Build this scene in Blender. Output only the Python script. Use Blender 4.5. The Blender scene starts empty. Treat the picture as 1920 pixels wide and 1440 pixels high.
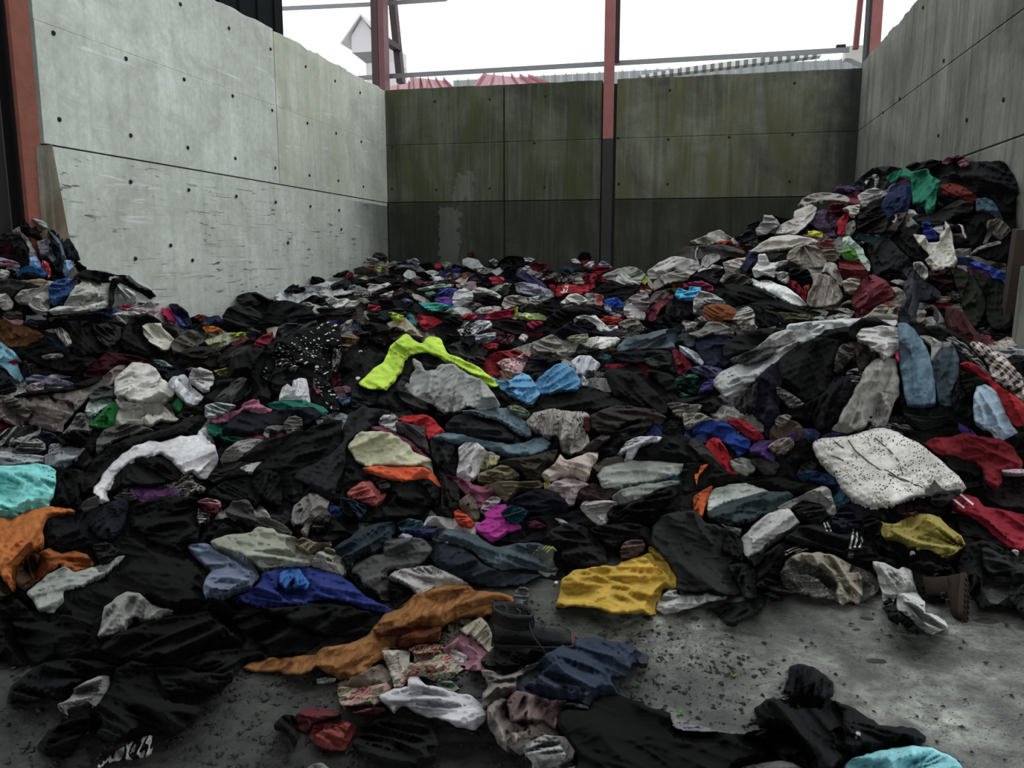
import bpy, bmesh, math, random
import numpy as np
from mathutils import Vector

# ------------------------------------------------------------------ camera, sky, exposure
SC = bpy.context.scene
COL = SC.collection
FPX = 1500.0
TH = math.radians(9.16)
PS = math.atan(335*math.cos(TH)/FPX)
CAM = np.array([0.0, 0.0, 1.65])
Fw = np.array([-math.sin(PS)*math.cos(TH), math.cos(PS)*math.cos(TH), -math.sin(TH)])
Rt = np.array([math.cos(PS), math.sin(PS), 0.0])
Up = np.array([-math.sin(PS)*math.sin(TH), math.cos(PS)*math.sin(TH), math.cos(TH)])
cd = bpy.data.cameras.new('camera'); cam = bpy.data.objects.new('camera', cd); COL.objects.link(cam)
cam.location = CAM; cam.rotation_euler = (math.radians(90)-TH, 0, PS)
cd.sensor_width = 36; cd.lens = FPX/1920*36; cd.clip_end = 300; cd.clip_start = 0.05
SC.camera = cam
W = bpy.data.worlds.new('overcast_sky'); SC.world = W; W.use_nodes = True
bg = W.node_tree.nodes['Background']; bg.inputs[0].default_value = (0.93, 0.98, 1.0, 1); bg.inputs[1].default_value = 1.6
SC.view_settings.view_transform = 'Standard'; SC.view_settings.look = 'None'
SC.view_settings.exposure = 0.0; SC.view_settings.gamma = 1.0; SC.view_settings.use_curve_mapping = False

# ------------------------------------------------------------------ helpers
def ray(u, v): return Fw + (u-960)/FPX*Rt - (v-720)/FPX*Up
def atY(u, v, Y): r = ray(u, v); return CAM + r*(Y/r[1])
def atX(u, v, X): r = ray(u, v); return CAM + r*(X/r[0])
def atZ(u, v, Z=0.0): r = ray(u, v); return CAM + r*((Z-1.65)/r[2])
def lin(h):
    h = h.lstrip('#'); o = []
    for i in (0, 2, 4):
        c = int(h[i:i+2], 16)/255
        o.append(c/12.92 if c <= .04045 else ((c+.055)/1.055)**2.4)
    return o
def tag(o, label=None, cat=None, group=None, kind=None):
    if label: o['label'] = label
    if cat: o['category'] = cat
    if group: o['group'] = group
    if kind: o['kind'] = kind
    return o
def empty(name, loc, label, cat, group=None):
    o = bpy.data.objects.new(name, None); COL.objects.link(o); o.location = loc
    o.empty_display_size = .1
    return tag(o, label, cat, group)
def mesh_obj(name, verts, faces, mat, parent=None, smooth=False, loc=None, uv=None):
    verts = np.asarray(verts, float)
    me = bpy.data.meshes.new(name)
    if loc is None and parent is None: loc = (0, 0, 0)
    off = np.array(loc if loc is not None else (0, 0, 0), float)
    if parent is not None and loc is None:
        off = np.array(parent.location)
        vv = verts - off; base = (0, 0, 0)
    else:
        vv = verts - off; base = off if parent is None else off-np.array(parent.location)
    if isinstance(faces, np.ndarray):
        n = len(faces); k = faces.shape[1]
        me.vertices.add(len(vv)); me.vertices.foreach_set('co', vv.astype(np.float32).ravel())
        me.loops.add(n*k); me.loops.foreach_set('vertex_index', faces.astype(np.int32).ravel())
        me.polygons.add(n); me.polygons.foreach_set('loop_start', np.arange(0, n*k, k, dtype=np.int32))
        me.update(calc_edges=True)
        if uv is not None:
            l = me.uv_layers.new(name='cloth'); l.data.foreach_set('uv', uv[faces.ravel()].astype(np.float32).ravel())
    else:
        me.from_pydata([tuple(v) for v in vv], [], faces)
    if smooth: me.polygons.foreach_set('use_smooth', np.ones(len(me.polygons), dtype=bool))
    me.materials.append(mat); me.validate(); me.update()
    o = bpy.data.objects.new(name, me); COL.objects.link(o); o.location = base
    if parent is not None: o.parent = parent
    return o
def box_vf(p0, p1):
    x0, y0, z0 = p0; x1, y1, z1 = p1
    v = [(x0,y0,z0),(x1,y0,z0),(x1,y1,z0),(x0,y1,z0),(x0,y0,z1),(x1,y0,z1),(x1,y1,z1),(x0,y1,z1)]
    return v, [(0,3,2,1),(4,5,6,7),(0,1,5,4),(1,2,6,5),(2,3,7,6),(3,0,4,7)]
class MB:
    def __init__(s): s.v = []; s.f = []
    def add(s, v, f):
        n = len(s.v); s.v += [tuple(map(float, p)) for p in v]; s.f += [tuple(i+n for i in q) for q in f]; return s
    def box(s, p0, p1): return s.add(*box_vf(p0, p1))
    def beam(s, a, b, w, h, up=(0,0,1)):
        a = np.array(a, float); b = np.array(b, float); d = (b-a)/np.linalg.norm(b-a)
        x = np.cross(d, up); x = x/np.linalg.norm(x) if np.linalg.norm(x) > 1e-6 else np.array([1.,0,0]); y = np.cross(x, d)
        v = []
        for p in (a, b):
            for sx, sy in ((-1,-1),(1,-1),(1,1),(-1,1)): v.append(p+x*w/2*sx+y*h/2*sy)
        return s.add(v, [(0,1,2,3),(7,6,5,4),(0,4,5,1),(1,5,6,2),(2,6,7,3),(3,7,4,0)])
    def tube(s, pts, r, n=8, cap=True):
        pts = [np.array(p, float) for p in pts]; m = len(pts); rs = r if hasattr(r, '__len__') else [r]*m
        v = []
        for i, p in enumerate(pts):
            d = pts[min(i+1, m-1)]-pts[max(i-1, 0)]; d = d/np.linalg.norm(d)
            x = np.cross(d, (0.13,0.21,.97)); x /= np.linalg.norm(x); y = np.cross(d, x)
            for k in range(n):
                a = 2*math.pi*k/n; v.append(p+rs[i]*(math.cos(a)*x+math.sin(a)*y))
        f = [(i*n+k, i*n+(k+1)%n, (i+1)*n+(k+1)%n, (i+1)*n+k) for i in range(m-1) for k in range(n)]
        if cap: f += [tuple(range(n))[::-1], tuple((m-1)*n+k for k in range(n))]
        return s.add(v, f)
    def build(s, name, mat, parent=None, smooth=False, loc=None):
        return mesh_obj(name, s.v, s.f, mat, parent, smooth, loc)

# ------------------------------------------------------------------ noise
_rng = np.random.RandomState(7)
_P = _rng.permutation(512); _P = np.concatenate([_P, _P, _P])
_G = _rng.rand(512)*2*np.pi; _GX, _GY = np.cos(_G), np.sin(_G)
def noise(x, y, seed=0):
    x = np.asarray(x, float)+seed*17.31+1000; y = np.asarray(y, float)+seed*9.77+1000
    xi = np.floor(x).astype(int); yi = np.floor(y).astype(int); xf = x-xi; yf = y-yi
    def g(ix, iy, dx, dy):
        h = _P[(_P[ix & 511]+iy) & 511]; return _GX[h]*dx+_GY[h]*dy
    u = xf*xf*xf*(xf*(xf*6-15)+10); w = yf*yf*yf*(yf*(yf*6-15)+10)
    a = g(xi, yi, xf, yf); b = g(xi+1, yi, xf-1, yf); c = g(xi, yi+1, xf, yf-1); d = g(xi+1, yi+1, xf-1, yf-1)
    return 1.5*((a*(1-u)+b*u)*(1-w)+(c*(1-u)+d*u)*w)
def fold(x, y, lam, aniso, rot, seed):
    c, s = math.cos(rot), math.sin(rot)
    X = (x*c+y*s)/(lam*aniso); Y = (-x*s+y*c)/lam
    wx = noise(X*.8, Y*.5, seed+3); wy = noise(X*.7+5, Y*.4, seed+4)
    X = X+.35*wx; Y = Y+.6*wy
    n = noise(X, Y, seed)
    r = np.clip(1-np.abs(n)*2.3, 0, 1)
    return n, r**1.25
def blur(a, r):
    if r < 1: return a
    r = int(r); k = np.ones(2*r+1)/(2*r+1)
    p = np.pad(a, ((r, r), (0, 0)), 'edge'); c = np.cumsum(np.vstack([np.zeros((1, p.shape[1])), p]), 0); a = (c[2*r+1:]-c[:-2*r-1])/(2*r+1)
    p = np.pad(a, ((0, 0), (r, r)), 'edge'); c = np.cumsum(np.hstack([np.zeros((p.shape[0], 1)), p]), 1); return (c[:, 2*r+1:]-c[:, :-2*r-1])/(2*r+1)
def minf(a, r):
    for _ in range(int(r)):
        p = np.pad(a, 1, 'edge')
        a = np.minimum.reduce([p[1:-1,1:-1], p[:-2,1:-1], p[2:,1:-1], p[1:-1,:-2], p[1:-1,2:]])
    return a
# ------------------------------------------------------------------ materials
class N:
    def __init__(s, name):
        s.m = bpy.data.materials.new(name); s.m.use_nodes = True; s.t = s.m.node_tree; s.n = s.t.nodes; s.L = s.t.links
        s.p = s.n['Principled BSDF']
    def new(s, typ, **kw):
        x = s.n.new(typ)
        for k, v in kw.items():
            if k[0] == '_': x.inputs[k[1:].replace('_', ' ')].default_value = v
            else: setattr(x, k, v)
        return x
    def link(s, a, b): s.L.new(a, b)
    def noise(s, vec, scale, detail=3, dist=0.0, rough=.55):
        x = s.new('ShaderNodeTexNoise'); x.inputs['Scale'].default_value = scale; x.inputs['Detail'].default_value = detail
        x.inputs['Distortion'].default_value = dist; x.inputs['Roughness'].default_value = rough; s.link(vec, x.inputs['Vector']); return x.outputs[0]
    def ramp(s, fac, a, b, ca=(0,0,0,1), cb=(1,1,1,1)):
        x = s.new('ShaderNodeValToRGB'); x.color_ramp.elements[0].position = a; x.color_ramp.elements[1].position = b
        x.color_ramp.elements[0].color = ca; x.color_ramp.elements[1].color = cb; s.link(fac, x.inputs[0]); return x.outputs[0]
    def mix(s, fac, a, b, mode='MIX'):
        x = s.new('ShaderNodeMix', data_type='RGBA', blend_type=mode)
        for sock, val in ((x.inputs[0], fac), (x.inputs[6], a), (x.inputs[7], b)):
            if isinstance(val, (int, float)): sock.default_value = val
            elif isinstance(val, (tuple, list)): sock.default_value = (*val[:3], 1)
            else: s.link(val, sock)
        return x.outputs[2]
    def math(s, op, a, b=None, c=None):
        x = s.new('ShaderNodeMath', operation=op)
        for i, v in enumerate((a, b, c)):
            if v is None: continue
            if isinstance(v, (int, float)): x.inputs[i].default_value = v
            else: s.link(v, x.inputs[i])
        return x.outputs[0]
    def coord(s, which='Object', scale=(1,1,1), rot=(0,0,0)):
        t = s.new('ShaderNodeTexCoord'); m = s.new('ShaderNodeMapping'); m.inputs['Scale'].default_value = scale; m.inputs['Rotation'].default_value = rot
        s.link(t.outputs[which], m.inputs['Vector']); return m.outputs[0]
    def bump(s, h, strength, dist=.01, base=None):
        b = s.new('ShaderNodeBump'); b.inputs['Strength'].default_value = strength; b.inputs['Distance'].default_value = dist
        s.link(h, b.inputs['Height'])
        if base is not None: s.link(base, b.inputs['Normal'])
        return b.outputs[0]

_mc = {}
CLOTH_GAIN = 1.95
def tone(hexc):
    c = lin(hexc); L = .3*c[0]+.55*c[1]+.15*c[2]; g = CLOTH_GAIN*(L+.002)**.28
    return [max(.002, min(.86, g*(x*.84+L*.16))) for x in c]
def cloth_mat(hexc, pat=None, pcol=None, rough=.92, dirt=.3, sheen=0.0):
    key = (hexc, pat, pcol, rough, dirt)
    if key in _mc: return _mc[key]
    n = N('fabric_'+(pat or 'plain'))
    c = tone(hexc)
    obj = n.coord('Object')
    col = (*c, 1)
    src = None
    if pat:
        pc = tuple(tone(pcol or 'c8c8c0'))
        uv = n.coord('UV'); sp = n.new('ShaderNodeSeparateXYZ'); n.link(uv, sp.inputs[0])
        X, Y = sp.outputs[0], sp.outputs[1]
        def band(v, period, duty, off=0.0):
            f = n.math('FRACT', n.math('MULTIPLY_ADD', v, 1/period, off+100)); return n.math('LESS_THAN', f, duty)
        if pat == 'dots':
            v = n.new('ShaderNodeTexVoronoi'); v.inputs['Scale'].default_value = 21; n.link(uv, v.inputs['Vector']); f = n.math('LESS_THAN', v.outputs['Distance'], .24)
        elif pat == 'pin':
            v = n.new('ShaderNodeTexVoronoi'); v.inputs['Scale'].default_value = 34; v.inputs['Randomness'].default_value = .2; n.link(uv, v.inputs['Vector']); f = n.math('LESS_THAN', v.outputs['Distance'], .26)
        elif pat == 'stripes': f = band(Y, .045, .45)
        elif pat == 'thin': f = band(Y, .022, .3)
        elif pat == 'ribs': f = n.math('MULTIPLY', band(Y, .009, .35), .45)
        elif pat == 'wide': f = band(Y, .085, .4)
        elif pat == 'vstripes': f = band(X, .03, .4)
        elif pat == 'grid': f = n.math('MAXIMUM', band(X, .085, .07), band(Y, .085, .07))
        elif pat == 'plaid':
            f = n.math('MULTIPLY_ADD', band(X, .06, .5), .5, n.math('MULTIPLY', band(Y, .06, .5), .5))
        elif pat == 'speckle':
            v = n.new('ShaderNodeTexVoronoi'); v.inputs['Scale'].default_value = 62; n.link(uv, v.inputs['Vector']); f = n.math('LESS_THAN', v.outputs['Distance'], .3)
            f2 = n.noise(uv, 6, 2); f = n.math('MULTIPLY', f, n.ramp(f2, .42, .5))
        elif pat == 'print': f = n.ramp(n.noise(uv, 38, 3, 1.5), .5, .55)
        elif pat == 'blotch': f = n.ramp(n.noise(uv, 14, 4, 1.0), .48, .6)
        elif pat == 'animal': f = n.ramp(n.noise(n.coord('UV', (30, 11, 1)), 1.6, 2, 2.2), .5, .54)
        elif pat == 'squares':
            def cell(v): return n.math('ABSOLUTE', n.math('SUBTRACT', n.math('FRACT', n.math('MULTIPLY_ADD', v, 1/.042, 100.)), .5))
            rx = n.math('ADD', n.math('MULTIPLY', X, .8), n.math('MULTIPLY', Y, .6)); ry = n.math('SUBTRACT', n.math('MULTIPLY', Y, .8), n.math('MULTIPLY', X, .6))
            m = n.math('MAXIMUM', cell(rx), cell(ry)); f = n.math('MULTIPLY', n.math('LESS_THAN', m, .33), n.math('GREATER_THAN', m, .16))
            w = n.noise(uv, 9, 1); pcs = n.ramp(w, .47, .53, (.5, .03, .05, 1), (.13, .17, .08, 1)); pc = pcs
        elif pat == 'wash': f = n.math('MULTIPLY', n.ramp(n.noise(uv, 9, 4, .6), .35, .7), .8)
        if pat not in ('dots','pin','stripes','thin','ribs','wide','vstripes','grid','plaid','speckle','print','blotch','animal','squares','wash'): raise ValueError(pat)
        src = n.mix(f, col, pc)
    big = n.noise(obj, 5, 4, .8); fine = n.noise(obj, 45, 3)
    dk = n.ramp(big, .35, .75, (1-dirt*1.3,)*3+(1,), (1.08,)*3+(1,))
    dk2 = n.ramp(fine, .3, .7, (.86,)*3+(1,), (1.06,)*3+(1,))
    base = src if src is not None else col
    o = n.mix(1.0, base, dk, 'MULTIPLY'); o = n.mix(1.0, o, dk2, 'MULTIPLY')
    n.link(o, n.p.inputs['Base Color']); n.p.inputs['Roughness'].default_value = rough
    n.p.inputs['Specular IOR Level'].default_value = .12
    rg = n.new('ShaderNodeTexNoise', noise_type='RIDGED_MULTIFRACTAL'); rg.inputs['Scale'].default_value = 1.0; rg.inputs['Detail'].default_value = 2.5; rg.inputs['Distortion'].default_value = .35; rg.inputs['Lacunarity'].default_value = 2.3
    n.link(n.coord('UV', (4.5, 13, 1)), rg.inputs['Vector'])
    b1 = n.bump(rg.outputs[0], .45, .02)
    b2 = n.bump(n.noise(obj, 260, 2), .25, .003, b1)
    n.link(b2, n.p.inputs['Normal'])
    _mc[key] = n.m; return n.m

def plain(name, hexc, rough=.6, metal=0., noise_amt=.25, scale=8, bump=.2, spec=.5):
    key = ('plain', name, hexc)
    if key in _mc: return _mc[key]
    n = N(name); c = lin(hexc); obj = n.coord('Object')
    f = n.noise(obj, scale, 5, .5)
    o = n.mix(f, tuple(x*(1-noise_amt) for x in c), tuple(min(1, x*(1+noise_amt)) for x in c))
    n.link(o, n.p.inputs['Base Color']); n.p.inputs['Roughness'].default_value = rough; n.p.inputs['Metallic'].default_value = metal
    n.p.inputs['Specular IOR Level'].default_value = spec
    n.link(n.bump(n.noise(obj, scale*6, 4), bump, .01), n.p.inputs['Normal'])
    _mc[key] = n.m; return n.m

def concrete(name, light, dark, moss=None, streak=.5, scratches=0.0, pale=None, darkx=None):
    n = N(name); P = n.coord('Object'); sp = n.new('ShaderNodeSeparateXYZ'); n.link(P, sp.inputs[0])
    big = n.noise(P, .7, 5, .6, .6)
    st = n.noise(n.coord('Object', (5, 5, .35)), 1, 5, .3, .65)
    st2 = n.noise(n.coord('Object', (16, 16, .5)), 1, 3, .2)
    fine = n.noise(P, 14, 6, .2, .7)
    c = n.mix(n.ramp(big, .36, .66), lin(dark), lin(light))
    c = n.mix(n.math('MULTIPLY', n.ramp(st, .45, .72), streak), c, tuple(x*.28 for x in lin(dark)))
    c = n.mix(n.math('MULTIPLY', n.ramp(st2, .52, .7), streak*.6), c, tuple(x*1.15 for x in lin(light)))
    c = n.mix(1.0, c, n.ramp(fine, .3, .7, (.83,)*3+(1,), (1.08,)*3+(1,)), 'MULTIPLY')
    if moss:
        mm = n.ramp(n.noise(n.coord('Object', (1.5, 1.5, .5)), 1, 4, .6), .44, .66)
        zz = n.ramp(sp.outputs[2], 0., 1.); 
        c = n.mix(n.math('MULTIPLY', mm, .85), c, lin(moss))
    if scratches:
        hs = n.noise(n.coord('Object', (1.0, 1.0, 26), (0.07, 0, 0)), 1.0, 4, 1.1, .6)
        k = n.math('MULTIPLY', n.ramp(hs, .61, .66), n.ramp(n.noise(P, .9, 2), .45, .6))
        low = n.ramp(sp.outputs[2], 2.1/1, 2.9, (1,1,1,1), (0,0,0,1)) if False else n.math('LESS_THAN', sp.outputs[2], 2.65)
        k = n.math('MULTIPLY', k, low)
        c = n.mix(n.math('MULTIPLY', k, scratches), c, tuple(x*.2 for x in lin(dark)))
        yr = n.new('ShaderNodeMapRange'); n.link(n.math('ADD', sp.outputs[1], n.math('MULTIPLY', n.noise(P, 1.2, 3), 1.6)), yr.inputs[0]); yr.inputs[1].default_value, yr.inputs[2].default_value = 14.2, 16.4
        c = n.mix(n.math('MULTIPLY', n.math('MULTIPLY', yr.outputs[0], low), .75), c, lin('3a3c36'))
        ws = n.noise(n.coord('Object', (1, .8, 14), (.08, 0, 0)), .9, 4, 1.4, .6)
        c = n.mix(n.math('MULTIPLY', n.math('MULTIPLY', n.ramp(ws, .62, .645), n.ramp(n.noise(P, 1.1, 2), .5, .6)), .5), c, (.8, .8, .78))
        sm = n.ramp(n.noise(n.coord('Object', (1.4, 1.4, 1.9), (.7, 0, 0)), 1, 5, .8, .65), .5, .75)
        c = n.mix(n.math('MULTIPLY', sm, .38), c, lin('77786f'))
        ds = n.noise(n.coord('Object', (1.0, 2.0, 16), (.75, 0, 0)), 1.3, 3, .6, .6)
        k2 = n.math('MULTIPLY', n.math('MULTIPLY', n.ramp(ds, .61, .65), low), n.ramp(n.noise(P, 1.3, 2), .5, .6))
        c = n.mix(n.math('MULTIPLY', k2, scratches), c, tuple(x*.15 for x in lin(dark)))
    wob = n.math('MULTIPLY_ADD', n.noise(P, 5, 5), .5, -.25)
    if pale:
        x_ = n.math('ADD', sp.outputs[0], wob); z_ = n.math('ADD', sp.outputs[2], wob)
        k = n.math('MULTIPLY', n.math('MULTIPLY', n.math('GREATER_THAN', x_, pale[0]), n.math('LESS_THAN', x_, pale[1])), n.math('MULTIPLY', n.math('GREATER_THAN', z_, pale[2]), n.math('LESS_THAN', z_, pale[3])))
        c = n.mix(n.math('MULTIPLY', k, .16), c, lin('8a8c86'))
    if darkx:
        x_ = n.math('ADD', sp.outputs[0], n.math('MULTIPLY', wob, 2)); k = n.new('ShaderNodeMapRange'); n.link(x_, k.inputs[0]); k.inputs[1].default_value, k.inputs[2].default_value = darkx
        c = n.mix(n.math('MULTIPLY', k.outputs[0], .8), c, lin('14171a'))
    n.link(c, n.p.inputs['Base Color']); n.p.inputs['Roughness'].default_value = .85; n.p.inputs['Specular IOR Level'].default_value = .3
    n.link(n.bump(n.noise(P, 30, 5), .25, .01), n.p.inputs['Normal'])
    return n.m
# ------------------------------------------------------------------ the bay: walls, floor, steel
XL, XR, YB, ZT = -6.18, 2.88, 16.0, 4.95
ZJ, ZM = 2.71, 3.86
m_left = concrete('pale_concrete', 'd2d7cf', 'b4b9b0', None, .22, .9)
m_left2 = concrete('pale_concrete_greenish', 'cfd3c8', 'aeb2a6', 'b0b49e', .3, .8)
m_back = concrete('mossy_concrete', '5a5c4e', '33352b', '35391c', .8, pale=(-4.72, -4.30, 2.75, 3.25))
m_back2 = concrete('mossy_concrete_light', '6c6d60', '404136', '454826', .7, darkx=(1.9, 2.75))  # right corner darkened: stain and corner shade put into the colour
m_backlow = concrete('damp_shaded_concrete', '3c3e35', '22241d', '1e2014', .7, pale=(-5.08, -4.62, 1.4, 2.62))  # lower tier: damp stain and the shade of the base put into its colour
m_right = concrete('grey_streaked_concrete', '84857b', '585951', None, .65)
m_joint = plain('dark_joint_grout', '1c1e1a', .95)  # dark joint colour of the wall cores, seen between panels
m_hole = plain('tie_hole_dark', '101210', .95)
def panel(axis, plane, a0, a1, z0, z1, out, mat, parent, rag=0.0, bev=.006, seed=0):
    """a poured concrete panel: face on the plane, subdivided along its top for the chipped edge; out = thickness away from the bay"""
    n = max(2, int((a1-a0)/.12)); aa = np.linspace(a0, a1, n+1); sgn = 1 if out > 0 else -1
    zt = z1 + (noise(aa*2.3, aa*0+seed, 5)*.6+noise(aa*9, aa*0+seed, 6)*.4)*rag
    rows = []
    for d, zz0, zz1 in ((bev*sgn, z0, z1), (0, z0+bev, z1-bev), (out, z0, z1)):
        for z, top in ((zz0, 0), (zz1, 1)):
            r = []
            for i, a in enumerate(aa):
                ax = a + (bev if i == 0 and d == 0 else (-bev if i == n and d == 0 else 0))
                zc = zt[i]-(bev*3 if d == 0 and top else 0) if top else z
                r.append((plane+d, ax, zc) if axis == 'X' else (ax, plane+d, zc))
            rows.append(r)
    order = [4, 0, 2, 3, 1, 5]      # back-bottom, bevel bottom, face bottom, face top, bevel top, back top
    v = []; 
    for k in order: v += rows[k]
    m = n+1; f = []
    for k in range(6):
        k2 = (k+1) % 6
        for i in range(n): f.append((k*m+i, k*m+i+1, k2*m+i+1, k2*m+i))
    f.append(tuple(k*m for k in range(6))); f.append(tuple(k*m+n for k in range(5, -1, -1)))
    o = mesh_obj('concrete_panel', v, f, mat, parent)
    bm = bmesh.new(); bm.from_mesh(o.data); bmesh.ops.recalc_face_normals(bm, faces=bm.faces); bm.to_mesh(o.data); bm.free()
    return o
def struct(name, mb, mat): return tag(mb.build(name, mat), kind='structure')
# left wall
wl = struct('wall_left', MB().box((XL-.30, 6.95, 0), (XL-.03, YB+.3, ZT-.06)), m_joint)
panel('X', XL, 6.95, YB+.02, 0, ZJ, -.28, m_left, wl)
for (y0, y1, mt) in ((6.88, 11.49, m_left), (11.51, YB+.02, m_left2)):
    panel('X', XL+.012, y0, y1, ZJ+.012, ZM, -.3, mt, wl, seed=y0, bev=.003)
    panel('X', XL+.012, y0, y1, ZM+.001, ZT, -.3, mt, wl, rag=.05, seed=y0+2, bev=.003)
# back wall
wb = struct('wall_back', MB().box((XL, YB+.05, 0), (XR, YB+.3, ZT-.07)), m_joint)
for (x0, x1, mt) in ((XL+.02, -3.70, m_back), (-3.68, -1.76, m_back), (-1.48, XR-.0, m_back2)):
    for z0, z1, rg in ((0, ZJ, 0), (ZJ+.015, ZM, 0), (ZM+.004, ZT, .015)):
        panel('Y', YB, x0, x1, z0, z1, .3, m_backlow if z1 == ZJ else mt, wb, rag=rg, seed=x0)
# right wall
wr = struct('wall_right', MB().box((XR+.04, 7.0, 0), (XR+.3, YB+.3, ZT)), m_joint)
for y0, y1 in ((6.6, 11.9), (11.91, YB)):
    for z0, z1, rg in ((0, ZJ, 0), (ZJ+.012, ZM, 0), (ZM+.006, ZT+.1, .05)):
        panel('X', XR, y0, y1, z0, z1, .3, m_right, wr, rag=rg, seed=y0)
def ties(parent, pts, fn, axis, nrm):
    mb = MB()
    for (u, v) in pts:
        p = fn(u, v); r = .026
        vs = []
        for rr, dd in ((r, .0), (r*.75, .012)):
            for k in range(8):
                a = math.pi*k/4; c, s = math.cos(a)*rr, math.sin(a)*rr
                vs.append(p+np.array((nrm*dd, c, s)) if axis == 'X' else p+np.array((c, nrm*dd, s)))
        mb.add(vs, [(k, (k+1)%8, 8+(k+1)%8, 8+k) for k in range(8)]+[tuple(8+k for k in range(8))])
    tag(mb.build('tie_hole', m_hole, parent), kind='stuff')
PX = lambda t: [tuple(map(float, a.split(','))) for a in t.split()]
ties(wl, PX("338,8 429,53 100,62 236,110 345,149 436,180 510,207 507,92 573,125 628,152 675,174 576,231 630,250 677,266 111,224 245,254 352,277 441,297 516,315 580,329 634,339 681,350 245,341 354,356 443,368 517,379 582,387 636,394 254,485 361,488 540,455 320,460 640,430"), lambda u, v: atX(u, v, XL+.014), 'X', 1)
ties(wb, PX("815,190 918,186 1022,180 736,276 1002,268 818,356 735,354 918,353 1021,351 822,405 735,400 1256,169 1159,259 1253,261 1490,156 1367,257 1160,345 1252,345 1486,252 1480,340"), lambda u, v: atY(u, v, YB-.002), 'Y', -1)
ties(wr, PX("1687,185 1656,211 1770,114 1882,187 1813,225 1760,254 1731,14"), lambda u, v: atX(u, v, XR-.002), 'X', -1)

# floor: wet gritty concrete with mud
def floor_mat():
    n = N('wet_gritty_concrete'); P = n.coord('Object')
    a = n.noise(P, 1.1, 5, .8, .6); g = n.noise(P, 18, 6, .4, .75); g2 = n.noise(P, 70, 4, 0, .7)
    mud = n.ramp(n.math('MULTIPLY_ADD', g, .35, n.math('MULTIPLY', n.noise(P, 1.6, 4, .5), .8)), .53, .66)
    c = n.mix(n.ramp(a, .35, .65), lin('66675f'), lin('b0b1a8'))
    c = n.mix(n.ramp(g, .4, .62), n.mix(.62, c, (.012, .013, .011)), c)
    c = n.mix(n.math('MULTIPLY', mud, .75), c, lin('1b1d17'))
    c = n.mix(n.math('MULTIPLY', n.ramp(g2, .62, .7), .35), c, lin('8a8a80'))
    v = n.new('ShaderNodeTexVoronoi'); v.inputs['Scale'].default_value = 55; n.link(P, v.inputs['Vector'])
    c = n.mix(n.math('MULTIPLY', n.math('LESS_THAN', v.outputs['Distance'], .22), n.ramp(n.noise(P, 5, 3), .4, .55)), c, (.02, .021, .018))
    c = n.mix(1.0, c, n.ramp(n.noise(P, 9, 6, .3, .75), .35, .65, (.45,)*3+(1,), (1.25,)*3+(1,)), 'MULTIPLY')
    s0 = n.new('ShaderNodeSeparateXYZ'); n.link(P, s0.inputs[0])
    dirt = n.math('ADD', n.math('MULTIPLY_ADD', s0.outputs[0], -.34, .30), n.math('MULTIPLY', n.noise(P, 2.2, 6, .8, .7), .62))
    dirt = n.math('ADD', dirt, n.math('MULTIPLY', n.math('SUBTRACT', 3.0, s0.outputs[1]), .18))
    c = n.mix(n.math('MULTIPLY', n.ramp(dirt, .5, .78), .88), c, n.mix(g, (.005, .0055, .004), (.02, .021, .017)))
    n.link(c, n.p.inputs['Base Color'])
    sx = n.new('ShaderNodeSeparateXYZ'); n.link(P, sx.inputs[0])
    reg = n.math('MULTIPLY_ADD', sx.outputs[0], .28, n.math('MULTIPLY_ADD', n.noise(P, 1.3, 4, .5), 1.1, -.25))
    rough = n.math('MULTIPLY_ADD', n.ramp(reg, .2, .6), -.52, .82)
    rough = n.math('MULTIPLY_ADD', n.ramp(g, .35, .65), -.16, rough)
    n.link(rough, n.p.inputs['Roughness']); n.p.inputs['Specular IOR Level'].default_value = .6
    h = n.math('ADD', n.math('MULTIPLY', g, .6), n.math('MULTIPLY', g2, .3))
    n.link(n.bump(h, 1.0, .018), n.p.inputs['Normal'])
    return n.m
m_floor = floor_mat()
m_mud = plain('black_mud', '1a1b17', .55, 0, .5, 20, .8)
nx, ny = 330, 260
gx = np.linspace(-3.6, 3.0, nx); gy = np.linspace(1.2, 4.6, ny); GX, GY = np.meshgrid(gx, gy)
def grime(x, y):  # where loose dirt lies on the slab
    g = noise(x*1.3, y*1.6, 31)*.7 + .5 - .6*np.clip((x-.5)*1.4, -1, 1) - .8*np.clip((y-3.15)*2, -.3, 1)*(x > -1)
    return np.clip(g, 0, 1)
gr = grime(GX, GY)
GZ = gr*(.012*np.clip(noise(GX*14, GY*14, 33)+.25, 0, 1)+.012*np.clip(noise(GX*30, GY*30, 34), 0, 1))+.003*noise(GX*4, GY*4, 35)
edge = np.minimum.reduce([(GX+3.6)/.2, (3.0-GX)/.2, (GY-1.2)/.2, (4.6-GY)/.2]).clip(0, 1); GZ *= edge
idx = np.arange(nx*ny).reshape(ny, nx)
fq = np.stack([idx[:-1,:-1], idx[:-1,1:], idx[1:,1:], idx[1:,:-1]], -1).reshape(-1, 4)
flo = mesh_obj('floor', np.stack([GX, GY, GZ], -1).reshape(-1, 3), fq, m_floor, smooth=True); tag(flo, kind='structure')
rim = MB()
for a, b in (((-14, -9), (12, 1.2)), ((-14, 4.6), (12, 40)), ((-14, 1.2), (-3.6, 4.6)), ((3.0, 1.2), (12, 4.6))):
    rim.add([(a[0], a[1], 0), (b[0], a[1], 0), (b[0], b[1], 0), (a[0], b[1], 0)], [(0, 1, 2, 3)])
rim.build('floor_slab', m_floor, flo)

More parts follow.
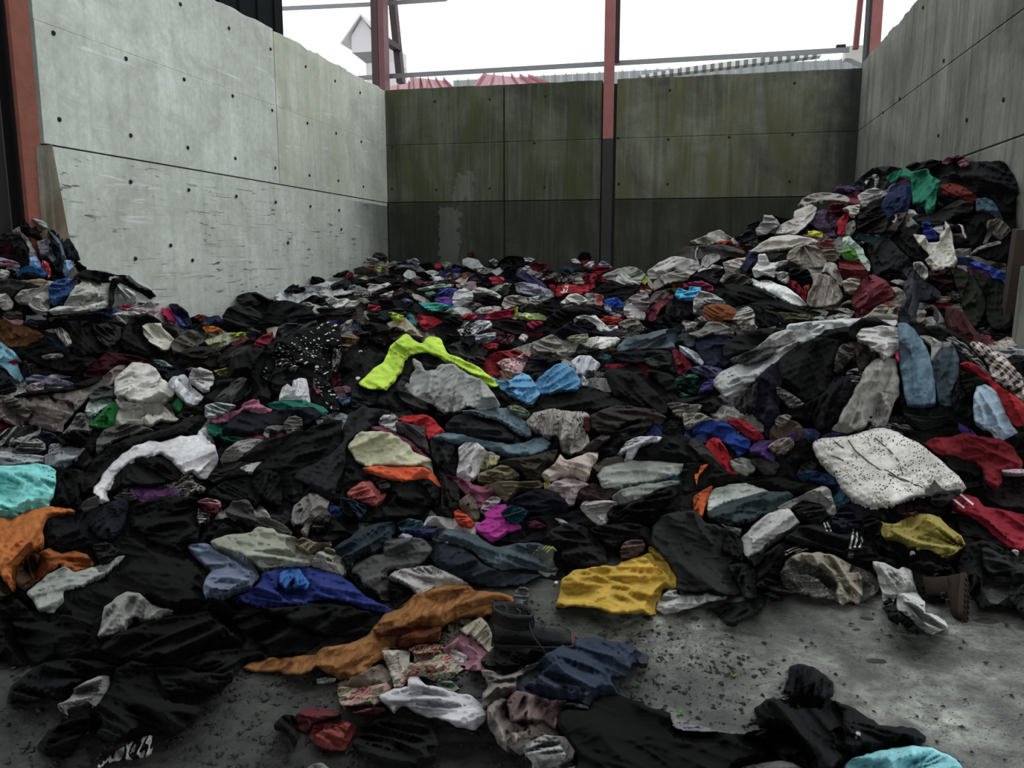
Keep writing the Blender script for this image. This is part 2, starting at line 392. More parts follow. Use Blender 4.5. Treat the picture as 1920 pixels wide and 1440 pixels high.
# steel frame
m_red = plain('oxide_red_paint', '5e3034', .55, 0, .3, 5)
m_redl = plain('faded_red_paint', '7e4442', .6, 0, .3, 5)
m_redd = plain('dark_maroon_paint', '30191c', .6, 0, .3, 5)
m_rust = plain('rusted_red_steel', '7a4436', .8, 0, .45, 7, .5)
m_blk = plain('dark_dirty_shaded_steel', '1c1a19', .8, 0, .4, 6)
m_grey = plain('galvanised_grey', '77787a', .5, .3, .15, 10)
m_dgrey = plain('weathered_grey_sheet', '6c6f70', .7, .1, .2, 10)
m_white = plain('white_painted_sheet', 'cfcdc8', .6, 0, .06, 5)
m_pink = plain('red_roof_sheet', '96505c', .45, 0, .12, 3)
m_clad = plain('black_cladding', '0e1212', .9, 0, .3, 4, .2, .1)
def ibeam(root, x, y, z0, z1, w, d, mats, name=('flange', 'flange', 'web')):
    t = .018
    MB().box((x-w/2, y-d/2, z0), (x+w/2, y-d/2+t, z1)).build('flange', mats[0], root)
    MB().box((x-w/2, y+d/2-t, z0), (x+w/2, y+d/2, z1)).build('flange', mats[0], root)
    MB().box((x-t/2, y-d/2+t, z0), (x+t/2, y+d/2-t, z1)).build('web', mats[1], root)
pc = empty('steel_column', (-6.27, 16.2, 0), 'dark maroon steel column with square shaft in the far left corner of the bay', 'column', 'red steel columns along the back wall')
MB().box((-6.42, 16.31, 0), (-6.30, 16.5, 8)).build('web', m_redd, pc)
MB().box((-6.44, 16.02, 4.9), (-6.30, 16.30, 8)).build('flange', m_redd, pc)
MB().box((-6.29, 16.02, 4.9), (-6.17, 16.30, 8)).build('flange', m_red, pc)
pm = empty('steel_column', (-1.62, 16.0, 0), 'red steel column in the middle of the back wall, dark with dirt below', 'column', 'red steel columns along the back wall')
MB().box((-1.73, 15.95, 3.86), (-1.53, 15.975, 8)).build('flange', m_redl, pm)
MB().box((-1.73, 15.95, 0), (-1.53, 15.975, 3.858)).build('lower_flange', m_blk, pm)
MB().box((-1.64, 15.975, 0), (-1.62, 16.25, 8)).build('web', m_redd, pm)
MB().box((-1.73, 16.25, 5.3), (-1.47, 16.275, 8)).build('flange', m_redd, pm)
pr = empty('steel_column', (3.05, 16.1, 0), 'red steel column with scalloped edge at the far right corner behind the right wall', 'column', 'red steel columns along the back wall')
MB().box((2.94, 16.06, 4.7), (2.99, 16.40, 8)).build('web', m_blk, pr)
MB().box((2.99, 16.06, 4.7), (3.17, 16.10, 8)).build('flange', m_redl, pr)
MB().box((2.99, 16.36, 4.7), (3.17, 16.40, 8)).build('flange', m_red, pr)
def brace(label, a, b, w, mat, extra=None):
    o = MB().beam(a, b, w, w*.7).build('steel_brace', mat, loc=tuple(a)); tag(o, label, 'brace'); return o
brace('dark raking steel brace behind the left corner column', atY(752, 156, 17.3), atY(733, -30, 17.3), .2, m_redd)
brace('short maroon strut linking the corner column to its raking brace', atY(715, 72, 16.45), atY(747, 92, 17.25), .16, m_redd)
brace('raking pink-red brace beside the right corner column', atY(1604, 92, 16.7), atY(1617, -40, 16.7), .13, m_redl)
def rail(label, a, b, w, h):
    o = MB().beam(a, b, w, h).beam(np.array(a)+(0, -.03, -h*.62), np.array(b)+(0, -.03, -h*.62), w*.5, h*.25).build('purlin_rail', m_grey, loc=tuple(a))
    tag(o, label, 'rail'); return o
rail('long grey steel rail running above the back wall', atY(672, 146, 16.55), atY(1592, 93, 16.55), .06, .075)
rail('thin grey rail crossing the sky left of the corner column', atY(528, 16, 16.6), atY(694, 8, 16.6), .05, .07)
rail('thin grey rail leaving the frame right of the corner column', atY(724, 6, 16.6), atY(838, -2, 16.6), .05, .07)

# near left post, its rust and the dark steel behind
pn = empty('steel_post', (-6.1, 6.62, 0), 'rusty red steel post at the left end of the pale wall', 'post')
a0, a1 = atX(50, 0, -6.05), atX(68, 415, -6.05); b0, b1 = atX(17, 0, -6.05), atX(44, 415, -6.05)
MB().box((-6.09, b0[1]-.01, 0), (-6.05, a0[1]+.01, 8)).build('flange', m_rust, pn)
MB().box((-6.36, 6.70, 0), (-6.09, 6.73, 8)).build('web', m_blk, pn)
MB().box((-6.40, 6.60, 0), (-6.36, 6.82, 8)).build('flange', m_blk, pn)
ds = empty('steel_sheet_wall', (-6.3, 4.6, 0), 'dark brown corrugated steel wall at the left edge beside the rusty post', 'wall')  # unlit wall; its shade is put into the dark steel colour
for k in range(14):
    y = 6.48-k*.30
    MB().add([(-6.34, y-.30, 0), (-6.34, y-.17, 0), (-6.26, y-.13, 0), (-6.26, y, 0), (-6.34, y-.30, 8), (-6.34, y-.17, 8), (-6.26, y-.13, 8), (-6.26, y, 8),
      (-6.38, y-.30, 0), (-6.38, y, 0), (-6.38, y-.30, 8), (-6.38, y, 8)],
      [(0,1,5,4),(1,2,6,5),(2,3,7,6),(8,10,11,9),(3,9,11,7),(0,4,10,8),(4,5,6,7,11,10),(0,8,9,3,2,1)]).build('sheet', m_blk, ds)
# chipped buttress end of the lower wall
m_butt = concrete('rust_stained_concrete', '8f8c7e', '5c5548', '6a4a2c', .6)
P = [atX(68, 275, -6.04), atX(98, 272, -6.04), atX(148, 500, -6.04), atX(80, 520, -6.04)]
P[3][2] = P[2][2]
v = [tuple(p) for p in P]+[(p[0]-.13, p[1], p[2]) for p in P]
v = v[:2]+[(P[2][0], P[2][1]+.12, 0.2)]+[(P[3][0], P[3][1], 0.2)]+v[4:6]+[(P[2][0]-.13, P[2][1]+.12, .2), (P[3][0]-.13, P[3][1], .2)]
bt = mesh_obj('concrete_buttress', v, [(0,1,2,3),(7,6,5,4),(0,4,5,1),(1,5,6,2),(2,6,7,3),(3,7,4,0)], m_butt, loc=tuple((-6.1, 7, 0)))
tag(bt, 'rust-stained sloping concrete end of the pale left wall beside the rusty post', 'wall end')

# black cladding of the roof edge seen above the left wall
cl = empty('roof_cladding', (-7.0, 9.0, 5.0), 'black sheet cladding hanging above the left wall top', 'cladding')
ye = atX(530, 30, -7.0)[1]
for k in range(16):
    y1 = ye-k*.28
    MB().box((-7.05-.03*(k % 2), y1-.275, 3.5), (-7.0-.03*(k % 2), y1, 8.5)).build('sheet', m_clad, cl)
# leaning rusty steel at the right edge
m_ls = plain('rust_streaked_steel', '35281f', .8, 0, .5, 5, .4)
rp = MB().beam(atX(1930, 430, 2.72), atX(1893, 690, 2.72), .10, .22, (1, 0, 0)).build('steel_post', m_ls, loc=tuple(atX(1893, 690, 2.72)))
tag(rp, 'leaning rust-brown steel post against the right wall at the frame edge', 'post')
gp = MB().beam(atX(1960, 500, 2.62), atX(1925, 760, 2.62), .10, .3, (1, 0, 0)).build('concrete_block', m_right, loc=tuple(atX(1925, 760, 2.62)))
tag(gp, 'grey concrete block leaning by the right frame edge below the rusty post', 'block')

# beyond the back wall: red roofs, grey roof, chimney
def sheet_roof(label, corners, mat, nrib, name='roof_sheet', ribh=.12):
    A, B, C, D = [np.array(c, float) for c in corners]  # A-B lower edge, D-C upper edge; ribs run A->D
    root = empty(name, tuple(A), label, 'roof')
    nrm = np.cross(B-A, D-A); nrm /= np.linalg.norm(nrm); 
    if nrm[2] < 0: nrm = -nrm
    for k in range(nrib):
        s0, s1, sm, sn = k/nrib, (k+.985)/nrib, (k+.35)/nrib, (k+.5)/nrib
        lo = [A+(B-A)*s for s in (s0, sm, (sm+sn)/2, sn, s1)]; hi = [D+(C-D)*s for s in (s0, sm, (sm+sn)/2, sn, s1)]
        off = [0, 0, ribh, 0, 0]; th = -.05*nrm
        v = [p+nrm*o for p, o in zip(lo, off)]+[p+nrm*o for p, o in zip(hi, off)]; v += [p+th for p in v]
        f = [(i, i+1, 6+i, 5+i) for i in range(4)]+[(15+i, 16+i, 11+i, 10+i) for i in range(4)]+[(0,10,11,1),(1,11,12,2),(2,12,13,3),(3,13,14,4),(5,6,16,15),(6,7,17,16),(7,8,18,17),(8,9,19,18),(0,5,15,10),(4,14,19,9)]
        mesh_obj('sheet', v, f, mat, root)
    return root
sheet_roof('pale red ribbed metal roof just right of the corner column', [atY(716, 182, 20), atY(800, 182, 20), atY(800, 148, 22.5), atY(716, 164, 22.5)][:4], m_pink, 4)
sheet_roof('red ribbed metal roof slope left of the middle of the back wall top', [atY(770, 182, 20.4), atY(862, 172, 20.4), atY(840, 152, 23), atY(768, 144, 23)], m_pink, 5)
sheet_roof('red ribbed metal roof slope nearer the middle column', [atY(880, 172, 20.4), atY(1046, 162, 20.4), atY(1000, 148, 23.5), atY(905, 138, 23.5)], m_pink, 6)
gr_ = sheet_roof('long grey corrugated roof edge behind the back wall', [atY(850, 172, 24), atY(1640, 140, 24), atY(1640, 108, 26), atY(850, 151, 26)], m_dgrey, 36, ribh=.06)
pk = empty('striped_sheet', tuple(atY(1195, 150, 18.5)), 'loose grey and white striped corrugated sheet lying along the grey roof edge', 'sheet')
for k in range(44):
    s0, s1 = k/44, (k+.98)/44; A, B = atY(1195, 146, 18.5), atY(1540, 104, 18.5)
    a, b = A+(B-A)*s0, A+(B-A)*s1; h = .11*(1-abs(2*s0-1)**3*.6)
    MB().add([a, b, b+(0, .02, h), a+(0, .02, h), a+(0, .3, 0), b+(0, .3, 0), b+(0, .32, h), a+(0, .32, h)], [(0,1,2,3),(7,6,5,4),(0,4,5,1),(1,5,6,2),(2,6,7,3),(3,7,4,0)]).build('sheet', m_white if k % 2 else m_dgrey, pk)
fl = empty('roof_flashing', tuple(atY(1600, 110, 17)), 'white metal flashing box at the right end of the rail', 'flashing')
a, b = atY(1586, 86, 17), atY(1622, 120, 17)
MB().box((a[0], 17, b[2]+.12), (b[0], 17.3, a[2])).build('flashing_panel', m_white, fl)
MB().add([(a[0]+.08, 16.98, b[2]+.12), (b[0], 16.98, b[2]-.02), (b[0], 17.3, b[2]-.02), (a[0]+.08, 17.3, b[2]+.12), (b[0], 16.98, b[2]+.12), (b[0], 17.3, b[2]+.12)], [(0,1,4),(3,5,2),(0,3,2,1),(1,2,5,4),(0,4,5,3)]).build('flashing_lip', m_white, fl)
c_ = atY(1574, 92, 16.6); MB().box(c_-np.array((.06, .05, .06)), c_+np.array((.1, .05, .07))).build('bracket', m_blk, fl)
# chimney tower
ch = empty('chimney_tower', tuple(atY(700, 170, 36)), 'pale grey ventilation tower with gabled head standing beyond the left corner column', 'tower')
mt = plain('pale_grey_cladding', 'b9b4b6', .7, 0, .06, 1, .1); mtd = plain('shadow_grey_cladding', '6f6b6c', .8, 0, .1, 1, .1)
def P36(u, v, d=0): p = atY(u, v, 36+d); return p
L, R_ = 660, 734; 
x0 = P36(660, 100)[0]; x1 = P36(724, 100)[0]; zt = P36(690, 65)[2]; zb = P36(690, 97)[2]; zp = P36(678, 33)[2]; xm = P36(679, 33)[0]
g = [(x0, 36, zb), (x1, 36, zb), (x1, 36, zt), (xm+(x1-xm)*.0, 36, zp), (x0, 36, zt)]
xr = 2*xm-x0
g = [(x0, 36, zb), (xr, 36, zb), (xr, 36, zt), (xm, 36, zp), (x0, 36, zt)]
v = g+[(p[0], 38.5, p[2]) for p in g]
mesh_obj('tower_head', v, [(0,1,2,3,4),(9,8,7,6,5),(0,5,6,1),(1,6,7,2),(4,9,5,0),(2,7,8,3),(3,8,9,4)], mt, ch)
e_ = .25; MB().add([(x0-.45, 35.8, zt-.38), (xm, 35.8, zp+.03), (xr+.45, 35.8, zt-.38), (x0-.45, 38.7, zt-.38), (xm, 38.7, zp+.03), (xr+.45, 38.7, zt-.38), (x0-.45, 35.8, zt-.30), (xm, 35.8, zp+.12), (xr+.45, 35.8, zt-.30), (x0-.45, 38.7, zt-.30), (xm, 38.7, zp+.12), (xr+.45, 38.7, zt-.30)],
  [(0,1,7,6),(1,2,8,7),(6,7,10,9),(7,8,11,10),(3,9,10,4),(4,10,11,5),(0,6,9,3),(2,5,11,8),(0,3,4,1),(1,4,5,2)]).build('tower_roof', mt, ch)
xs = P36(680, 130)[0]; zs = P36(680, 115)[2]; xs1 = P36(733, 130)[0]
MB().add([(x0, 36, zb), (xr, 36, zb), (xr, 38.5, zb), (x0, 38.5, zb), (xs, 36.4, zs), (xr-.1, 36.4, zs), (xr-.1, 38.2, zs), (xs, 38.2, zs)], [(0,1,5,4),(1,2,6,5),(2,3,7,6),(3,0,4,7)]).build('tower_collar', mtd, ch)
MB().box((xs, 36.4, 0), (xs1, 38.2, zs)).build('tower_shaft', mt, ch)
MB().box((xr-.2, 36.6, zs-.02), (xs1, 38.1, P36(733, 82)[2])).build('tower_duct', mt, ch)

# unseen roof behind and above the camera, its reach set to darken the foreground
MB_ = MB().box((-9, -9, 7.2), (8, -.5, 7.3))
tag(MB_.build('ceiling', m_blk), kind='structure')
# ------------------------------------------------------------------ the heap: its terrain
CPS = """0 960 3.4|250 960 3.9|480 960 4.2|750 960 4.4|1000 960 4.5|1250 960 4.6|1500 960 4.7|1800 960 4.8|1920 960 4.8
0 820 4.4|200 820 4.7|480 820 5.2|750 820 5.3|1000 820 5.4|1250 820 5.5|1500 820 5.5|1700 820 5.5|1920 820 5.5
0 720 5.2|200 720 5.6|480 720 6.3|750 720 6.3|1000 720 6.7|1250 720 6.9|1400 720 6.0|1600 720 5.75|1800 720 5.7|1920 720 5.8
1450 620 6.5|1600 605 6.3|1750 608 6.2|1880 650 6.2|1450 600 7.6|1600 598 7.5|1750 598 7.4|1880 640 7.2
0 640 5.8|200 640 6.5|480 640 7.6|750 640 8|1000 640 8.6|1250 640 8.4|1380 640 7.2
0 540 6.0|150 540 6.9|260 560 7.9|350 592 8.9|480 575 9.9|600 547 11.3|750 570 10.7|1000 570 11|1200 570 10.6|1350 570 9.4|1500 570 8.8|1650 560 8.3|1800 500 8.1|1890 560 7.8
0 450 6.1|60 425 6.5|110 435 6.8|145 490 7.1|650 505 14.0|720 487 15.7|900 490 16|1120 495 16|1190 515 15.2|850 520 13.8|1050 520 13.8|1200 530 13.0
1270 485 13.6|1300 520 11.8|1420 420 13|1400 480 11.2|1500 375 12.6|1560 358 12.0|1500 440 10.6|1600 400 10.2|1700 316 10.4|1800 304 9.6|1890 312 8.5|1700 420 9.2|1850 420 8.3|1600 500 9.3|1760 400 8.9"""
ctrl = []
for row in CPS.split('\n'):
    for a in row.split('|'):
        u, v, Y = map(float, a.split()); ctrl.append(atY(u, v, Y))
for a in "0,1250 200,1300 430,1230 600,1160 730,1130 1000,1090 1250,1110 1430,1110 1700,1120 1920,1130".split():
    u, v = map(float, a.split(',')); ctrl.append(atZ(u, v, 0))
for x, y in ((-3, 1.0), (-1.5, 2.3), (-.8, 3), (0, 3), (1, 3.1), (2, 3.2), (3.2, 3.3), (-4.2, 1.2), (-5.5, 1.2)): ctrl.append(np.array((x, y, -.35)))
for x, y, z in ((-7, 4, .9), (-7, 7, 2.0), (-7, 12, 1.2), (4, 7, 1.3), (4, 10, 3.0), (4, 14, 2.6), (2.88, 15.8, 2.1), (1, 15.8, 1.9), (-7, 17, 1.7), (-2, 17, 1.5), (3, 17, 2.3), (3.5, 4.8, .3), (-5.6, 3.0, .4)): ctrl.append(np.array((x, y, z)))
ctrl = np.array(ctrl)
def _tps(r2): return np.where(r2 > 1e-12, r2*np.log(r2+1e-12), 0)*.5
CX, CY = ctrl[:, 0], ctrl[:, 1]; nC = len(ctrl)
K = _tps((CX[:, None]-CX)**2+(CY[:, None]-CY)**2)+np.eye(nC)*.02
Pm = np.stack([np.ones(nC), CX, CY], 1)
Amat = np.block([[K, Pm], [Pm.T, np.zeros((3, 3))]])
Wt = np.linalg.solve(Amat, np.concatenate([ctrl[:, 2], np.zeros(3)]))
TS = .05
tx = np.arange(-6.6, 3.6, TS); ty = np.arange(1.0, 16.6, TS)
TX, TY = np.meshgrid(tx, ty)
TZ = Wt[-3]+Wt[-2]*TX+Wt[-1]*TY
for i in range(nC): TZ += Wt[i]*_tps((TX-CX[i])**2+(TY-CY[i])**2)
TZ -= .02
TZ += (.07*noise(TX/.9, TY/.9, 51)+.05*noise(TX/.4, TY/.4, 52))*np.clip(TZ*4, 0, 1)
def terrain(x, y):
    i = np.clip((x-tx[0])/TS, 0, len(tx)-1.001); j = np.clip((y-ty[0])/TS, 0, len(ty)-1.001)
    a = i.astype(int); b = j.astype(int); i = i-a; j = j-b
    return (TZ[b, a]*(1-i)+TZ[b, a+1]*i)*(1-j)+(TZ[b+1, a]*(1-i)+TZ[b+1, a+1]*i)*j
# depth raster seen from the photographer's place, used only to lay cloth on what is under it
RS = 2; U0, V0, U1, V1 = -160, -60, 2080, 1640
ru = np.arange(U0, U1, RS); rv = np.arange(V0, V1, RS); RU, RV = np.meshgrid(ru, rv)
def depth_of(x, y, z): return Fw[0]*x+Fw[1]*y+Fw[2]*(z-1.65)
cu = np.arange(U0, U1, 4); cv = np.arange(V0, V1, 4); CU, CV = np.meshgrid(cu, cv)
rx = Fw[0]+(CU-960)/FPX*Rt[0]-(CV-720)/FPX*Up[0]; ry = Fw[1]+(CU-960)/FPX*Rt[1]-(CV-720)/FPX*Up[1]; rz = Fw[2]-(CV-720)/FPX*Up[2]
tmax = np.minimum(np.minimum(YB/ry, np.where(rx > 0, XR/np.maximum(rx, 1e-6), (XL+.01)/np.minimum(rx, -1e-6))), np.where(rz < 0, -1.65/np.minimum(rz, -1e-6), 99))
hit = tmax.copy(); done = np.zeros(hit.shape, bool); t = np.full(hit.shape, 1.2); prev = t.copy()
for k in range(330):
    t_new = t*1.0085+.003
    z = CAM[2]+rz*t_new; h = terrain(rx*t_new, ry*t_new)
    below = (z < h) & ~done & (t_new < tmax)
    hit[below] = (t_new[below]+t[below])/2; done |= below; t = t_new
def up2(a):
    b = np.repeat(np.repeat(a, 2, 0), 2, 1)[:len(rv), :len(ru)]; return blur(b, 1)
ZB = up2(hit); ZB0 = ZB.copy()
FILL = np.full(ZB.shape, -1, int)
def zs(arr, u, v):
    i = np.clip((u-U0)/RS, 0, arr.shape[1]-1.001); j = np.clip((v-V0)/RS, 0, arr.shape[0]-1.001)
    a = i.astype(int); b = j.astype(int); i = i-a; j = j-b
    return (arr[b, a]*(1-i)+arr[b, a+1]*i)*(1-j)+(arr[b+1, a]*(1-i)+arr[b+1, a+1]*i)*j
m_core = cloth_mat('16171a', 'blotch', '2a2826', dirt=.3)
TZC = TZ-.06-.26*np.clip(TZ*1.6, 0, 1)
keep = (TZC > -.03)
quad = keep[:-1,:-1] & keep[1:,:-1] & keep[:-1,1:] & keep[1:,1:] & ((TX > XL) & (TX < XR-.03) & (TY < YB-.03))[:-1,:-1]
ti = np.arange(TX.size).reshape(TX.shape)
tf = np.stack([ti[:-1,:-1], ti[:-1,1:], ti[1:,1:], ti[1:,:-1]], -1)[quad]
used = np.unique(tf); rem = -np.ones(TX.size, int); rem[used] = np.arange(len(used))
core = mesh_obj('clothes_heap', np.stack([TX, TY, np.maximum(TZC, -.03)], -1).reshape(-1, 3)[used], rem[tf], m_core, smooth=True)
tag(core, 'dark compacted mass of tangled clothes underneath the heap', 'clothes heap', kind='stuff')
# ------------------------------------------------------------------ laying one garment on whatever lies below it
def smooth_poly(p, n=4, rag=0.0, seed=0):
    p = np.asarray(p, float); m = len(p); out = []
    for i in range(m):
        p0, p1, p2, p3 = p[i-1], p[i], p[(i+1) % m], p[(i+2) % m]
        # keep sharp where the outline is sharp: centripetal-ish with reduced tangents
        t1 = (p2-p0)*.25; t2 = (p3-p1)*.25; L = np.linalg.norm(p2-p1)
        for t_ in (t1, t2):
            l = np.linalg.norm(t_)
            if l > L: t_ *= L/l
        for k in range(n):
            s = k/n; h1 = 2*s**3-3*s**2+1; h2 = s**3-2*s**2+s; h3 = -2*s**3+3*s**2; h4 = s**3-s**2
            out.append(h1*p1+h2*t1+h3*p2+h4*t2)
    o = np.array(out)
    if rag > 0:
        c = o.mean(0); a = np.arctan2(o[:, 1]-c[1], o[:, 0]-c[0]); sc = max(rag*7, 4)
        o = o+rag*np.stack([noise(o[:, 0]/sc, o[:, 1]/sc, seed), noise(o[:, 0]/sc, o[:, 1]/sc, seed+8)], 1)*1.4
    return o
def poly_tests(poly, x, y):
    """inside mask, distance to the outline and nearest outline point for arrays x, y"""
    ins = np.zeros(x.shape, bool); best = np.full(x.shape, 1e18); nx_ = np.zeros(x.shape); ny_ = np.zeros(x.shape)
    q = np.roll(poly, -1, 0)
    for (ax, ay), (bx, by) in zip(poly, q):
        c = ((ay > y) != (by > y))
        if ay != by: ins ^= c & (x < (bx-ax)*(y-ay)/(by-ay)+ax)
        dx, dy = bx-ax, by-ay; L = dx*dx+dy*dy+1e-9
        t = np.clip(((x-ax)*dx+(y-ay)*dy)/L, 0, 1); px = ax+t*dx; py = ay+t*dy
        d = (x-px)**2+(y-py)**2; m = d < best
        best = np.where(m, d, best); nx_ = np.where(m, px, nx_); ny_ = np.where(m, py, ny_)
    return ins, np.sqrt(best), nx_, ny_
ZT = np.zeros(ZB.shape); ZF = ZB.copy(); LAYERS = np.zeros(ZB.shape)
NV = [0]; COVER = np.full(ZB.shape, -1, int); ALL = []
def drape(name, poly, mat, T=.02, Wr=1.0, ang=None, seed=0, k=None, rag=1.2, lam=.13, eps=.006, parent=None, fine=1.0, radial=None, round_=.016, smooth_n=4, follow=3, arch=0.0, top=None, side=.5):
    pa = np.asarray(poly, float); szp = float(np.sqrt(np.ptp(pa[:, 0])*np.ptp(pa[:, 1])))
    if rag: rag = rag*float(np.clip(szp*.014, .8, 2.4))
    P = smooth_poly(poly, smooth_n, rag, seed)
    u0, v0 = P.min(0); u1, v1 = P.max(0); size = max(u1-u0, v1-v0)
    g = float(np.clip(size/55, 1.1, 2.7))*fine
    gu = np.arange(u0-g, u1+2*g, g); gv = np.arange(v0-g, v1+2*g, g)
    Ug, Vg = np.meshgrid(gu, gv)
    ins, dist, nx_, ny_ = poly_tests(P, Ug, Vg)
    if ins.sum() < 4: return None
    und = zs(ZB0, Ug, Vg)
    cnt_ = zs(LAYERS, Ug, Vg)
    # support line along the lower outline
    rows = np.arange(len(gv))[:, None]*np.ones(len(gu))[None]
    low = np.where(ins, rows, -1).max(0); ok = low >= 0
    cols = np.arange(len(gu)); lo = np.interp(cols, cols[ok], low[ok]); 
    db = und[np.clip(lo.round().astype(int), 0, len(gv)-1), cols]
    w = max(1, int(len(gu)*.12)); kk = np.ones(2*w+1)/(2*w+1)
    db = np.convolve(np.pad(db, w, 'edge'), kk, 'valid'); lo = np.convolve(np.pad(lo, w, 'edge'), kk, 'valid')
    vb = v0-g+lo*g
    dref = float(np.median(db[ok]))
    if k is None:
        t = np.clip((v1-600)/400, 0, 1); k = 1.2+t*2.6
    plane = db[None]*(1+k*np.clip(vb[None]-Vg, 0, None)/FPX)
    base = np.minimum(und, plane)-np.minimum(cnt_, 4)*.02
    s = dref/FPX
    X = (Ug-(u0+u1)/2)*s; Y = (Vg-(v0+v1)/2)*s*1.25; dm = dist*s
    rs = np.random.RandomState(seed+11)
    if ang is None: ang = rs.uniform(-35, 35) if (u1-u0) > (v1-v0)*.9 else rs.uniform(60, 120)
    a = -math.radians(ang)
    if radial is not None:
        rxp, ryp = (radial[0]-(u0+u1)/2)*s, (radial[1]-(v0+v1)/2)*s*1.25
        aa = np.arctan2(Y-ryp, X-rxp); rr = np.hypot(X-rxp, Y-ryp)
        FX, FY = rr, aa*.22; a = 0
    else: FX, FY = X, Y
    far = float(np.clip(dref/5, 1, 2.2)); lam = lam*far**.5; lam = min(lam, max(.055, .36*szp*s))
    A = .05*Wr*far**.3
    n0, r0 = fold(FX, FY, lam*1.7, 2.3, a, seed)
    n1, r1 = fold(FX, FY, lam*.95, 4.4, a+rs.uniform(-.22, .22), seed+31)
    n2, r2 = fold(FX, FY, lam*.5, 4.2, a+rs.uniform(-.4, .4), seed+57)
    n3, r3 = fold(X, Y, lam*.3, 2.5, a+rs.uniform(-1.2, 1.2), seed+91)
    n4, r4 = fold(FX, FY, lam*.62, 5.5, a+rs.uniform(-.3, .3), seed+133)
    H = A*(.75*n0+.9*r1*(.75+.6*n0)+.42*r4*np.clip(.5+n1, 0, 1.2)+.24*r2*np.clip(.4-n1*.9, 0, 1.1)+.11*r3+.35*r0)
    gy_, gx_ = np.gradient(blur(base, 3)); mm = np.hypot(gy_, gx_)/g*FPX/dref
    slant = float(np.clip(np.median(np.sqrt(1+mm[ins]**2)), 1, 3.2)); H = H*slant; A = A*slant
    rd = min(round_, .28*max(.02, dm[ins].max()))
    dm = np.where(ins, dm, 0)
    edge = np.sqrt(np.clip(1-(1-np.clip(dm/rd, 0, 1))**2, 0, 1))
    if arch: edge = edge*(1-arch)+arch*np.sqrt(np.clip(1-(1-np.clip(dm/max(dm[ins].max(), .01), 0, 1))**2, 0, 1))
    zfl = CAM[2]+und*(Fw[2]-(Vg-720)/FPX*Up[2]); hi = np.clip(zfl/.15-.2, 0, 1)
    H = H-np.percentile(H[ins], 4)*(1-hi); H = np.where(hi < 1, np.maximum(H, -A*hi*2), H)
    D = base-eps-(T*edge)-H*np.clip(.55+edge*.5, 0, 1)+A*.35*hi
    if top is not None:
        tin, tdist, *_ = poly_tests(smooth_poly(top, 3), Ug, Vg); q = np.where(tin, 0, tdist)/(tdist+dist+1e-6)
        D = D+T*edge-T*(.25*np.clip(dm/.01, 0, 1)+.75*np.sqrt(np.clip(1-q**2.2, 0, 1)))-np.where(tin, 1, 0)*T*.25*np.clip(tdist*s/.12, 0, 1)**.6
    # whatever already lies on top stays on top
    ju = np.clip(((Ug-U0)/RS).round().astype(int), 0, ZT.shape[1]-1); jv = np.clip(((Vg-V0)/RS).round().astype(int), 0, ZT.shape[0]-1)
    NE = 9
    j0, j1, i0_, i1_ = max(jv.min()-NE-2, 0), jv.max()+NE+3, max(ju.min()-NE-2, 0), ju.max()+NE+3
    sub = -minf(-ZT[j0:j1, i0_:i1_], 1); sub = np.where(sub > 0, sub, -9.)
    dec = RS*dref/FPX*min(slant, 2.5)*.55
    for _ in range(NE): sub = np.maximum(sub, -minf(-sub, 1)-dec)
    C = sub[jv-j0, ju-i0_]
    D = np.maximum(D, C+eps)
    # raster update
    iu0 = int(np.ceil((u0-U0)/RS)); iu1 = int((u1-U0)/RS)+1; iv0 = int(np.ceil((v0-V0)/RS)); iv1 = int((v1-V0)/RS)+1
    iu0, iv0 = max(iu0, 0), max(iv0, 0); iu1, iv1 = min(iu1, ZB.shape[1]), min(iv1, ZB.shape[0])
    if iu1 > iu0 and iv1 > iv0:
        ru_ = RU[iv0:iv1, iu0:iu1]; rv_ = RV[iv0:iv1, iu0:iu1]
        fi = np.clip((ru_-gu[0])/g, 0, len(gu)-1.001); fj = np.clip((rv_-gv[0])/g, 0, len(gv)-1.001); ia = fi.astype(int); ja = fj.astype(int)
        fi = fi-ia; fj = fj-ja
        m = ins[(fj+ja).round().astype(int), (fi+ia).round().astype(int)]
        d = (D[ja, ia]*(1-fi)+D[ja, ia+1]*fi)*(1-fj)+(D[ja+1, ia]*(1-fi)+D[ja+1, ia+1]*fi)*fj
        z = ZT[iv0:iv1, iu0:iu1]; cv_ = COVER[iv0:iv1, iu0:iu1]; fr_ = m & (cv_ < 0); cv_[fr_] = len(ALL); ZF[iv0:iv1, iu0:iu1][fr_] = d[fr_]; z[m] = np.maximum(z[m], d[m])
    # mesh: keep cells touching the inside, slide their outer corners onto the outline
    cell = ins[:-1,:-1] | ins[1:,:-1] | ins[:-1,1:] | ins[1:,1:]
    Uq = np.where(ins, Ug, nx_); Vq = np.where(ins, Vg, ny_)
    Dq = D
    ids = np.arange(Ug.size).reshape(Ug.shape)
    F = np.stack([ids[:-1,:-1], ids[1:,:-1], ids[1:,1:], ids[:-1,1:]], -1)[cell]
    usedv = np.unique(F); rm = -np.ones(Ug.size, int); rm[usedv] = np.arange(len(usedv)); F = rm[F]
    uu, vv, dd = Uq.ravel()[usedv], Vq.ravel()[usedv], Dq.ravel()[usedv]
    def world(uu, vv, dd):
        return CAM+dd[:, None]*(Fw+((uu-960)/FPX)[:, None]*Rt-((vv-720)/FPX)[:, None]*Up)
    zmin = .004+.009*np.minimum(cnt_.ravel()[usedv], 4); rzz = Fw[2]-(vv-720)/FPX*Up[2]
    dd = np.where(CAM[2]+rzz*dd < zmin, (zmin-CAM[2])/np.minimum(rzz, -1e-4), dd)
    Wd = world(uu, vv, dd)
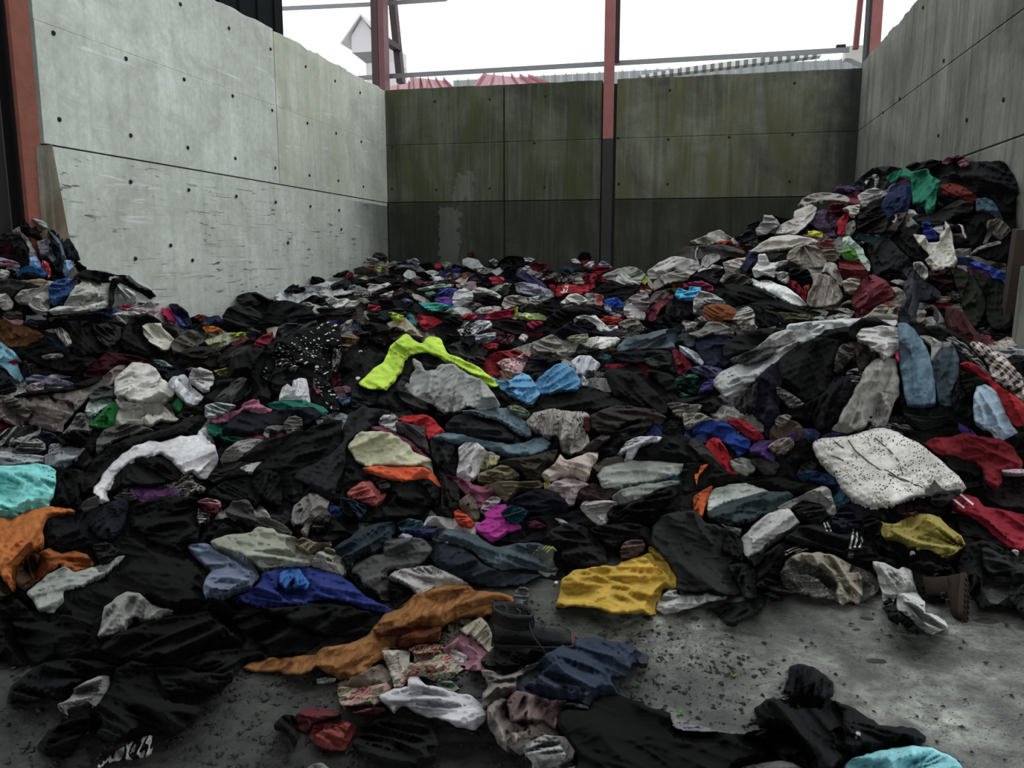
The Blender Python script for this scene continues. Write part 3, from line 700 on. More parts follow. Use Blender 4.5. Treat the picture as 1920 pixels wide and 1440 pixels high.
    # hem that turns under: a skirt from the free edge away into the heap
    E1 = np.concatenate([F[:, [0, 1]], F[:, [1, 2]], F[:, [2, 3]], F[:, [3, 0]]]); key = np.sort(E1, 1); kk_ = key[:, 0].astype(np.int64)*(len(usedv)+1)+key[:, 1]
    _, inv, cnt = np.unique(kk_, return_inverse=True, return_counts=True); be = E1[cnt[inv] == 1]
    bv = np.unique(be); rm2 = -np.ones(len(usedv), int); rm2[bv] = np.arange(len(bv))+len(usedv)
    sk = Wd[bv].copy(); dirn = sk-CAM; dirn /= np.linalg.norm(dirn, axis=1)[:, None]
    cu_, cv_ = (u0+u1)/2, (v0+v1)/2
    depth = min(.10, .03+T)
    inw = world(uu[bv]+(cu_-uu[bv])*.05, vv[bv]+(cv_-vv[bv])*.05, dd[bv]+depth*.8)
    sk = inw; sk[:, 2] -= depth*.35; lowm = sk[:, 2] < .02
    dfl = np.minimum(dd[bv]+depth*1.2, (.001-CAM[2])/np.minimum(rzz[bv], -1e-4)); sk[lowm] = world(uu[bv], vv[bv], np.maximum(dfl, dd[bv]+.001))[lowm]
    F2 = np.stack([be[:, 1], be[:, 0], rm2[be[:, 0]], rm2[be[:, 1]]], 1)
    V = np.concatenate([Wd, sk]); FF = np.concatenate([F, F2])
    uvx = np.stack([X+H*.8, -Y+H*.6], -1).reshape(-1, 2)[usedv]
    c_, s_ = math.cos(a), math.sin(a)
    uvr = np.stack([uvx[:, 0]*c_-uvx[:, 1]*s_, uvx[:, 0]*s_+uvx[:, 1]*c_], 1)
    uv = np.concatenate([uvr, uvr[bv]])
    i0 = int(np.argmin(Wd[:, 2])); loc = np.array((Wd[:, 0].mean(), Wd[:, 1].mean(), Wd[:, 2].min()))
    o = mesh_obj(name, V, FF, mat, parent, smooth=True, loc=tuple(loc), uv=uv)
    NV[0] += len(V); 
    ALL.append((o, (u0+u1)/2, (v0+v1)/2, u1-u0, v1-v0))
    return o
CAT = """
@1440,280,4
blanket;charcoal crumpled blanket at the top right of the heap by the wall;blanket;1b1c20;W1.2;1240,110 1400,60 1560,100 1700,85 1790,110 1870,260 1860,370 1700,400 1560,350 1400,300 1280,240 1210,180
coat;black coat slumped against the right wall below the summit;coat;121214;;1560,350 1850,360 1850,700 1800,850 1640,830 1540,760 1480,600 1560,480
shirt;small dusty pink scrap on the very summit of the heap;shirt;7c4a58;;1290,100 1340,60 1420,36 1480,60 1510,110 1450,120 1400,85 1340,110
coat;black bundle on the summit left of the pink scrap;coat;15161a;;1030,130 1090,100 1150,95 1230,75 1310,90 1290,130 1180,160 1090,160
sweater;dark grey sweater at the upper left shoulder of the heap;sweater;303436;;640,270 780,140 930,125 1010,150 960,210 900,290 820,310 730,310
shirt;purple-grey thin shirt hanging from the left shoulder of the heap;shirt;3c3a58;;480,320 540,280 640,260 700,290 620,320 540,330
rag;light curled rag loop near the heap's left shoulder;rag;8e8c86;W.6;720,250 760,200 810,185 835,220 815,290 795,280 805,220 770,215 740,260
sheet;long grey rolled sheet along the heap's left ridge;sheet;8a847e;T6 A10;225,420 260,370 340,330 460,325 580,345 615,370 610,405 520,400 430,385 330,395 270,430
shirt;pale grey shirt bunched below the green sweater's left side;shirt;9b9896;;670,350 730,310 810,285 900,330 850,360 790,380 730,425 700,420
hoodie;navy blue hoodie draped beside the green sweater;hoodie;26325c;A80;935,270 1050,240 1085,280 1075,390 1040,470 960,470 900,520 870,500 850,400 900,330
sweater;bright green sweater hanging over the summit of the heap;sweater;167a5c;A80 W1.2;890,200 960,155 1080,160 1200,145 1220,190 1295,235 1285,300 1265,340 1245,470 1190,490 1175,390 1140,410 1090,400 1070,220 1000,195 920,250
shirt;brick red shirt right of the green sweater;shirt;75281c;;1290,265 1390,255 1490,290 1570,360 1560,385 1480,370 1390,345 1310,330
shirt;slate blue shirt on the dark right side of the heap;shirt;475e72;;1565,370 1640,365 1700,400 1765,530 1690,500 1620,455 1560,460
towel;small grey-beige towel near the right wall;towel;6c665e;A50;1640,540 1740,515 1825,610 1745,680 1680,640 1640,715 1610,700 1640,630
sweater;dark olive-grey sweater under the green sweater's hem;sweater;2a2c2a;;1080,500 1260,470 1420,380 1540,400 1530,470 1400,500 1300,560 1130,560
trousers;brown-grey trousers leg hanging below the navy hoodie;trousers;4c4444;A75;880,600 960,540 970,480 1040,470 1020,560 950,620 910,665 880,650
coat;black coat in the hollow left of the white long-sleeved shirt;coat;0e0e10;;990,640 1100,560 1300,640 1300,860 1180,860 1060,800 960,700
tshirt;royal blue t-shirt with a lime cord on the right flank;t-shirt;2b3a96;;1150,550 1210,542 1240,600 1275,660 1205,672 1165,625
shirt;off-white long-sleeved shirt spread on the heap's dark right flank;shirt;b2aea4;A60 W1.3;1330,535 1370,585 1420,830 1400,885 1330,890 1290,925 1230,905 1180,830 1215,795 1150,740 1085,635 1185,650 1200,700 1290,690 1290,640 1325,600
strap;white curved bra strap on black cloth at the right flank;strap;b0aea8;W.3 T1;1420,560 1460,570 1475,620 1490,660 1480,670 1455,630 1450,590
strap;thin white strap with clips near the right wall;strap;8a8886;W.4 T1;1515,790 1560,740 1640,710 1720,685 1750,690 1745,710 1660,735 1580,755
shirt;dark teal sports shirt with white letters on the heap's face;shirt;1c3c3a;W.8;600,640 730,625 880,625 870,690 800,710 760,700 700,680 640,670
jacket;charcoal jacket running down the middle of the heap;jacket;24272b;A60;800,690 900,660 960,720 1040,800 1100,880 1090,960 1000,920 900,900 790,960 770,820 740,730
shirt;purple patterned blouse among the pale cloths of the left ridge;blouse;43304a;pblotch:6a5570;360,470 440,450 470,500 550,510 560,560 500,600 510,650 440,640 330,560
shirt;dark crimson top below the rolled grey sheet;top;6a1022;;460,420 520,400 575,410 570,440 540,480 490,500 460,480
shirt;pale pinkish-grey blouse slumped on the left ridge;blouse;a59e9a;A40;60,630 100,560 190,520 200,460 320,415 370,440 340,520 260,600 200,640 150,630
scarf;vivid red sequinned scarf hanging on the left ridge;scarf;b0102a;A80;590,460 610,480 590,560 575,640 520,640 525,590 510,560 550,510
shirt;off-white blouse sleeve curled around the red scarf;blouse;a8a49c;;555,450 600,425 690,415 690,470 650,510 610,490 600,460
rag;ruffled grey-beige rag below the red scarf;rag;77736a;;590,560 650,530 660,600 630,640 580,640
coat;dark brown worn coat under the blue hoodie;coat;221c1c;;690,440 830,420 900,520 880,620 760,630 670,600
rag;acid yellow rag on the pale cloths;rag;b8b41c;W.7 T2;300,615 350,608 415,625 412,662 350,655 310,645
"""
CAT += """
@1180,280,4
rag;dark tangled rag at the ridge before the back wall;rag;26262a;;890,560 970,530 1000,590 1010,640 900,690 850,720 780,660 850,640
shirt;crumpled light-grey shirt at the notch of the ridge;shirt;8d8a86;;940,600 1000,540 1010,490 1080,500 1130,560 1090,600 1010,640 960,640
cloth;cream paint-stained cloth peaking over the ridge;cloth;a5a098;W1.2;455,690 560,650 600,625 680,603 730,640 770,665 740,685 660,690 600,710 500,720
cloth;small tomato red cloth on the cream stained cloth;cloth;a03428;T2;655,690 700,685 765,682 775,720 740,725 670,715
sweater;brown-grey sweater below the cream cloth with a hanging cord;sweater;4e4a46;W1.1;360,780 420,730 560,720 700,710 860,760 870,790 760,800 680,830 600,800 500,830 420,830
cord;pale cord looping off the brown-grey sweater;cord;a0a098;W.2 T1 R0;490,760 500,740 515,735 505,770 500,810 525,845 515,845 492,815
shirt;light grey shirt with many folds heaped above the column's right;shirt;a39f9b;W1.3;130,920 220,850 330,800 430,815 510,840 530,890 460,940 340,900 240,960 160,970
shirt;dull grey shirt tail spreading below the folded grey shirt;shirt;8b8580;;180,1000 240,950 350,905 450,935 440,975 330,990 260,1020 200,1050
rag;olive-beige strip running down beside the grey shirt;rag;8a8a70;;120,950 150,960 200,1050 170,1050 140,1020
rag;bright lime rag peeking beside the beige strip;rag;a8b020;T2;90,965 120,950 135,990 120,1010 95,995
jacket;dark grey crumpled jacket in the fold of the ridge;jacket;2c2b2f;;470,960 540,910 660,890 720,900 700,960 650,1010 600,990 540,960
towel;twisted grey towel hanging in the ridge fold;towel;8a8784;A75;530,890 545,820 600,780 680,790 680,820 620,860 590,890 560,880
tablecloth;long pale beige tablecloth flowing across the heap;tablecloth;b0aaa0;A12;890,785 960,720 1060,660 1200,640 1350,660 1420,690 1320,710 1180,745 1040,760
shirt;dusty rose shirt beside the beige tablecloth;shirt;8c4c4c;;1400,720 1440,690 1510,670 1540,710 1520,745 1470,745 1430,740
cardigan;taupe cardigan with radiating folds in the heap's middle;cardigan;8a8176;r1310,720 W1.2;1180,830 1200,760 1290,715 1390,720 1450,770 1480,840 1470,880 1400,890 1300,880 1240,850
sweater;beige sweater sleeve beside the taupe cardigan;sweater;7d7468;;1440,755 1530,750 1590,780 1560,830 1510,845 1460,800
hoodie;pale mint hoodie hanging beside the green patch;hoodie;9fb0a4;A65;1600,665 1650,650 1700,700 1750,740 1770,800 1805,850 1805,915 1770,900 1720,820 1690,760 1610,740
rag;small apple green patch under the mint hoodie;rag;4f9a34;T2;1590,760 1640,740 1690,750 1720,820 1640,828 1600,810
shirt;navy striped shirt sleeve crossing the white cloths;shirt;363c5c;A60;825,880 860,820 910,770 970,765 950,820 900,880 880,915 840,905
cloth;cream knotted cloth right of the twisted towel;cloth;a8a098;W1.3;700,850 800,820 880,810 860,860 820,900 790,920 830,940 870,945 760,970 680,990 690,960 720,920
shirt;white cotton shirt heaped on the face of the ridge;shirt;b8b6b4;W1.4;920,900 960,850 970,790 1020,785 1060,850 1180,830 1190,850 1100,890 1090,960 1010,940 940,960
shirt;white and black striped top in the white heap;top;b0aeac;pthin:28282a A30;1090,920 1150,915 1195,930 1195,1005 1130,980 1100,950
bag;black furry bag with a white ruff on the ridge;bag;171412;T5;1200,900 1260,885 1340,900 1370,960 1360,1010 1310,1020 1240,980 1200,950
shirt;crimson top wedged beside the hanging grey bag;top;8a0c24;;1195,980 1250,990 1310,1060 1330,1140 1300,1130 1240,1050 1195,1010
rag;orange rag wedged beside the crimson top;rag;b4501c;T2;1310,1030 1350,1010 1360,1030 1335,1080 1320,1090
shirt;bright white shirt sliding down the face of the ridge;shirt;c6c8cc;A-25;920,960 960,990 1060,1000 1180,1030 1260,1090 1340,1175 1240,1165 1150,1120 1040,1060 930,1020
cloth;pale beige cloth cascading above the hanging bag;cloth;a8a199;A70;1480,850 1540,850 1570,900 1600,980 1590,1030 1540,980 1480,920 1440,930
bag;grey-beige cloth bag sagging with spots;bag;8e8780;T9 A80 W1.1 pblotch:7c7068;1370,930 1440,930 1510,950 1580,1040 1605,1110 1560,1160 1480,1185 1400,1190 1330,1170 1340,1080 1380,1000
jacket;wet-looking red jacket above the red bundle;jacket;7a2c30;W1.3;1570,820 1600,830 1700,830 1760,870 1790,930 1740,970 1640,970 1580,930
bundle;large rose-red tied bundle bulging on the heap;bundle;7f3540;T14 A30 E.7;1670,1120 1700,1040 1760,960 1830,940 1920,980 1985,1060 1980,1110 1900,1150 1810,1200 1720,1205 1670,1170
cloth;cream knotted rag on the red bundle;rag;a79b8c;W1.4 T4;1600,990 1660,965 1740,975 1720,1040 1680,1085 1620,1060
jacket;olive-brown jacket fold below the knotted cloth;jacket;5b544c;A25;690,1000 740,940 820,930 900,960 930,1000 830,1010 760,1010 700,1020
coat;large black coat lying along the foot of the ridge;coat;131414;W1.1 A-20;640,1060 700,1010 860,1020 980,1050 1100,1120 1250,1170 1440,1230 1400,1250 1250,1230 1150,1200 1050,1180 900,1160 760,1170 660,1120
shirt;olive print shirt trailing under the black coat;shirt;5c5a3c;pblotch:2a2a20 A-15;1120,1220 1250,1230 1380,1250 1380,1280 1230,1290 1130,1260
jacket;black jacket folded at the foot of the ridge;jacket;16171a;A-30;880,1160 980,1150 1080,1190 1130,1260 1120,1310 1000,1330 960,1290 930,1220
blouse;rose-grey blouse at the left foot of the ridge;blouse;86787a;;0,1130 60,1085 130,1090 150,1140 100,1180 30,1170
shirt;white crumpled undershirt at the left foot of the ridge;undershirt;c2bcbe;;0,1160 70,1160 130,1180 120,1230 80,1280 0,1280
cardigan;mauve cardigan between the white undershirt and turquoise cloth;cardigan;6d5c60;;150,1130 190,1070 270,1060 300,1090 240,1140 170,1170
shirt;burgundy and rose striped shirt below the turquoise cloth;shirt;7c3444;A65;130,1220 220,1140 330,1085 320,1130 240,1190 190,1280 150,1290
skirt;black ruffled skirt under the turquoise cloth;skirt;1c1c1e;A85;290,1130 370,1130 470,1140 460,1220 420,1270 330,1260 270,1230
cloth;magenta cloth behind the turquoise cloth;cloth;8e1c4c;A-5;400,1040 440,1000 540,985 630,1030 630,1060 560,1050 500,1030
tshirt;bright turquoise blue cloth at the foot of the ridge;cloth;3aa0cc;W1.3 T5;340,1090 370,1040 440,1060 450,1030 535,1035 530,1090 470,1135 400,1130
shirt;white shirt with tiny print beside the turquoise cloth;shirt;a4a2a0;pprint:6c6c70;480,1130 530,1060 640,1090 730,1150 650,1160 580,1160 520,1200 480,1230
bag;tan leather-like bundle beside the striped scarf;bag;84471f;T9 E.5;545,1240 560,1180 640,1160 740,1165 820,1220 790,1270 700,1290 600,1290
scarf;black and white zebra-striped scarf beside the tan bundle;scarf;b0aca4;panimal:1c1a18;770,1280 830,1200 890,1175 940,1220 940,1300 965,1350 880,1360 820,1320
shirt;brown-grey shirt fold below the tan bundle;shirt;605450;A20;580,1300 680,1290 800,1320 900,1380 860,1430 760,1410 640,1340 600,1360
"""
CAT += """
@1440,280,4
tshirt;sports shirt of dark grey jersey sliding down the heap's centre;shirt;3a3c42;A60 W1.2;1000,900 1080,880 1140,960 1260,1040 1300,1080 1270,1130 1150,1130 1100,1040
trousers;grey-blue trousers hanging down to the draped mound;trousers;3f434a;A75 W1.2;1010,1000 1100,960 1140,1060 1130,1160 1090,1310 960,1290 990,1180 1040,1100
shirt;white shirt edge showing beneath the grey jersey;shirt;a09e9a;;1085,850 1150,840 1200,900 1200,980 1150,950 1100,900
shirt;striped grey shirt strip at the foot of the tall heap;shirt;7c7876;A-60;1215,1160 1260,1180 1310,1260 1340,1340 1290,1330 1240,1240
jacket;olive green waxed jacket crumpled at the right foot of the heap;jacket;33382a;A70 W1.2;1370,890 1450,890 1540,960 1600,1020 1640,1150 1600,1280 1560,1340 1480,1270 1440,1100 1400,1000
jacket;moss green jacket sleeve bulging at the frame's right side;jacket;272c22;A85 T6;1530,900 1640,950 1760,1000 1810,1080 1840,1330 1700,1360 1640,1280 1640,1120 1560,980
strap;periwinkle blue strap lying on the moss green jacket;strap;3c58b4;W.7;1515,850 1580,845 1680,880 1780,930 1810,990 1805,1040 1760,970 1690,970 1640,910 1560,880
cloth;maroon cloth in the shade at the foot of the right wall;cloth;4c2428;A80;1330,1180 1440,1200 1560,1360 1640,1420 1640,1500 1450,1480 1340,1330
cloth;dark maroon rags under the off-white shirt;rag;321418;;1210,910 1360,900 1390,1000 1380,1060 1290,1050 1220,980
towel;dirty cream towel at the foot of the red bundle;towel;8a8478;;800,1190 860,1160 910,1190 880,1230 980,1240 960,1290 830,1280 700,1270 760,1230
"""
CAT += """
@0,400,5.0526
coat;black coat topping the left mound beside the rusty post;coat;121316;T6;180,170 220,60 330,80 430,140 480,230 420,260 350,230 240,190
sheet;pale grey sheet strip laid over the left mound's crest;sheet;8d938f;A-40 W.6 T2;290,50 400,60 480,120 600,215 580,215 490,150 470,145 400,130
jacket;deep navy jacket hanging at the left mound's right edge;jacket;1b2030;A80 T6;480,150 560,190 660,240 730,350 760,440 690,430 600,420 560,340 490,240
jeans;long light blue fabric band hanging down the navy jacket;fabric;566c78;A80 W.5 T2;460,150 500,190 560,240 590,300 635,440 600,450 565,380 560,300 500,230
shirt;sky blue shirt hem hanging below the navy jacket;shirt;7f9dc4;A80 W.6;600,460 670,440 720,590 660,610 590,550
shirt;grey sweatshirt sleeve over the left mound;sweatshirt;8b8a86;A70 W.7 T3;115,170 180,125 200,175 260,230 300,300 355,400 350,420 275,410 280,340 230,240 180,185
shirt;pale blue shirt strip below the grey sleeve;shirt;7a9cc8;A80 W.6;270,420 350,410 400,520 340,530 280,490
shirt;grey print shirt and lilac lining hanging on the left mound;shirt;6f7078;pblotch:4a4a52 A80;350,265 460,240 500,330 540,430 500,460 450,400 380,390 365,330
trousers;dark teal trousers between the lilac lining and the blue band;trousers;18222c;A80;480,230 560,300 570,380 600,460 590,560 520,540 500,460 540,440 490,320
jacket;dark grey jacket at the left edge of the frame on the mound;jacket;26262a;;-20,190 100,180 220,260 260,360 200,320 100,290 0,270 -40,260
shirt;dark burgundy dotted shirt at the left edge of the mound;shirt;3c0c18;pdots:7a2030;-30,280 100,280 140,330 110,420 -30,410
jacket;brown-black jacket hanging in the left mound's hollow;jacket;221e1e;A80;100,290 250,330 280,430 260,510 180,490 120,430
shirt;lilac grey and crimson shirt strip at the left frame edge;shirt;8c8ca4;pwide:9a1c3c A-12 W.5;-30,410 60,430 180,470 190,510 80,490 -30,480
scarf;red scarf with white dots below the grey print shirt;scarf;b01c38;pdots:d8c0c8 A80;400,445 460,470 480,540 480,600 450,605 430,560 395,520
shirt;cobalt blue t-shirt folded below the pale blue strip;t-shirt;24609c;W.8;160,600 190,530 270,490 400,520 450,570 420,600 330,560 240,555
jacket;black shape of folded trousers under the cobalt t-shirt;trousers;1e1f22;;150,630 190,580 290,560 400,600 450,650 300,640
shirt;cream cloth with a mustard stripe under the cobalt t-shirt;cloth;a49c8a;pwide:9c7a30 W.6;180,640 280,630 400,620 450,650 400,690 280,660
cloth;white round cloth at the far left frame edge;cloth;a9a6a0;T4;-30,540 60,530 95,560 40,620 -30,600
sweater;dark mottled sweater at the far left below the white cloth;sweater;3a3a38;;-30,640 120,620 300,660 340,700 180,740 100,790 -30,740
shirt;white vest and lid-like cloth at the left frame edge;vest;a8a69e;T5 W1.2;-30,770 60,760 120,830 120,890 60,920 -30,880
cloth;grey-cream crumpled cloth left of the blue shirt;cloth;9a9890;W1.3;135,800 200,730 330,710 450,680 460,740 400,840 280,850 180,850
cloth;white knotted cloth under the blue shirt;cloth;a5a39a;W1.4;300,800 420,740 500,760 480,850 440,960 340,930 270,870
shirt;steel blue shirt spread on the white cloths of the left mound;shirt;2f558c;W1.3;460,690 520,640 640,605 790,640 700,700 640,790 600,860 560,850 500,870 470,810
tablecloth;big off-white mottled tablecloth on the left mound;tablecloth;a9a9a0;W1.1 pblotch:8c8c82;640,800 700,700 800,640 920,645 1020,720 1040,830 900,870 760,890 600,880
sheet;long white sheet edge beneath the mottled tablecloth;sheet;b0b0a8;A8 W.8;450,920 560,880 780,880 1000,830 1040,880 900,910 700,930 500,950
trousers;long black trousers draped over the left mound's right slope;trousers;131315;A-30 T4;700,600 780,540 900,540 1100,580 1200,590 1300,640 1420,720 1490,790 1510,850 1440,830 1330,760 1200,690 1080,650 940,650 830,610
shirt;small white shirt along the mound's right outline;shirt;a6a9a6;A-30;1190,600 1240,585 1330,640 1440,720 1430,735 1330,700 1240,640
belt;dark grey belt-like sleeve hanging over the off-white tablecloth;sleeve;232527;A80 W.5 T3;1060,620 1170,600 1120,650 1080,740 1080,830 1040,900 990,930 1030,850 1030,740
shirt;white shirt sleeve between the black trousers and pink cloth;shirt;adaeb0;A-45;1110,670 1160,700 1270,740 1300,830 1260,860 1200,830 1130,730
shirt;white and grey scraps at the lower right of the mound;shirt;a6a4a4;;1320,830 1400,840 1500,850 1540,880 1480,900 1380,880 1300,870
cloth;small raspberry cloth beside the hanging sleeve;cloth;b02c50;T2;1140,870 1230,865 1260,890 1200,910 1150,905
shirt;mauve and white floral shirt on the mound's right foot;shirt;8a7078;pblotch:b4a8ac;1170,910 1330,890 1460,910 1580,970 1650,1050 1560,1040 1440,980 1300,930
shirt;vivid pink shirt on the mound's right foot;shirt;c0205c;;1530,900 1600,900 1670,970 1670,1030 1600,1010 1540,940
jacket;dark blue jacket with a white cord at the mound's right foot;jacket;23264a;A-50;1600,860 1680,860 1780,940 1830,1080 1780,1090 1700,1060 1650,960
tshirt;blue-violet t-shirt strip beside the vivid pink shirt;t-shirt;4c4c9c;A-55;1640,960 1690,980 1760,1060 1740,1090 1690,1050
shirt;grey and white knotted shirt below the raspberry cloth;shirt;9d9b9a;W1.3;1060,960 1170,930 1300,930 1390,945 1260,990 1200,1060 1120,1050
"""
CAT += """
@480,470,5.3333
sweater;stone grey sweater lump at the far left corner;sweater;4c4a42;T5;1160,60 1200,15 1260,15 1320,60 1310,110 1240,80 1180,70
shirt;pale grey shirt at the far left corner below the stone sweater;shirt;8d908c;;1080,110 1130,60 1200,75 1240,100 1190,120 1120,120
shirt;small salmon shirt at the far left corner;shirt;a04c50;T2;1100,165 1130,145 1190,150 1180,180 1130,185
rag;small yellow-green rag at the far left corner;rag;a4ac30;T2;1200,190 1230,155 1270,170 1270,205 1220,215
trousers;grey trousers beside the small yellow-green rag;trousers;6b6862;A-50;1260,160 1300,150 1320,220 1340,250 1280,240 1250,210
jacket;olive jacket in the far left corner;jacket;33342c;;980,180 1080,160 1200,200 1220,250 1150,260 1060,230 990,230
shirt;dark red top with white hem by the left wall;top;7c1430;;870,250 910,220 960,215 980,240 930,270 880,280
jacket;black cap-like jacket lump by the left wall;jacket;141214;T4;770,250 820,225 900,195 940,205 900,240 820,260
coat;black coat lump half way along the left wall;coat;1b1a1c;T5;540,320 560,260 620,260 690,290 660,340 640,370 580,340
blanket;wide white blanket along the left wall;blanket;b6b8bc;W1.2;180,460 260,405 350,430 470,420 600,400 700,450 640,470 560,480 480,490 420,520 350,510 290,500 220,500
shirt;pale grey ruffled shirt behind the wide white blanket;shirt;9a9a9c;W1.4;430,350 560,340 640,330 700,310 820,310 760,350 750,400 660,420 560,400 470,420
shirt;white ruffled shirts band right of the black coat lump;shirt;a5a5a2;W1.5;620,400 700,370 760,400 860,370 880,400 990,395 940,430 840,440 740,460 660,440
jacket;small navy jacket by the left wall;jacket;22243a;;280,400 340,350 420,320 430,350 370,370 380,420 320,415
jacket;black jacket right of the small navy jacket;jacket;141519;;380,370 470,360 500,380 440,420 380,420
sweater;dark grey folded sweater in front of the far left corner;sweater;2b2d30;T5;750,340 820,310 890,285 940,330 920,370 840,380 760,390
tshirt;white t-shirts knot left of the brown hooded coat;t-shirt;b4b2ae;W1.5;690,490 760,460 830,490 900,475 950,500 1030,500 1000,545 900,570 800,570 760,550 800,520 720,520
shirt;black and lilac shirt resting before the white blanket;shirt;25252e;W1.2;440,520 500,480 580,440 680,480 720,530 660,550 600,520 520,500
cloth;white round cloth beside the black and lilac shirt;cloth;a8a8a4;T3;460,520 540,520 590,540 540,560 470,545
coat;long black coat in front of the far left corner;coat;121215;A-3;990,340 1010,280 1100,290 1250,260 1420,290 1480,340 1560,360 1450,350 1250,320 1100,320
shirt;pale pink-grey folded shirt in the left far field;shirt;a59c9c;A15;1110,380 1160,340 1260,335 1320,315 1350,350 1260,380 1160,420 1120,410
skirt;dark plum skirt below the pale pink-grey shirt;skirt;2a1c24;A20;1150,430 1220,390 1360,350 1440,335 1470,370 1390,380 1330,410 1240,430 1180,445
coat;brown coat with cream piping in the far field;coat;4a403a;;1350,470 1380,400 1470,370 1580,400 1640,450 1560,460 1500,410 1420,440
shirt;pink-white shirt tail in the left far field;shirt;b4a8a8;A20;1240,445 1330,410 1390,405 1340,460 1280,455
shirt;blush coloured shirt strip beside the brown coat;shirt;b0a09e;A-25;1560,430 1620,440 1720,490 1760,530 1680,520 1580,470
shirt;faded rose shirt in the centre far field;shirt;7e4450;A-15;1570,300 1620,280 1680,310 1780,310 1770,350 1680,350 1600,330
tshirt;crumpled white t-shirt in the dark far field;t-shirt;a9adb0;T4 W1.4;1470,240 1520,190 1590,215 1600,260 1540,280 1480,260
shirt;long grey shirt draped beside the white far t-shirt;shirt;6e7070;;1380,180 1440,140 1540,140 1620,140 1690,200 1620,210 1560,170 1460,160
shirt;lilac white shirt at the foot of the back wall;shirt;85848c;;1490,100 1550,85 1600,70 1640,110 1620,160 1580,120 1520,125
shirt;dark red blouse at the foot of the back wall left part;blouse;841832;T2;1790,160 1810,125 1850,118 1870,150 1830,175
sweater;forest green sweater in the centre far field;sweater;15352c;A8;1640,410 1720,380 1840,360 1920,345 1980,380 1900,400 1800,400 1720,405
shirt;mint grey shirt over the forest green sweater;shirt;8fa49a;A10;1600,385 1680,365 1800,340 1900,335 1980,335 1960,360 1820,365 1700,390
cloth;sage green cloth below the forest green sweater;cloth;4a7464;T2;1690,420 1770,405 1800,430 1770,450 1700,445
coat;long charcoal coat stretched across the centre far field;coat;1f1f24;A-18 T4;1120,520 1180,490 1330,475 1460,490 1600,530 1700,570 1760,640 1660,640 1540,600 1400,570 1280,560 1180,545
shirt;periwinkle print strip on the charcoal coat;shirt;46448a;pprint:8c88b8;1450,485 1510,480 1570,500 1560,530 1500,515
cloth;crimson cloth in front of the charcoal coat's left end;cloth;a8183c;T4;1110,560 1160,538 1250,560 1240,590 1190,605 1120,590
trousers;grey-brown trousers draped over the mid-left crest;trousers;5a5550;A-50 T4 W1.1;900,660 980,630 1000,560 1060,500 1120,510 1120,545 1070,600 1090,660 1150,720 1250,740 1340,740 1300,770 1150,770 1060,740 990,690
sweater;dark khaki sweater left of the grey-brown trousers;sweater;2e2c24;;600,580 700,560 850,580 1000,560 980,630 900,650 820,640 700,640 620,610
coat;big black coat covering the mid-left crest;coat;101113;W1.1;-80,570 60,520 180,500 330,500 480,540 560,590 500,640 330,680 230,740 60,700 -40,640
jacket;charcoal jacket right of the big black coat;jacket;202226;;270,690 350,620 480,570 560,590 600,640 700,640 720,700 600,700 450,680 350,720
jacket;dark green crumpled jacket at the left end of the crest;jacket;232926;W1.3;-200,460 -100,420 0,415 110,470 180,500 60,520 -60,570 -160,560
jacket;dark bottle-green jacket below the left end of the crest;jacket;262c28;W1.3;-340,660 -280,570 -180,540 -60,560 40,620 60,680 -60,760 -180,760 -280,740
sweater;slate grey sweater fold in front of the crest;sweater;2c3335;;1100,640 1200,590 1330,600 1420,620 1300,690 1180,690
cap;dark grey-green hood in front of the charcoal coat;hood;2f3a38;T5 E.5;1320,600 1380,575 1460,580 1530,640 1480,650 1390,620
"""
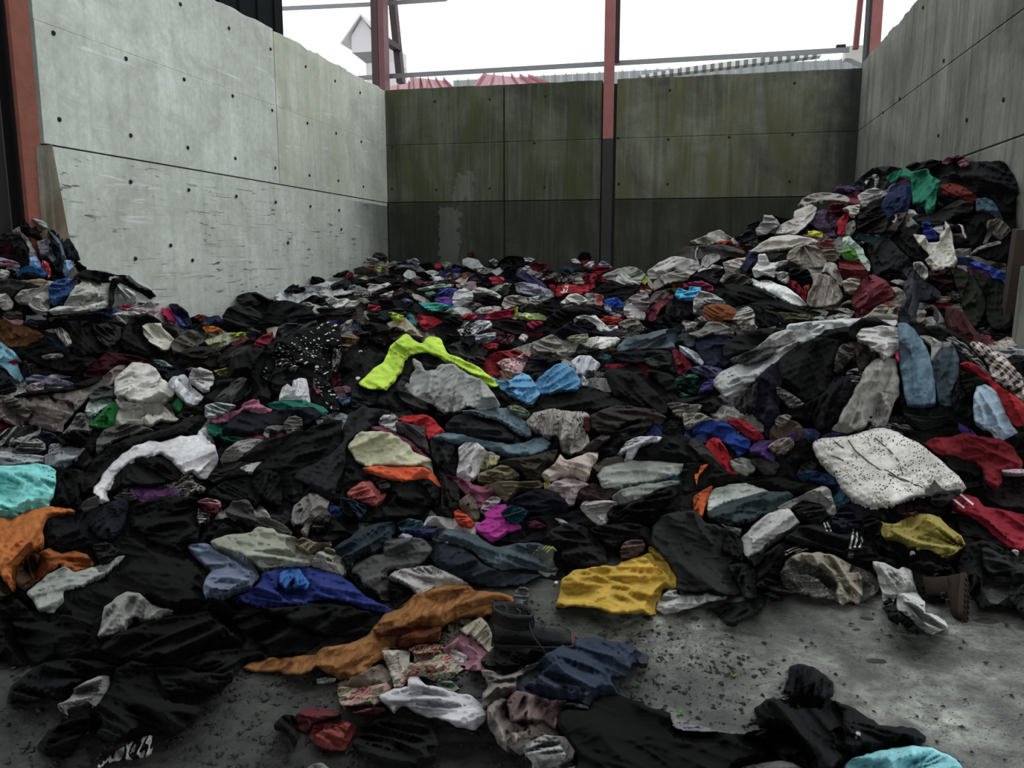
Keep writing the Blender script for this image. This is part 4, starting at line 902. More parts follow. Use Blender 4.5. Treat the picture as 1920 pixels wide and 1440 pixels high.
CAT += """
@800,460,4.3636
coat;black lump at the foot of the back wall right of its pale patch;coat;16161a;T5;590,140 650,90 720,85 800,100 830,150 760,170 700,200 640,180
sweater;dark slate sweater beside the black lump at the back wall;sweater;23282d;;600,150 670,120 700,160 690,210 620,200
cloth;tiny white scrap at the back wall left of the black lump;cloth;9a9a98;W1.3 T4;505,125 545,105 590,140 570,165 530,150
shirt;white and grey scraps heaped near the back wall's pale patch;shirt;8e8f90;W1.5;290,120 340,100 420,120 470,180 430,200 380,200 330,170 290,160
shirt;white curled rag near the back wall scraps;rag;a2a2a2;W1.3 T4;410,200 440,170 480,180 470,210 430,222
shirt;small red rag near the foot of the back wall;rag;981c34;T2;65,165 95,140 120,150 115,185 70,185
shirt;grey-green shirt beside the small red far rag;shirt;717468;T4;120,150 160,132 205,145 200,180 150,185
rag;dull pink rag against the back wall;rag;5a2028;T3;335,65 370,50 395,70 380,95 345,90
cloth;white-edged cloth beneath the back wall's vertical seam;cloth;a8a8a6;T3;790,105 840,100 890,115 850,140 810,135
shirt;dark red t-shirt lying at the back wall's centre;t-shirt;6e1228;W1.2;845,165 880,140 960,140 1010,175 990,200 920,200 860,200
towel;white loop-like rag left of the dark red far t-shirt;rag;b4b4b8;T3;780,190 810,165 845,175 840,205 800,205
shirt;black and white checked shirt below the dark red far t-shirt;shirt;2a2022;pblotch:8c8480;890,230 950,200 1040,210 1060,240 1020,280 930,280 890,260
shirt;brown and white print shirt at the back wall's centre;shirt;30242a;pblotch:948c88;1040,230 1110,215 1190,240 1220,290 1140,300 1060,290
jeans;small blue denim bundle near the middle column;jeans;33425c;;1085,190 1140,170 1200,180 1200,220 1150,235 1100,215
shirt;white scrap leaning to the middle column's left;shirt;b0b0ae;T4;1175,120 1210,105 1255,130 1260,150 1200,145
coat;dark brown lump against the middle column's foot;coat;1c1414;T6;1240,80 1280,52 1330,60 1350,100 1320,140 1250,130
shirt;scarlet shirt behind a white ball of cloth at the middle column;shirt;8e1830;;1260,140 1310,118 1350,125 1350,160 1290,180
cloth;white ball of cloth at the foot of the middle column;cloth;b6b2b6;T5;1290,165 1330,135 1370,135 1370,165 1320,185
shirt;ice blue shirt at the foot of the middle column;shirt;7c8c98;T4;1400,155 1440,128 1490,150 1530,195 1480,185 1420,170
blouse;crimson blouse spread right of the middle column;blouse;8e1430;W1.2;1345,180 1400,170 1480,175 1515,200 1460,225 1400,250 1370,220
tshirt;long red t-shirt trailing from the crimson blouse;t-shirt;8c1226;W1.2 A60;1270,260 1320,235 1390,230 1400,260 1370,300 1380,350 1340,365 1300,320
blouse;grey-green ruffled blouse right of the middle column;blouse;7f8078;W1.5;1430,250 1540,200 1640,175 1720,180 1790,240 1740,310 1640,310 1540,290 1450,280
blouse;light grey ruffled scarf across the grey-green blouse;scarf;9b9b96;W1.5;1520,290 1590,225 1640,240 1700,290 1760,300 1720,330 1620,325 1540,310
coat;black jackets in the dip right of the middle column;coat;161618;;1380,360 1480,300 1600,330 1700,320 1760,350 1680,400 1620,450 1500,440 1400,390
rag;white-edged strip on the black jackets in the dip;rag;9a9a98;T2;1740,370 1800,365 1845,370 1820,395 1760,395
shirt;indigo and grey shirt in the centre of the far field;shirt;39365e;A-40 W1.2;735,230 790,205 850,240 930,290 980,330 1000,365 940,350 860,320 780,300 730,270
shirt;lavender-grey shirt under the indigo and grey shirt;shirt;8c8a9a;W1.4 A-25;720,310 800,300 900,320 1000,360 1050,390 1020,410 900,410 800,400 740,380
tshirt;fluorescent coral scrunched top in the far field;top;d83c54;W1.6 T4;490,280 530,255 620,260 635,285 600,305 540,315 500,305
shirt;olive camouflage shirt right of the coral top;shirt;3c4828;pblotch:202814;590,375 640,320 670,325 680,380 640,410 600,405
shirt;light green-grey shirt left of the olive camouflage shirt;shirt;8c9486;;510,360 570,335 640,320 600,370 560,380
jacket;dark brown-red jacket left of the coral top;jacket;2a161e;;430,260 500,265 540,310 500,330 450,320
cloth;triangular plum cloth in the far field;cloth;64404c;T2;370,270 410,262 455,300 400,308
shirt;pink-grey rumpled shirt in the far field centre;shirt;8a7478;W1.4;290,330 340,295 400,300 410,340 360,370 310,365
shirt;cream shirt below a small orange rag in the far field;shirt;9a948a;W1.3;230,290 280,265 340,265 320,300 260,305
rag;small orange rag in the far field;rag;b45c28;T2;290,240 320,238 328,262 300,265
shirt;white shirt beside the pink-grey rumpled shirt;shirt;b0aaa8;A5;240,325 300,305 350,315 300,340 250,342
sheet;long white sheet fold right of the white hood-shaped cloth;sheet;a6a3a2;A-10 W1.2;360,380 420,345 480,350 560,380 610,415 600,440 540,410 460,385
coat;black-brown fur coat lying under the long white sheet fold;coat;1e1714;W1.2;390,400 450,385 540,410 600,440 570,480 480,490 400,450
blouse;periwinkle blouse in the far field;blouse;4a56a4;W1.4;100,370 170,350 250,355 230,390 200,420 150,415 100,410
blouse;violet blouse below the periwinkle blouse;blouse;6a3a9c;W1.4;60,440 130,420 190,425 220,460 200,490 120,480 80,465
hood;white hood-shaped cloth turned in a spiral;hood;aaa9ae;T8 E.6 W.9;205,450 230,380 300,350 370,380 385,415 360,470 290,490 260,500 220,495
towel;turquoise towel across the far left-centre field;towel;2f9488;A-5 W.8;-70,470 20,465 100,470 180,490 250,500 240,525 140,530 20,530 -30,500
sheet;white sheet below the turquoise towel;sheet;b0b0b0;W1.1;150,540 220,515 290,500 350,515 400,560 380,580 300,570 200,560
cloth;silver-grey shiny cloth right of the white sheet;cloth;6c6664;W1.5;290,490 360,460 430,475 480,500 420,530 370,520
skirt;pale beige skirt right of the silver-grey shiny cloth;skirt;a29a94;A5 W.8;390,550 440,510 560,495 620,510 590,535 500,560 430,565
shirt;soft beige wrinkled shirt in the middle of the far field;shirt;969088;W1.4;610,500 640,420 720,405 800,420 900,450 950,470 880,490 800,470 720,490 650,520
shirt;blue-white sheet strip right of the soft beige shirt;sheet;a6aaae;W1.2;830,430 950,405 1040,395 1040,425 960,450 870,460
bag;grey-brown rolled sweater below the soft beige shirt;sweater;4e4a40;T4;755,520 790,480 860,475 905,500 890,540 820,545
shirt;raspberry red sweater in the centre far field;sweater;a41c38;W1.1 A15;470,580 560,540 650,530 715,515 715,580 640,590 560,605 490,610
shirt;pinkish-red t-shirt left of the raspberry red sweater;t-shirt;a82440;;285,580 330,555 400,565 420,600 350,605 300,605
rag;yellow-green corner beside the raspberry red sweater;rag;94a824;T2;715,520 745,505 750,550 725,585
shirt;lime yellow-green shirt right of the raspberry red sweater;shirt;aab878;W1.1;740,590 790,555 870,555 985,560 1000,610 900,605 830,610
jacket;black sweater between the lime shirt and the white lined cap;jacket;18181c;W1.1;900,520 960,450 1060,420 1120,450 1100,520 1020,580 940,560
tshirt;red sports top with white lettering;top;a41c24;W.7;1050,410 1070,330 1150,320 1250,330 1330,320 1330,370 1240,400 1130,400 1080,420
shirt;small bright red shirt left of the red sports top;shirt;b01a28;T2;1000,320 1050,330 1060,370 1020,370
cap;white lined hood below the red sports top;hood;b0aea8;T5 W1.2;1090,475 1170,400 1230,395 1300,430 1310,460 1250,480 1190,470 1130,480
shirt;salmon shirt beside the royal blue t-shirt;shirt;c06a64;A75;1375,400 1430,405 1450,430 1440,490 1400,480 1380,445
tshirt;royal blue t-shirt in the right far field;t-shirt;1c50bc;W1.2;1445,450 1520,430 1570,430 1610,490 1590,510 1530,510 1470,490
shirt;pale blue printed shirt below the royal blue t-shirt;shirt;70788c;pblotch:9c9cb0;1450,480 1500,490 1520,540 1600,575 1560,585 1470,540
jacket;dark plum jacket left of the pale blue printed shirt;jacket;2a1a22;A-30;1270,480 1370,480 1440,520 1500,580 1440,600 1340,560 1290,520
undershirt;white crumpled undershirt right of the royal blue t-shirt;undershirt;b8b2b2;W1.5 T4;1610,520 1650,480 1720,500 1790,560 1780,600 1700,600 1630,580
blouse;mauve-grey blouse behind the white crumpled undershirt;blouse;867c7e;W1.4;1640,440 1720,395 1800,400 1830,450 1800,540 1740,520 1680,470
shirt;red-orange ruffled shirt in the centre;shirt;b83a1c;W1.6;1420,610 1470,580 1560,590 1600,610 1570,645 1480,640
scarf;zebra-striped scarf right of the red-orange shirt;scarf;8c867c;panimal:181614;1560,640 1620,610 1700,600 1760,640 1800,690 1720,700 1620,685
coat;big black coat in the centre below the white lined hood;coat;131316;W1.2;980,600 1080,520 1200,490 1300,520 1400,590 1440,640 1300,690 1180,640 1060,680 980,650
shirt;white ribbed shirt twisting over black cloth in the centre;shirt;b2b0ae;W1.4 A-30 pribs:8c8c8c;1200,600 1260,570 1370,565 1420,610 1480,660 1500,690 1560,655 1565,690 1480,715 1420,705 1380,670 1350,630 1260,600 1210,625
hood;black round cap within the white ribbed shirt;cap;16161a;T4;1225,620 1290,600 1350,630 1390,660 1340,690 1250,680
shawl;dark purple shawl stretched across the centre;shawl;1e182e;A-12 W1.1;970,720 1080,680 1180,625 1280,680 1400,710 1540,700 1640,720 1560,750 1420,745 1280,740 1160,770 1040,760
jacket;aubergine jacket left of the dark purple shawl;jacket;2a1a26;A-20 W1.1;480,650 620,610 760,620 860,640 1000,680 900,720 800,700 740,730 600,690
shirt;black and white print blouse in the left centre;blouse;18181c;pblotch:b0b0b4;190,680 250,640 340,610 430,610 520,620 540,670 480,700 400,740 300,740 200,710
cloth;magenta cloth on the aubergine jacket;cloth;a81c4c;T2;820,640 870,620 945,625 950,650 900,660 880,685 830,670
shirt;burgundy beaded blouse in the left centre;blouse;481020;pblotch:886070;540,750 620,720 720,740 700,790 600,800 550,790
shirt;white patterned shirt left of the burgundy beaded blouse;shirt;a4a4aa;W1.4;385,740 470,725 570,715 560,760 460,785 400,785
"""
CAT += """
@880,440,4
pillow;white plump pillow in the centre of the heap;pillow;bab8b0;T14 E.8 W.5 L20;840,805 880,780 960,762 1040,768 1110,768 1135,785 1100,815 1040,850 990,866 920,850 860,825
@440,440,4
sweater;teal t-shirt on cream cloth behind the lime jacket;t-shirt;14848c;W1.1 A40;1240,690 1290,650 1295,600 1330,600 1340,650 1370,665 1350,720 1290,730
cloth;cream and yellow cloth around the teal t-shirt;cloth;a89c82;W1.2;1140,670 1220,630 1290,630 1360,700 1430,740 1410,770 1300,740 1190,700
tshirt;yellow-green t-shirt tip above the cream cloth;t-shirt;a8bc2c;T2;1155,580 1220,590 1270,610 1265,635 1210,640 1170,620
shirt;scarlet red shirt pointing right behind the lime jacket;shirt;a8142a;W1.1 T3;1365,600 1440,610 1500,615 1580,660 1500,690 1440,710 1400,690
sweater;black fuzzy sweater right of the lime jacket's collar;sweater;141313;W1.1;1480,700 1560,660 1640,690 1700,760 1660,820 1580,860 1520,780
jacket;black jacket trailing right of the scarlet shirt;jacket;17171b;A-25;1450,580 1560,570 1640,600 1720,650 1680,680 1580,660 1520,620
shirt;grey-green wrinkled shirt right of the lime jacket;shirt;3c3e38;W1.4;1590,840 1680,800 1780,790 1860,830 1900,880 1850,930 1780,980 1720,930 1640,910
shirt;dark coloured hood with buckle right of the black fuzzy sweater;hood;20242a;T5;1700,800 1740,760 1800,760 1800,810 1760,840
"""
CAT += """
@880,440,4
shirt;light grey shirt strip left of the burgundy rags;shirt;9c9ca4;W1.3;40,770 120,740 200,735 190,780 130,810 60,805
tshirt;small red top left of the stone patterned cushion cover;top;90141e;;100,820 160,810 220,820 200,860 130,855
sweater;deep red sweater with folds behind the striped shirt;sweater;8a1620;W1.3;90,1000 120,930 200,880 320,865 400,880 380,920 240,940 220,1010 240,1050 150,1060
tshirt;red and pink striped shirt beside the light blue sheet;shirt;9c4850;pstripes:b8a8a8 A-30 W1.1;200,960 260,925 360,920 460,860 470,890 430,950 390,1040 330,1080 270,1050 240,1000
shirt;brown and black crumpled top left of the red sweater;top;3a342e;W1.3;-20,940 60,900 120,930 100,990 40,1010 0,980
shirt;stone grey wrinkled cargo shirt in the centre;shirt;857e76;W1.5;465,810 540,780 620,745 700,790 780,780 830,800 790,890 720,910 660,950 600,900 520,890 480,850
shirt;pale green-cream cloth beside the white pillow;cloth;a0a488;W1.3;720,770 800,750 885,745 890,790 840,810 770,790
shirt;charcoal green shirt below the white pillow;shirt;2c3432;;800,880 880,850 960,850 1010,870 1000,940 900,910 830,900
cloth;white triangular scrap left of the stone grey shirt;cloth;b0a8a8;T2;370,780 400,740 440,760 410,800
trousers;dark navy trousers below the stone grey shirt;trousers;14141f;W1.1;400,1040 440,940 520,900 620,930 700,940 640,1000 560,1060 480,1080
shirt;white shirt twisting down beside the light blue sheet;shirt;aaacb4;W1.4 A70;760,950 820,910 900,905 960,950 985,970 940,1030 880,1020 860,1060 895,1110 850,1135 810,1070 770,1010
coat;large black-brown coat spread in the right centre;coat;181413;W1 A-50;1020,1020 1180,980 1240,960 1320,1040 1400,1100 1500,1180 1500,1330 1380,1340 1250,1280 1100,1220 1040,1120
trousers;black trousers flat before the large black-brown coat;trousers;141313;W1 A5;500,1260 620,1180 800,1140 960,1150 1100,1230 1250,1290 1300,1330 1080,1310 900,1310 700,1320 560,1310
jeans;washed grey-blue jeans folded in the right centre;jeans;46535c;pwash:64727a W1.5 A25;1110,840 1180,780 1300,750 1450,710 1560,700 1600,760 1540,830 1560,870 1440,850 1300,870 1200,870 1120,890
jeans;greyish denim pocket piece right of the washed jeans;jeans;3c474e;pwash:5a666e;1560,720 1640,740 1700,780 1680,840 1620,830 1570,790
shirt;black shirt with beads below the washed jeans;shirt;1e2022;W1.3;1060,900 1200,870 1400,860 1530,880 1560,960 1560,1040 1420,1010 1300,960 1150,950
shirt;grey flared shirt below the black beaded shirt;shirt;343837;W1.3 A-20;1310,930 1420,900 1520,900 1550,1030 1450,1010 1340,980
tshirt;dark pink-red t-shirt wedged right of the grey flared shirt;t-shirt;821a34;A70;1520,865 1580,870 1650,920 1670,980 1600,1060 1560,1040 1540,960
shirt;white-blue shirt edge slanting beside the navy cushion;shirt;a8b0bc;A-45 W.8;1570,830 1640,850 1710,890 1760,960 1740,975 1660,920 1590,880
hood;navy blue padded cushion-like jacket in the right centre;jacket;262c44;T9 E.5 W.7;1690,800 1760,750 1860,730 1940,760 1990,820 1980,930 1900,990 1800,980 1730,900
sweater;grey knitted sweater fold over the navy padded jacket;sweater;77736f;A10 W.8;1640,740 1750,700 1790,650 1880,660 1960,700 1990,740 1900,740 1820,740 1720,770
shirt;blue-violet plaid shirt below the navy padded jacket;shirt;34344e;pplaid:5a5a78;1650,1000 1780,980 1880,1000 1920,1040 1850,1070 1740,1060
shirt;emerald green and dark print shirt in the right centre;shirt;10241f;pblotch:1c7458 W1.2;1540,1090 1600,1050 1700,1050 1740,1110 1700,1190 1600,1220 1550,1200
shirt;small purple shirt right of the emerald print shirt;shirt;4c3c80;W1.1;1715,1190 1740,1120 1830,1080 1830,1150 1760,1180
coat;black coats between the big brown coat and the emerald shirt;coat;121214;W1.2;1330,1020 1500,1040 1560,1110 1560,1220 1700,1220 1820,1190 1900,1240 1860,1330 1700,1310 1540,1310 1480,1180 1380,1080
shirt;khaki grey leaf-shaped top at the foot of the black coats;top;7c766e;W1.5;1485,1270 1560,1260 1650,1270 1750,1280 1700,1330 1620,1370 1540,1340
rag;light blue plastic-like sheet spread in the centre;sheet;4884ac;W1.1 A40;490,1110 560,1040 650,970 720,970 790,1020 840,1100 820,1160 700,1170 600,1190 530,1190
rag;light blue plastic-like sheet in the centre, crumpled left half;sheet;5590b8;W1.3 A20;160,1060 220,1090 300,1090 390,1040 440,1050 490,1110 530,1190 480,1265 400,1250 300,1200 230,1150
"""
CAT += """
@0,380,4
blanket;brown corduroy-like blanket at the left frame edge;blanket;6a4424;W1.3;-60,870 60,880 180,920 300,970 330,1000 270,1040 230,1070 100,1080 -60,1060
shirt;light pink shirt strip above the brown blanket;shirt;b48090;T2 A-20;15,850 60,860 170,880 175,905 110,905 50,880
shirt;purple-navy shirt right of the pink strip;shirt;34304c;;170,900 230,880 290,910 280,940 220,920
sweater;grey-brown folded sweater above the light pink strip;sweater;4c4844;;20,830 90,815 160,820 170,870 100,870 50,860
blouse;black chiffon blouse heaped right of the brown blanket;blouse;1e1d1b;W1.5 T5;360,870 500,840 640,820 780,830 880,880 950,930 930,1010 870,1060 880,1110 780,1110 660,1060 540,1020 420,960
blouse;black trousers bundle below the black chiffon blouse;trousers;1c1b1a;W1.3 A80;480,900 640,880 760,920 840,1020 900,1090 860,1140 740,1130 640,1150 560,1150 520,1060 500,980
jacket;shiny grey-black jacket sleeve on the black chiffon blouse;jacket;383634;W1.5 A-50;700,930 800,900 900,930 950,940 920,1000 860,1060 800,1080 740,1030
coat;black coat beside the cream t-shirt in the left centre;coat;151416;T6 W1.1;950,900 1030,840 1150,850 1240,920 1320,960 1360,1020 1300,1060 1240,1120 1100,1140 990,1140 900,1060
tshirt;cream t-shirt bulging out of the black coat;t-shirt;b0ac9e;T7 W1.1 A-45;1060,930 1110,900 1210,900 1220,940 1310,1020 1270,1090 1210,1110 1130,1060 1080,1000
jeans;blue jeans and white lace bundle left of the black trousers;jeans;24344c;pblotch:1c2430;350,1010 400,990 460,1010 500,1060 520,1120 440,1130 380,1100
shirt;white lace shirt on the blue jeans bundle;shirt;9c9890;W1.5;410,950 450,935 500,970 540,1050 500,1080 460,1030 430,990
coat;black clothes hollow left of the maroon sheet;coat;111110;W1.3;230,1050 350,1060 520,1130 620,1170 640,1280 500,1290 380,1240 260,1200 160,1140
rag;beige rag strip in the dark hollow;rag;77726a;T2;310,1150 380,1130 460,1130 480,1150 400,1165 340,1185
towel;light blue towel at the left frame edge;towel;72a4b8;W1.1 A-55;-60,1030 0,1045 100,1110 160,1190 190,1300 150,1340 90,1300 40,1240 -60,1190
rag;small crimson rag on the light blue towel;rag;90183c;T1;65,1185 120,1178 150,1195 100,1210
coat;navy-black coat right of the light blue towel;coat;14161c;;130,1200 200,1200 240,1280 220,1330 180,1320
jacket;slate purple jacket at the left frame edge;jacket;23242f;;-60,1240 20,1260 90,1330 130,1400 60,1440 -60,1440
sheet;maroon sheet below the black trousers bundle;sheet;421018;W1.3 A-15;620,1290 700,1210 800,1120 900,1130 1030,1150 1140,1190 1120,1240 980,1210 880,1260 780,1310 680,1310
shirt;lilac-grey shirt strip under the maroon sheet's left;shirt;6a6a80;W1.4;190,1310 270,1290 380,1310 520,1340 560,1370 420,1370 280,1350 200,1350
shirt;grey-olive shirt in front of the cream t-shirt;shirt;5a564e;W1.2;1280,1060 1340,1000 1430,950 1520,970 1600,1010 1500,1060 1400,1120 1300,1130
shirt;cream to lime dip-dyed shirt in the left centre;shirt;9a9c7c;W1.3 A25;1540,1030 1620,1000 1720,975 1840,975 1840,1005 1740,1040 1660,1090 1620,1110 1560,1070
rag;acid yellow hem of the dip-dyed shirt;rag;9ca82c;T2;1740,980 1810,970 1850,985 1800,1005 1745,1005
rag;orange and mustard cloth above the dip-dyed shirt;cloth;b4601c;T2;1520,935 1590,925 1640,935 1670,960 1600,965 1545,965
rag;crimson rag against the left wall's foot;rag;6e1024;T2;1450,860 1500,845 1545,860 1500,885
blouse;brown striped blouse in front of the dip-dyed shirt;blouse;2c2620;W1.3;1350,1120 1450,1080 1560,1080 1640,1110 1700,1190 1620,1230 1500,1240 1390,1230
jacket;olive-black jacket right of the brown striped blouse;jacket;22211b;W1.2;1620,1180 1700,1100 1830,1040 1920,1000 1960,1080 1860,1140 1760,1200 1680,1240
shirt;moss grey trousers by the olive-black jacket;trousers;3a3a34;A35;1640,1230 1740,1120 1860,1060 1940,1060 1850,1150 1740,1230
rag;yellow-green rag near the white knotted tops;rag;8c8f48;W1.4;1600,1260 1690,1240 1740,1235 1720,1290 1650,1300
tshirt;pale aqua scrap beside the maroon sheet;t-shirt;7c9896;W1.2;1150,1180 1220,1180 1300,1230 1240,1240 1180,1210
jacket;navy jacket behind the white knotted tops;jacket;191a28;;1160,1220 1260,1230 1400,1270 1430,1310 1340,1300 1250,1320 1190,1270
shirt;rose scrap behind the white knotted t-shirt;rag;8c5c58;T2;1385,1250 1440,1235 1490,1240 1450,1270
"""
CAT += """
@440,440,4
coat;black quilted coat left of the lime jacket;coat;191919;T5 W.9 A70;800,1120 760,980 820,880 940,800 1060,790 1180,780 1210,830 1140,930 1050,1040 960,1100 880,1140
sweater;dark brown sweater behind the black quilted coat;sweater;1f1c19;W1.1;940,680 1060,660 1160,690 1190,780 1130,830 1040,800 980,740
sweater;taupe sweater behind the lime jacket's left shoulder;sweater;565046;W1.2;1150,700 1230,690 1300,740 1290,770 1200,800 1160,760
jacket;grey jacket sleeve behind the black quilted coat;jacket;343432;;880,720 960,720 1030,740 1010,780 940,780
shirt;white sleeve strip between brown and black clothes;sleeve;8c8884;A60 T2;790,690 850,640 890,640 850,700 820,730 800,720
cloth;tan knitted cloth beside the dotted dress;cloth;7c6240;W1.2;780,780 820,750 900,750 940,780 870,830 820,880 790,840
hoodie;dark grey hoodie behind the dotted dress;hoodie;3e3f42;W1.2 A40;290,820 330,690 400,660 520,670 610,640 620,680 520,710 430,740 340,790
cloth;red cloth with a pale hem left of the dark grey hoodie;cloth;861c34;;140,820 200,760 280,730 290,760 250,820 170,860
jacket;black jackets left of the dotted dress;jacket;161615;W1.2;-20,920 100,860 200,850 290,800 300,900 230,1000 200,1060 280,1110 260,1240 120,1260 0,1240 -60,1080
coat;black cloth beneath the dotted dress;cloth;141413;W1.2;280,1060 400,1000 560,980 640,1080 660,1180 740,1300 640,1290 560,1200 430,1120 350,1180 280,1160
shirt;white cotton shirt gathered below the dotted dress;shirt;b0b0b2;A80 W1.2;330,1240 350,1160 390,1120 430,1140 440,1090 490,1075 540,1090 560,1180 565,1270 500,1245 420,1240
shirt;pink shirt tip beside the dotted dress's tail;shirt;9c5064;T2;590,1070 620,1090 650,1170 620,1185 590,1140
shirt;burgundy cloth strip right of the dotted dress's tail;cloth;48101c;A85;730,1040 790,1030 800,1130 740,1160
shirt;mauve pleated cloth below the black quilted coat;cloth;6c4c58;W1.3 A10;740,1150 830,1130 880,1150 870,1200 800,1220 750,1200
dress;black dress with small white flower dots draped over the crest;dress;141414;pdots:c4c0bc W.9 L16;300,880 330,800 440,740 540,700 640,670 740,660 790,700 800,860 780,960 720,1020 700,1110 760,1200 785,1300 740,1320 700,1290 640,1160 590,1060 600,980 480,960 420,970 320,930 270,1040 230,1080 200,1040 240,940
shirt;black and white striped hem under the flower dotted dress;hem;1c1c1c;pstripes:b0aca8 T2 A20;310,930 400,930 430,970 480,990 440,1020 380,980 310,985
jacket;pinstriped black jacket cuff beside the dotted dress;cuff;1c1c1c;pstripes:908c88 T1 A80;735,870 780,860 800,900 760,1030 730,1020
shirt;pale blue rag below the mauve pleated cloth;rag;50708c;T2;765,1215 820,1225 880,1215 860,1260 800,1265
coat;dark charcoal lining piece under the lime sleeve's cuff;coat;1a1c20;T4 W.8;880,1140 930,1130 1120,1170 1080,1250 1000,1290 880,1300
jacket;black padded jacket body enclosing the grey fleece;jacket;141414;W.9;1110,1180 1160,1080 1260,960 1340,890 1480,890 1600,930 1740,1040 1920,1130 2060,1230 2000,1290 1740,1360 1560,1360 1360,1300 1150,1330 1060,1280
jacket;hi-vis lime yellow jacket lying open over the crest;jacket;a4c40c;W1 L16 T3;930,1125 1000,1040 1100,960 1150,880 1200,800 1280,750 1330,790 1400,810 1430,780 1520,770 1560,800 1590,880 1700,930 1780,970 1880,1040 1990,1120 1960,1140 1840,1090 1700,1010 1580,930 1480,895 1340,895 1280,930 1220,1040 1180,1100 1125,1170 1020,1150
"""
CAT += """
@440,440,4
fleece;light grey fleece blanket spilling from the black jacket;fleece;8e8f8c;W2.3 L15 A75 T6;1270,1130 1320,1060 1350,1010 1330,930 1400,960 1440,1020 1500,1010 1560,970 1640,970 1700,1010 1760,1050 1860,1090 1920,1160 1960,1220 1990,1290 1940,1330 1840,1320 1740,1290 1680,1330 1590,1330 1530,1300 1420,1250 1300,1200
hood;dark grey fleece cuff rolled along the light fleece's left edge;cuff;333434;T5 W.8;1215,1120 1260,1070 1310,1080 1270,1130 1330,1200 1430,1260 1450,1310 1360,1300 1270,1250 1220,1190
"""
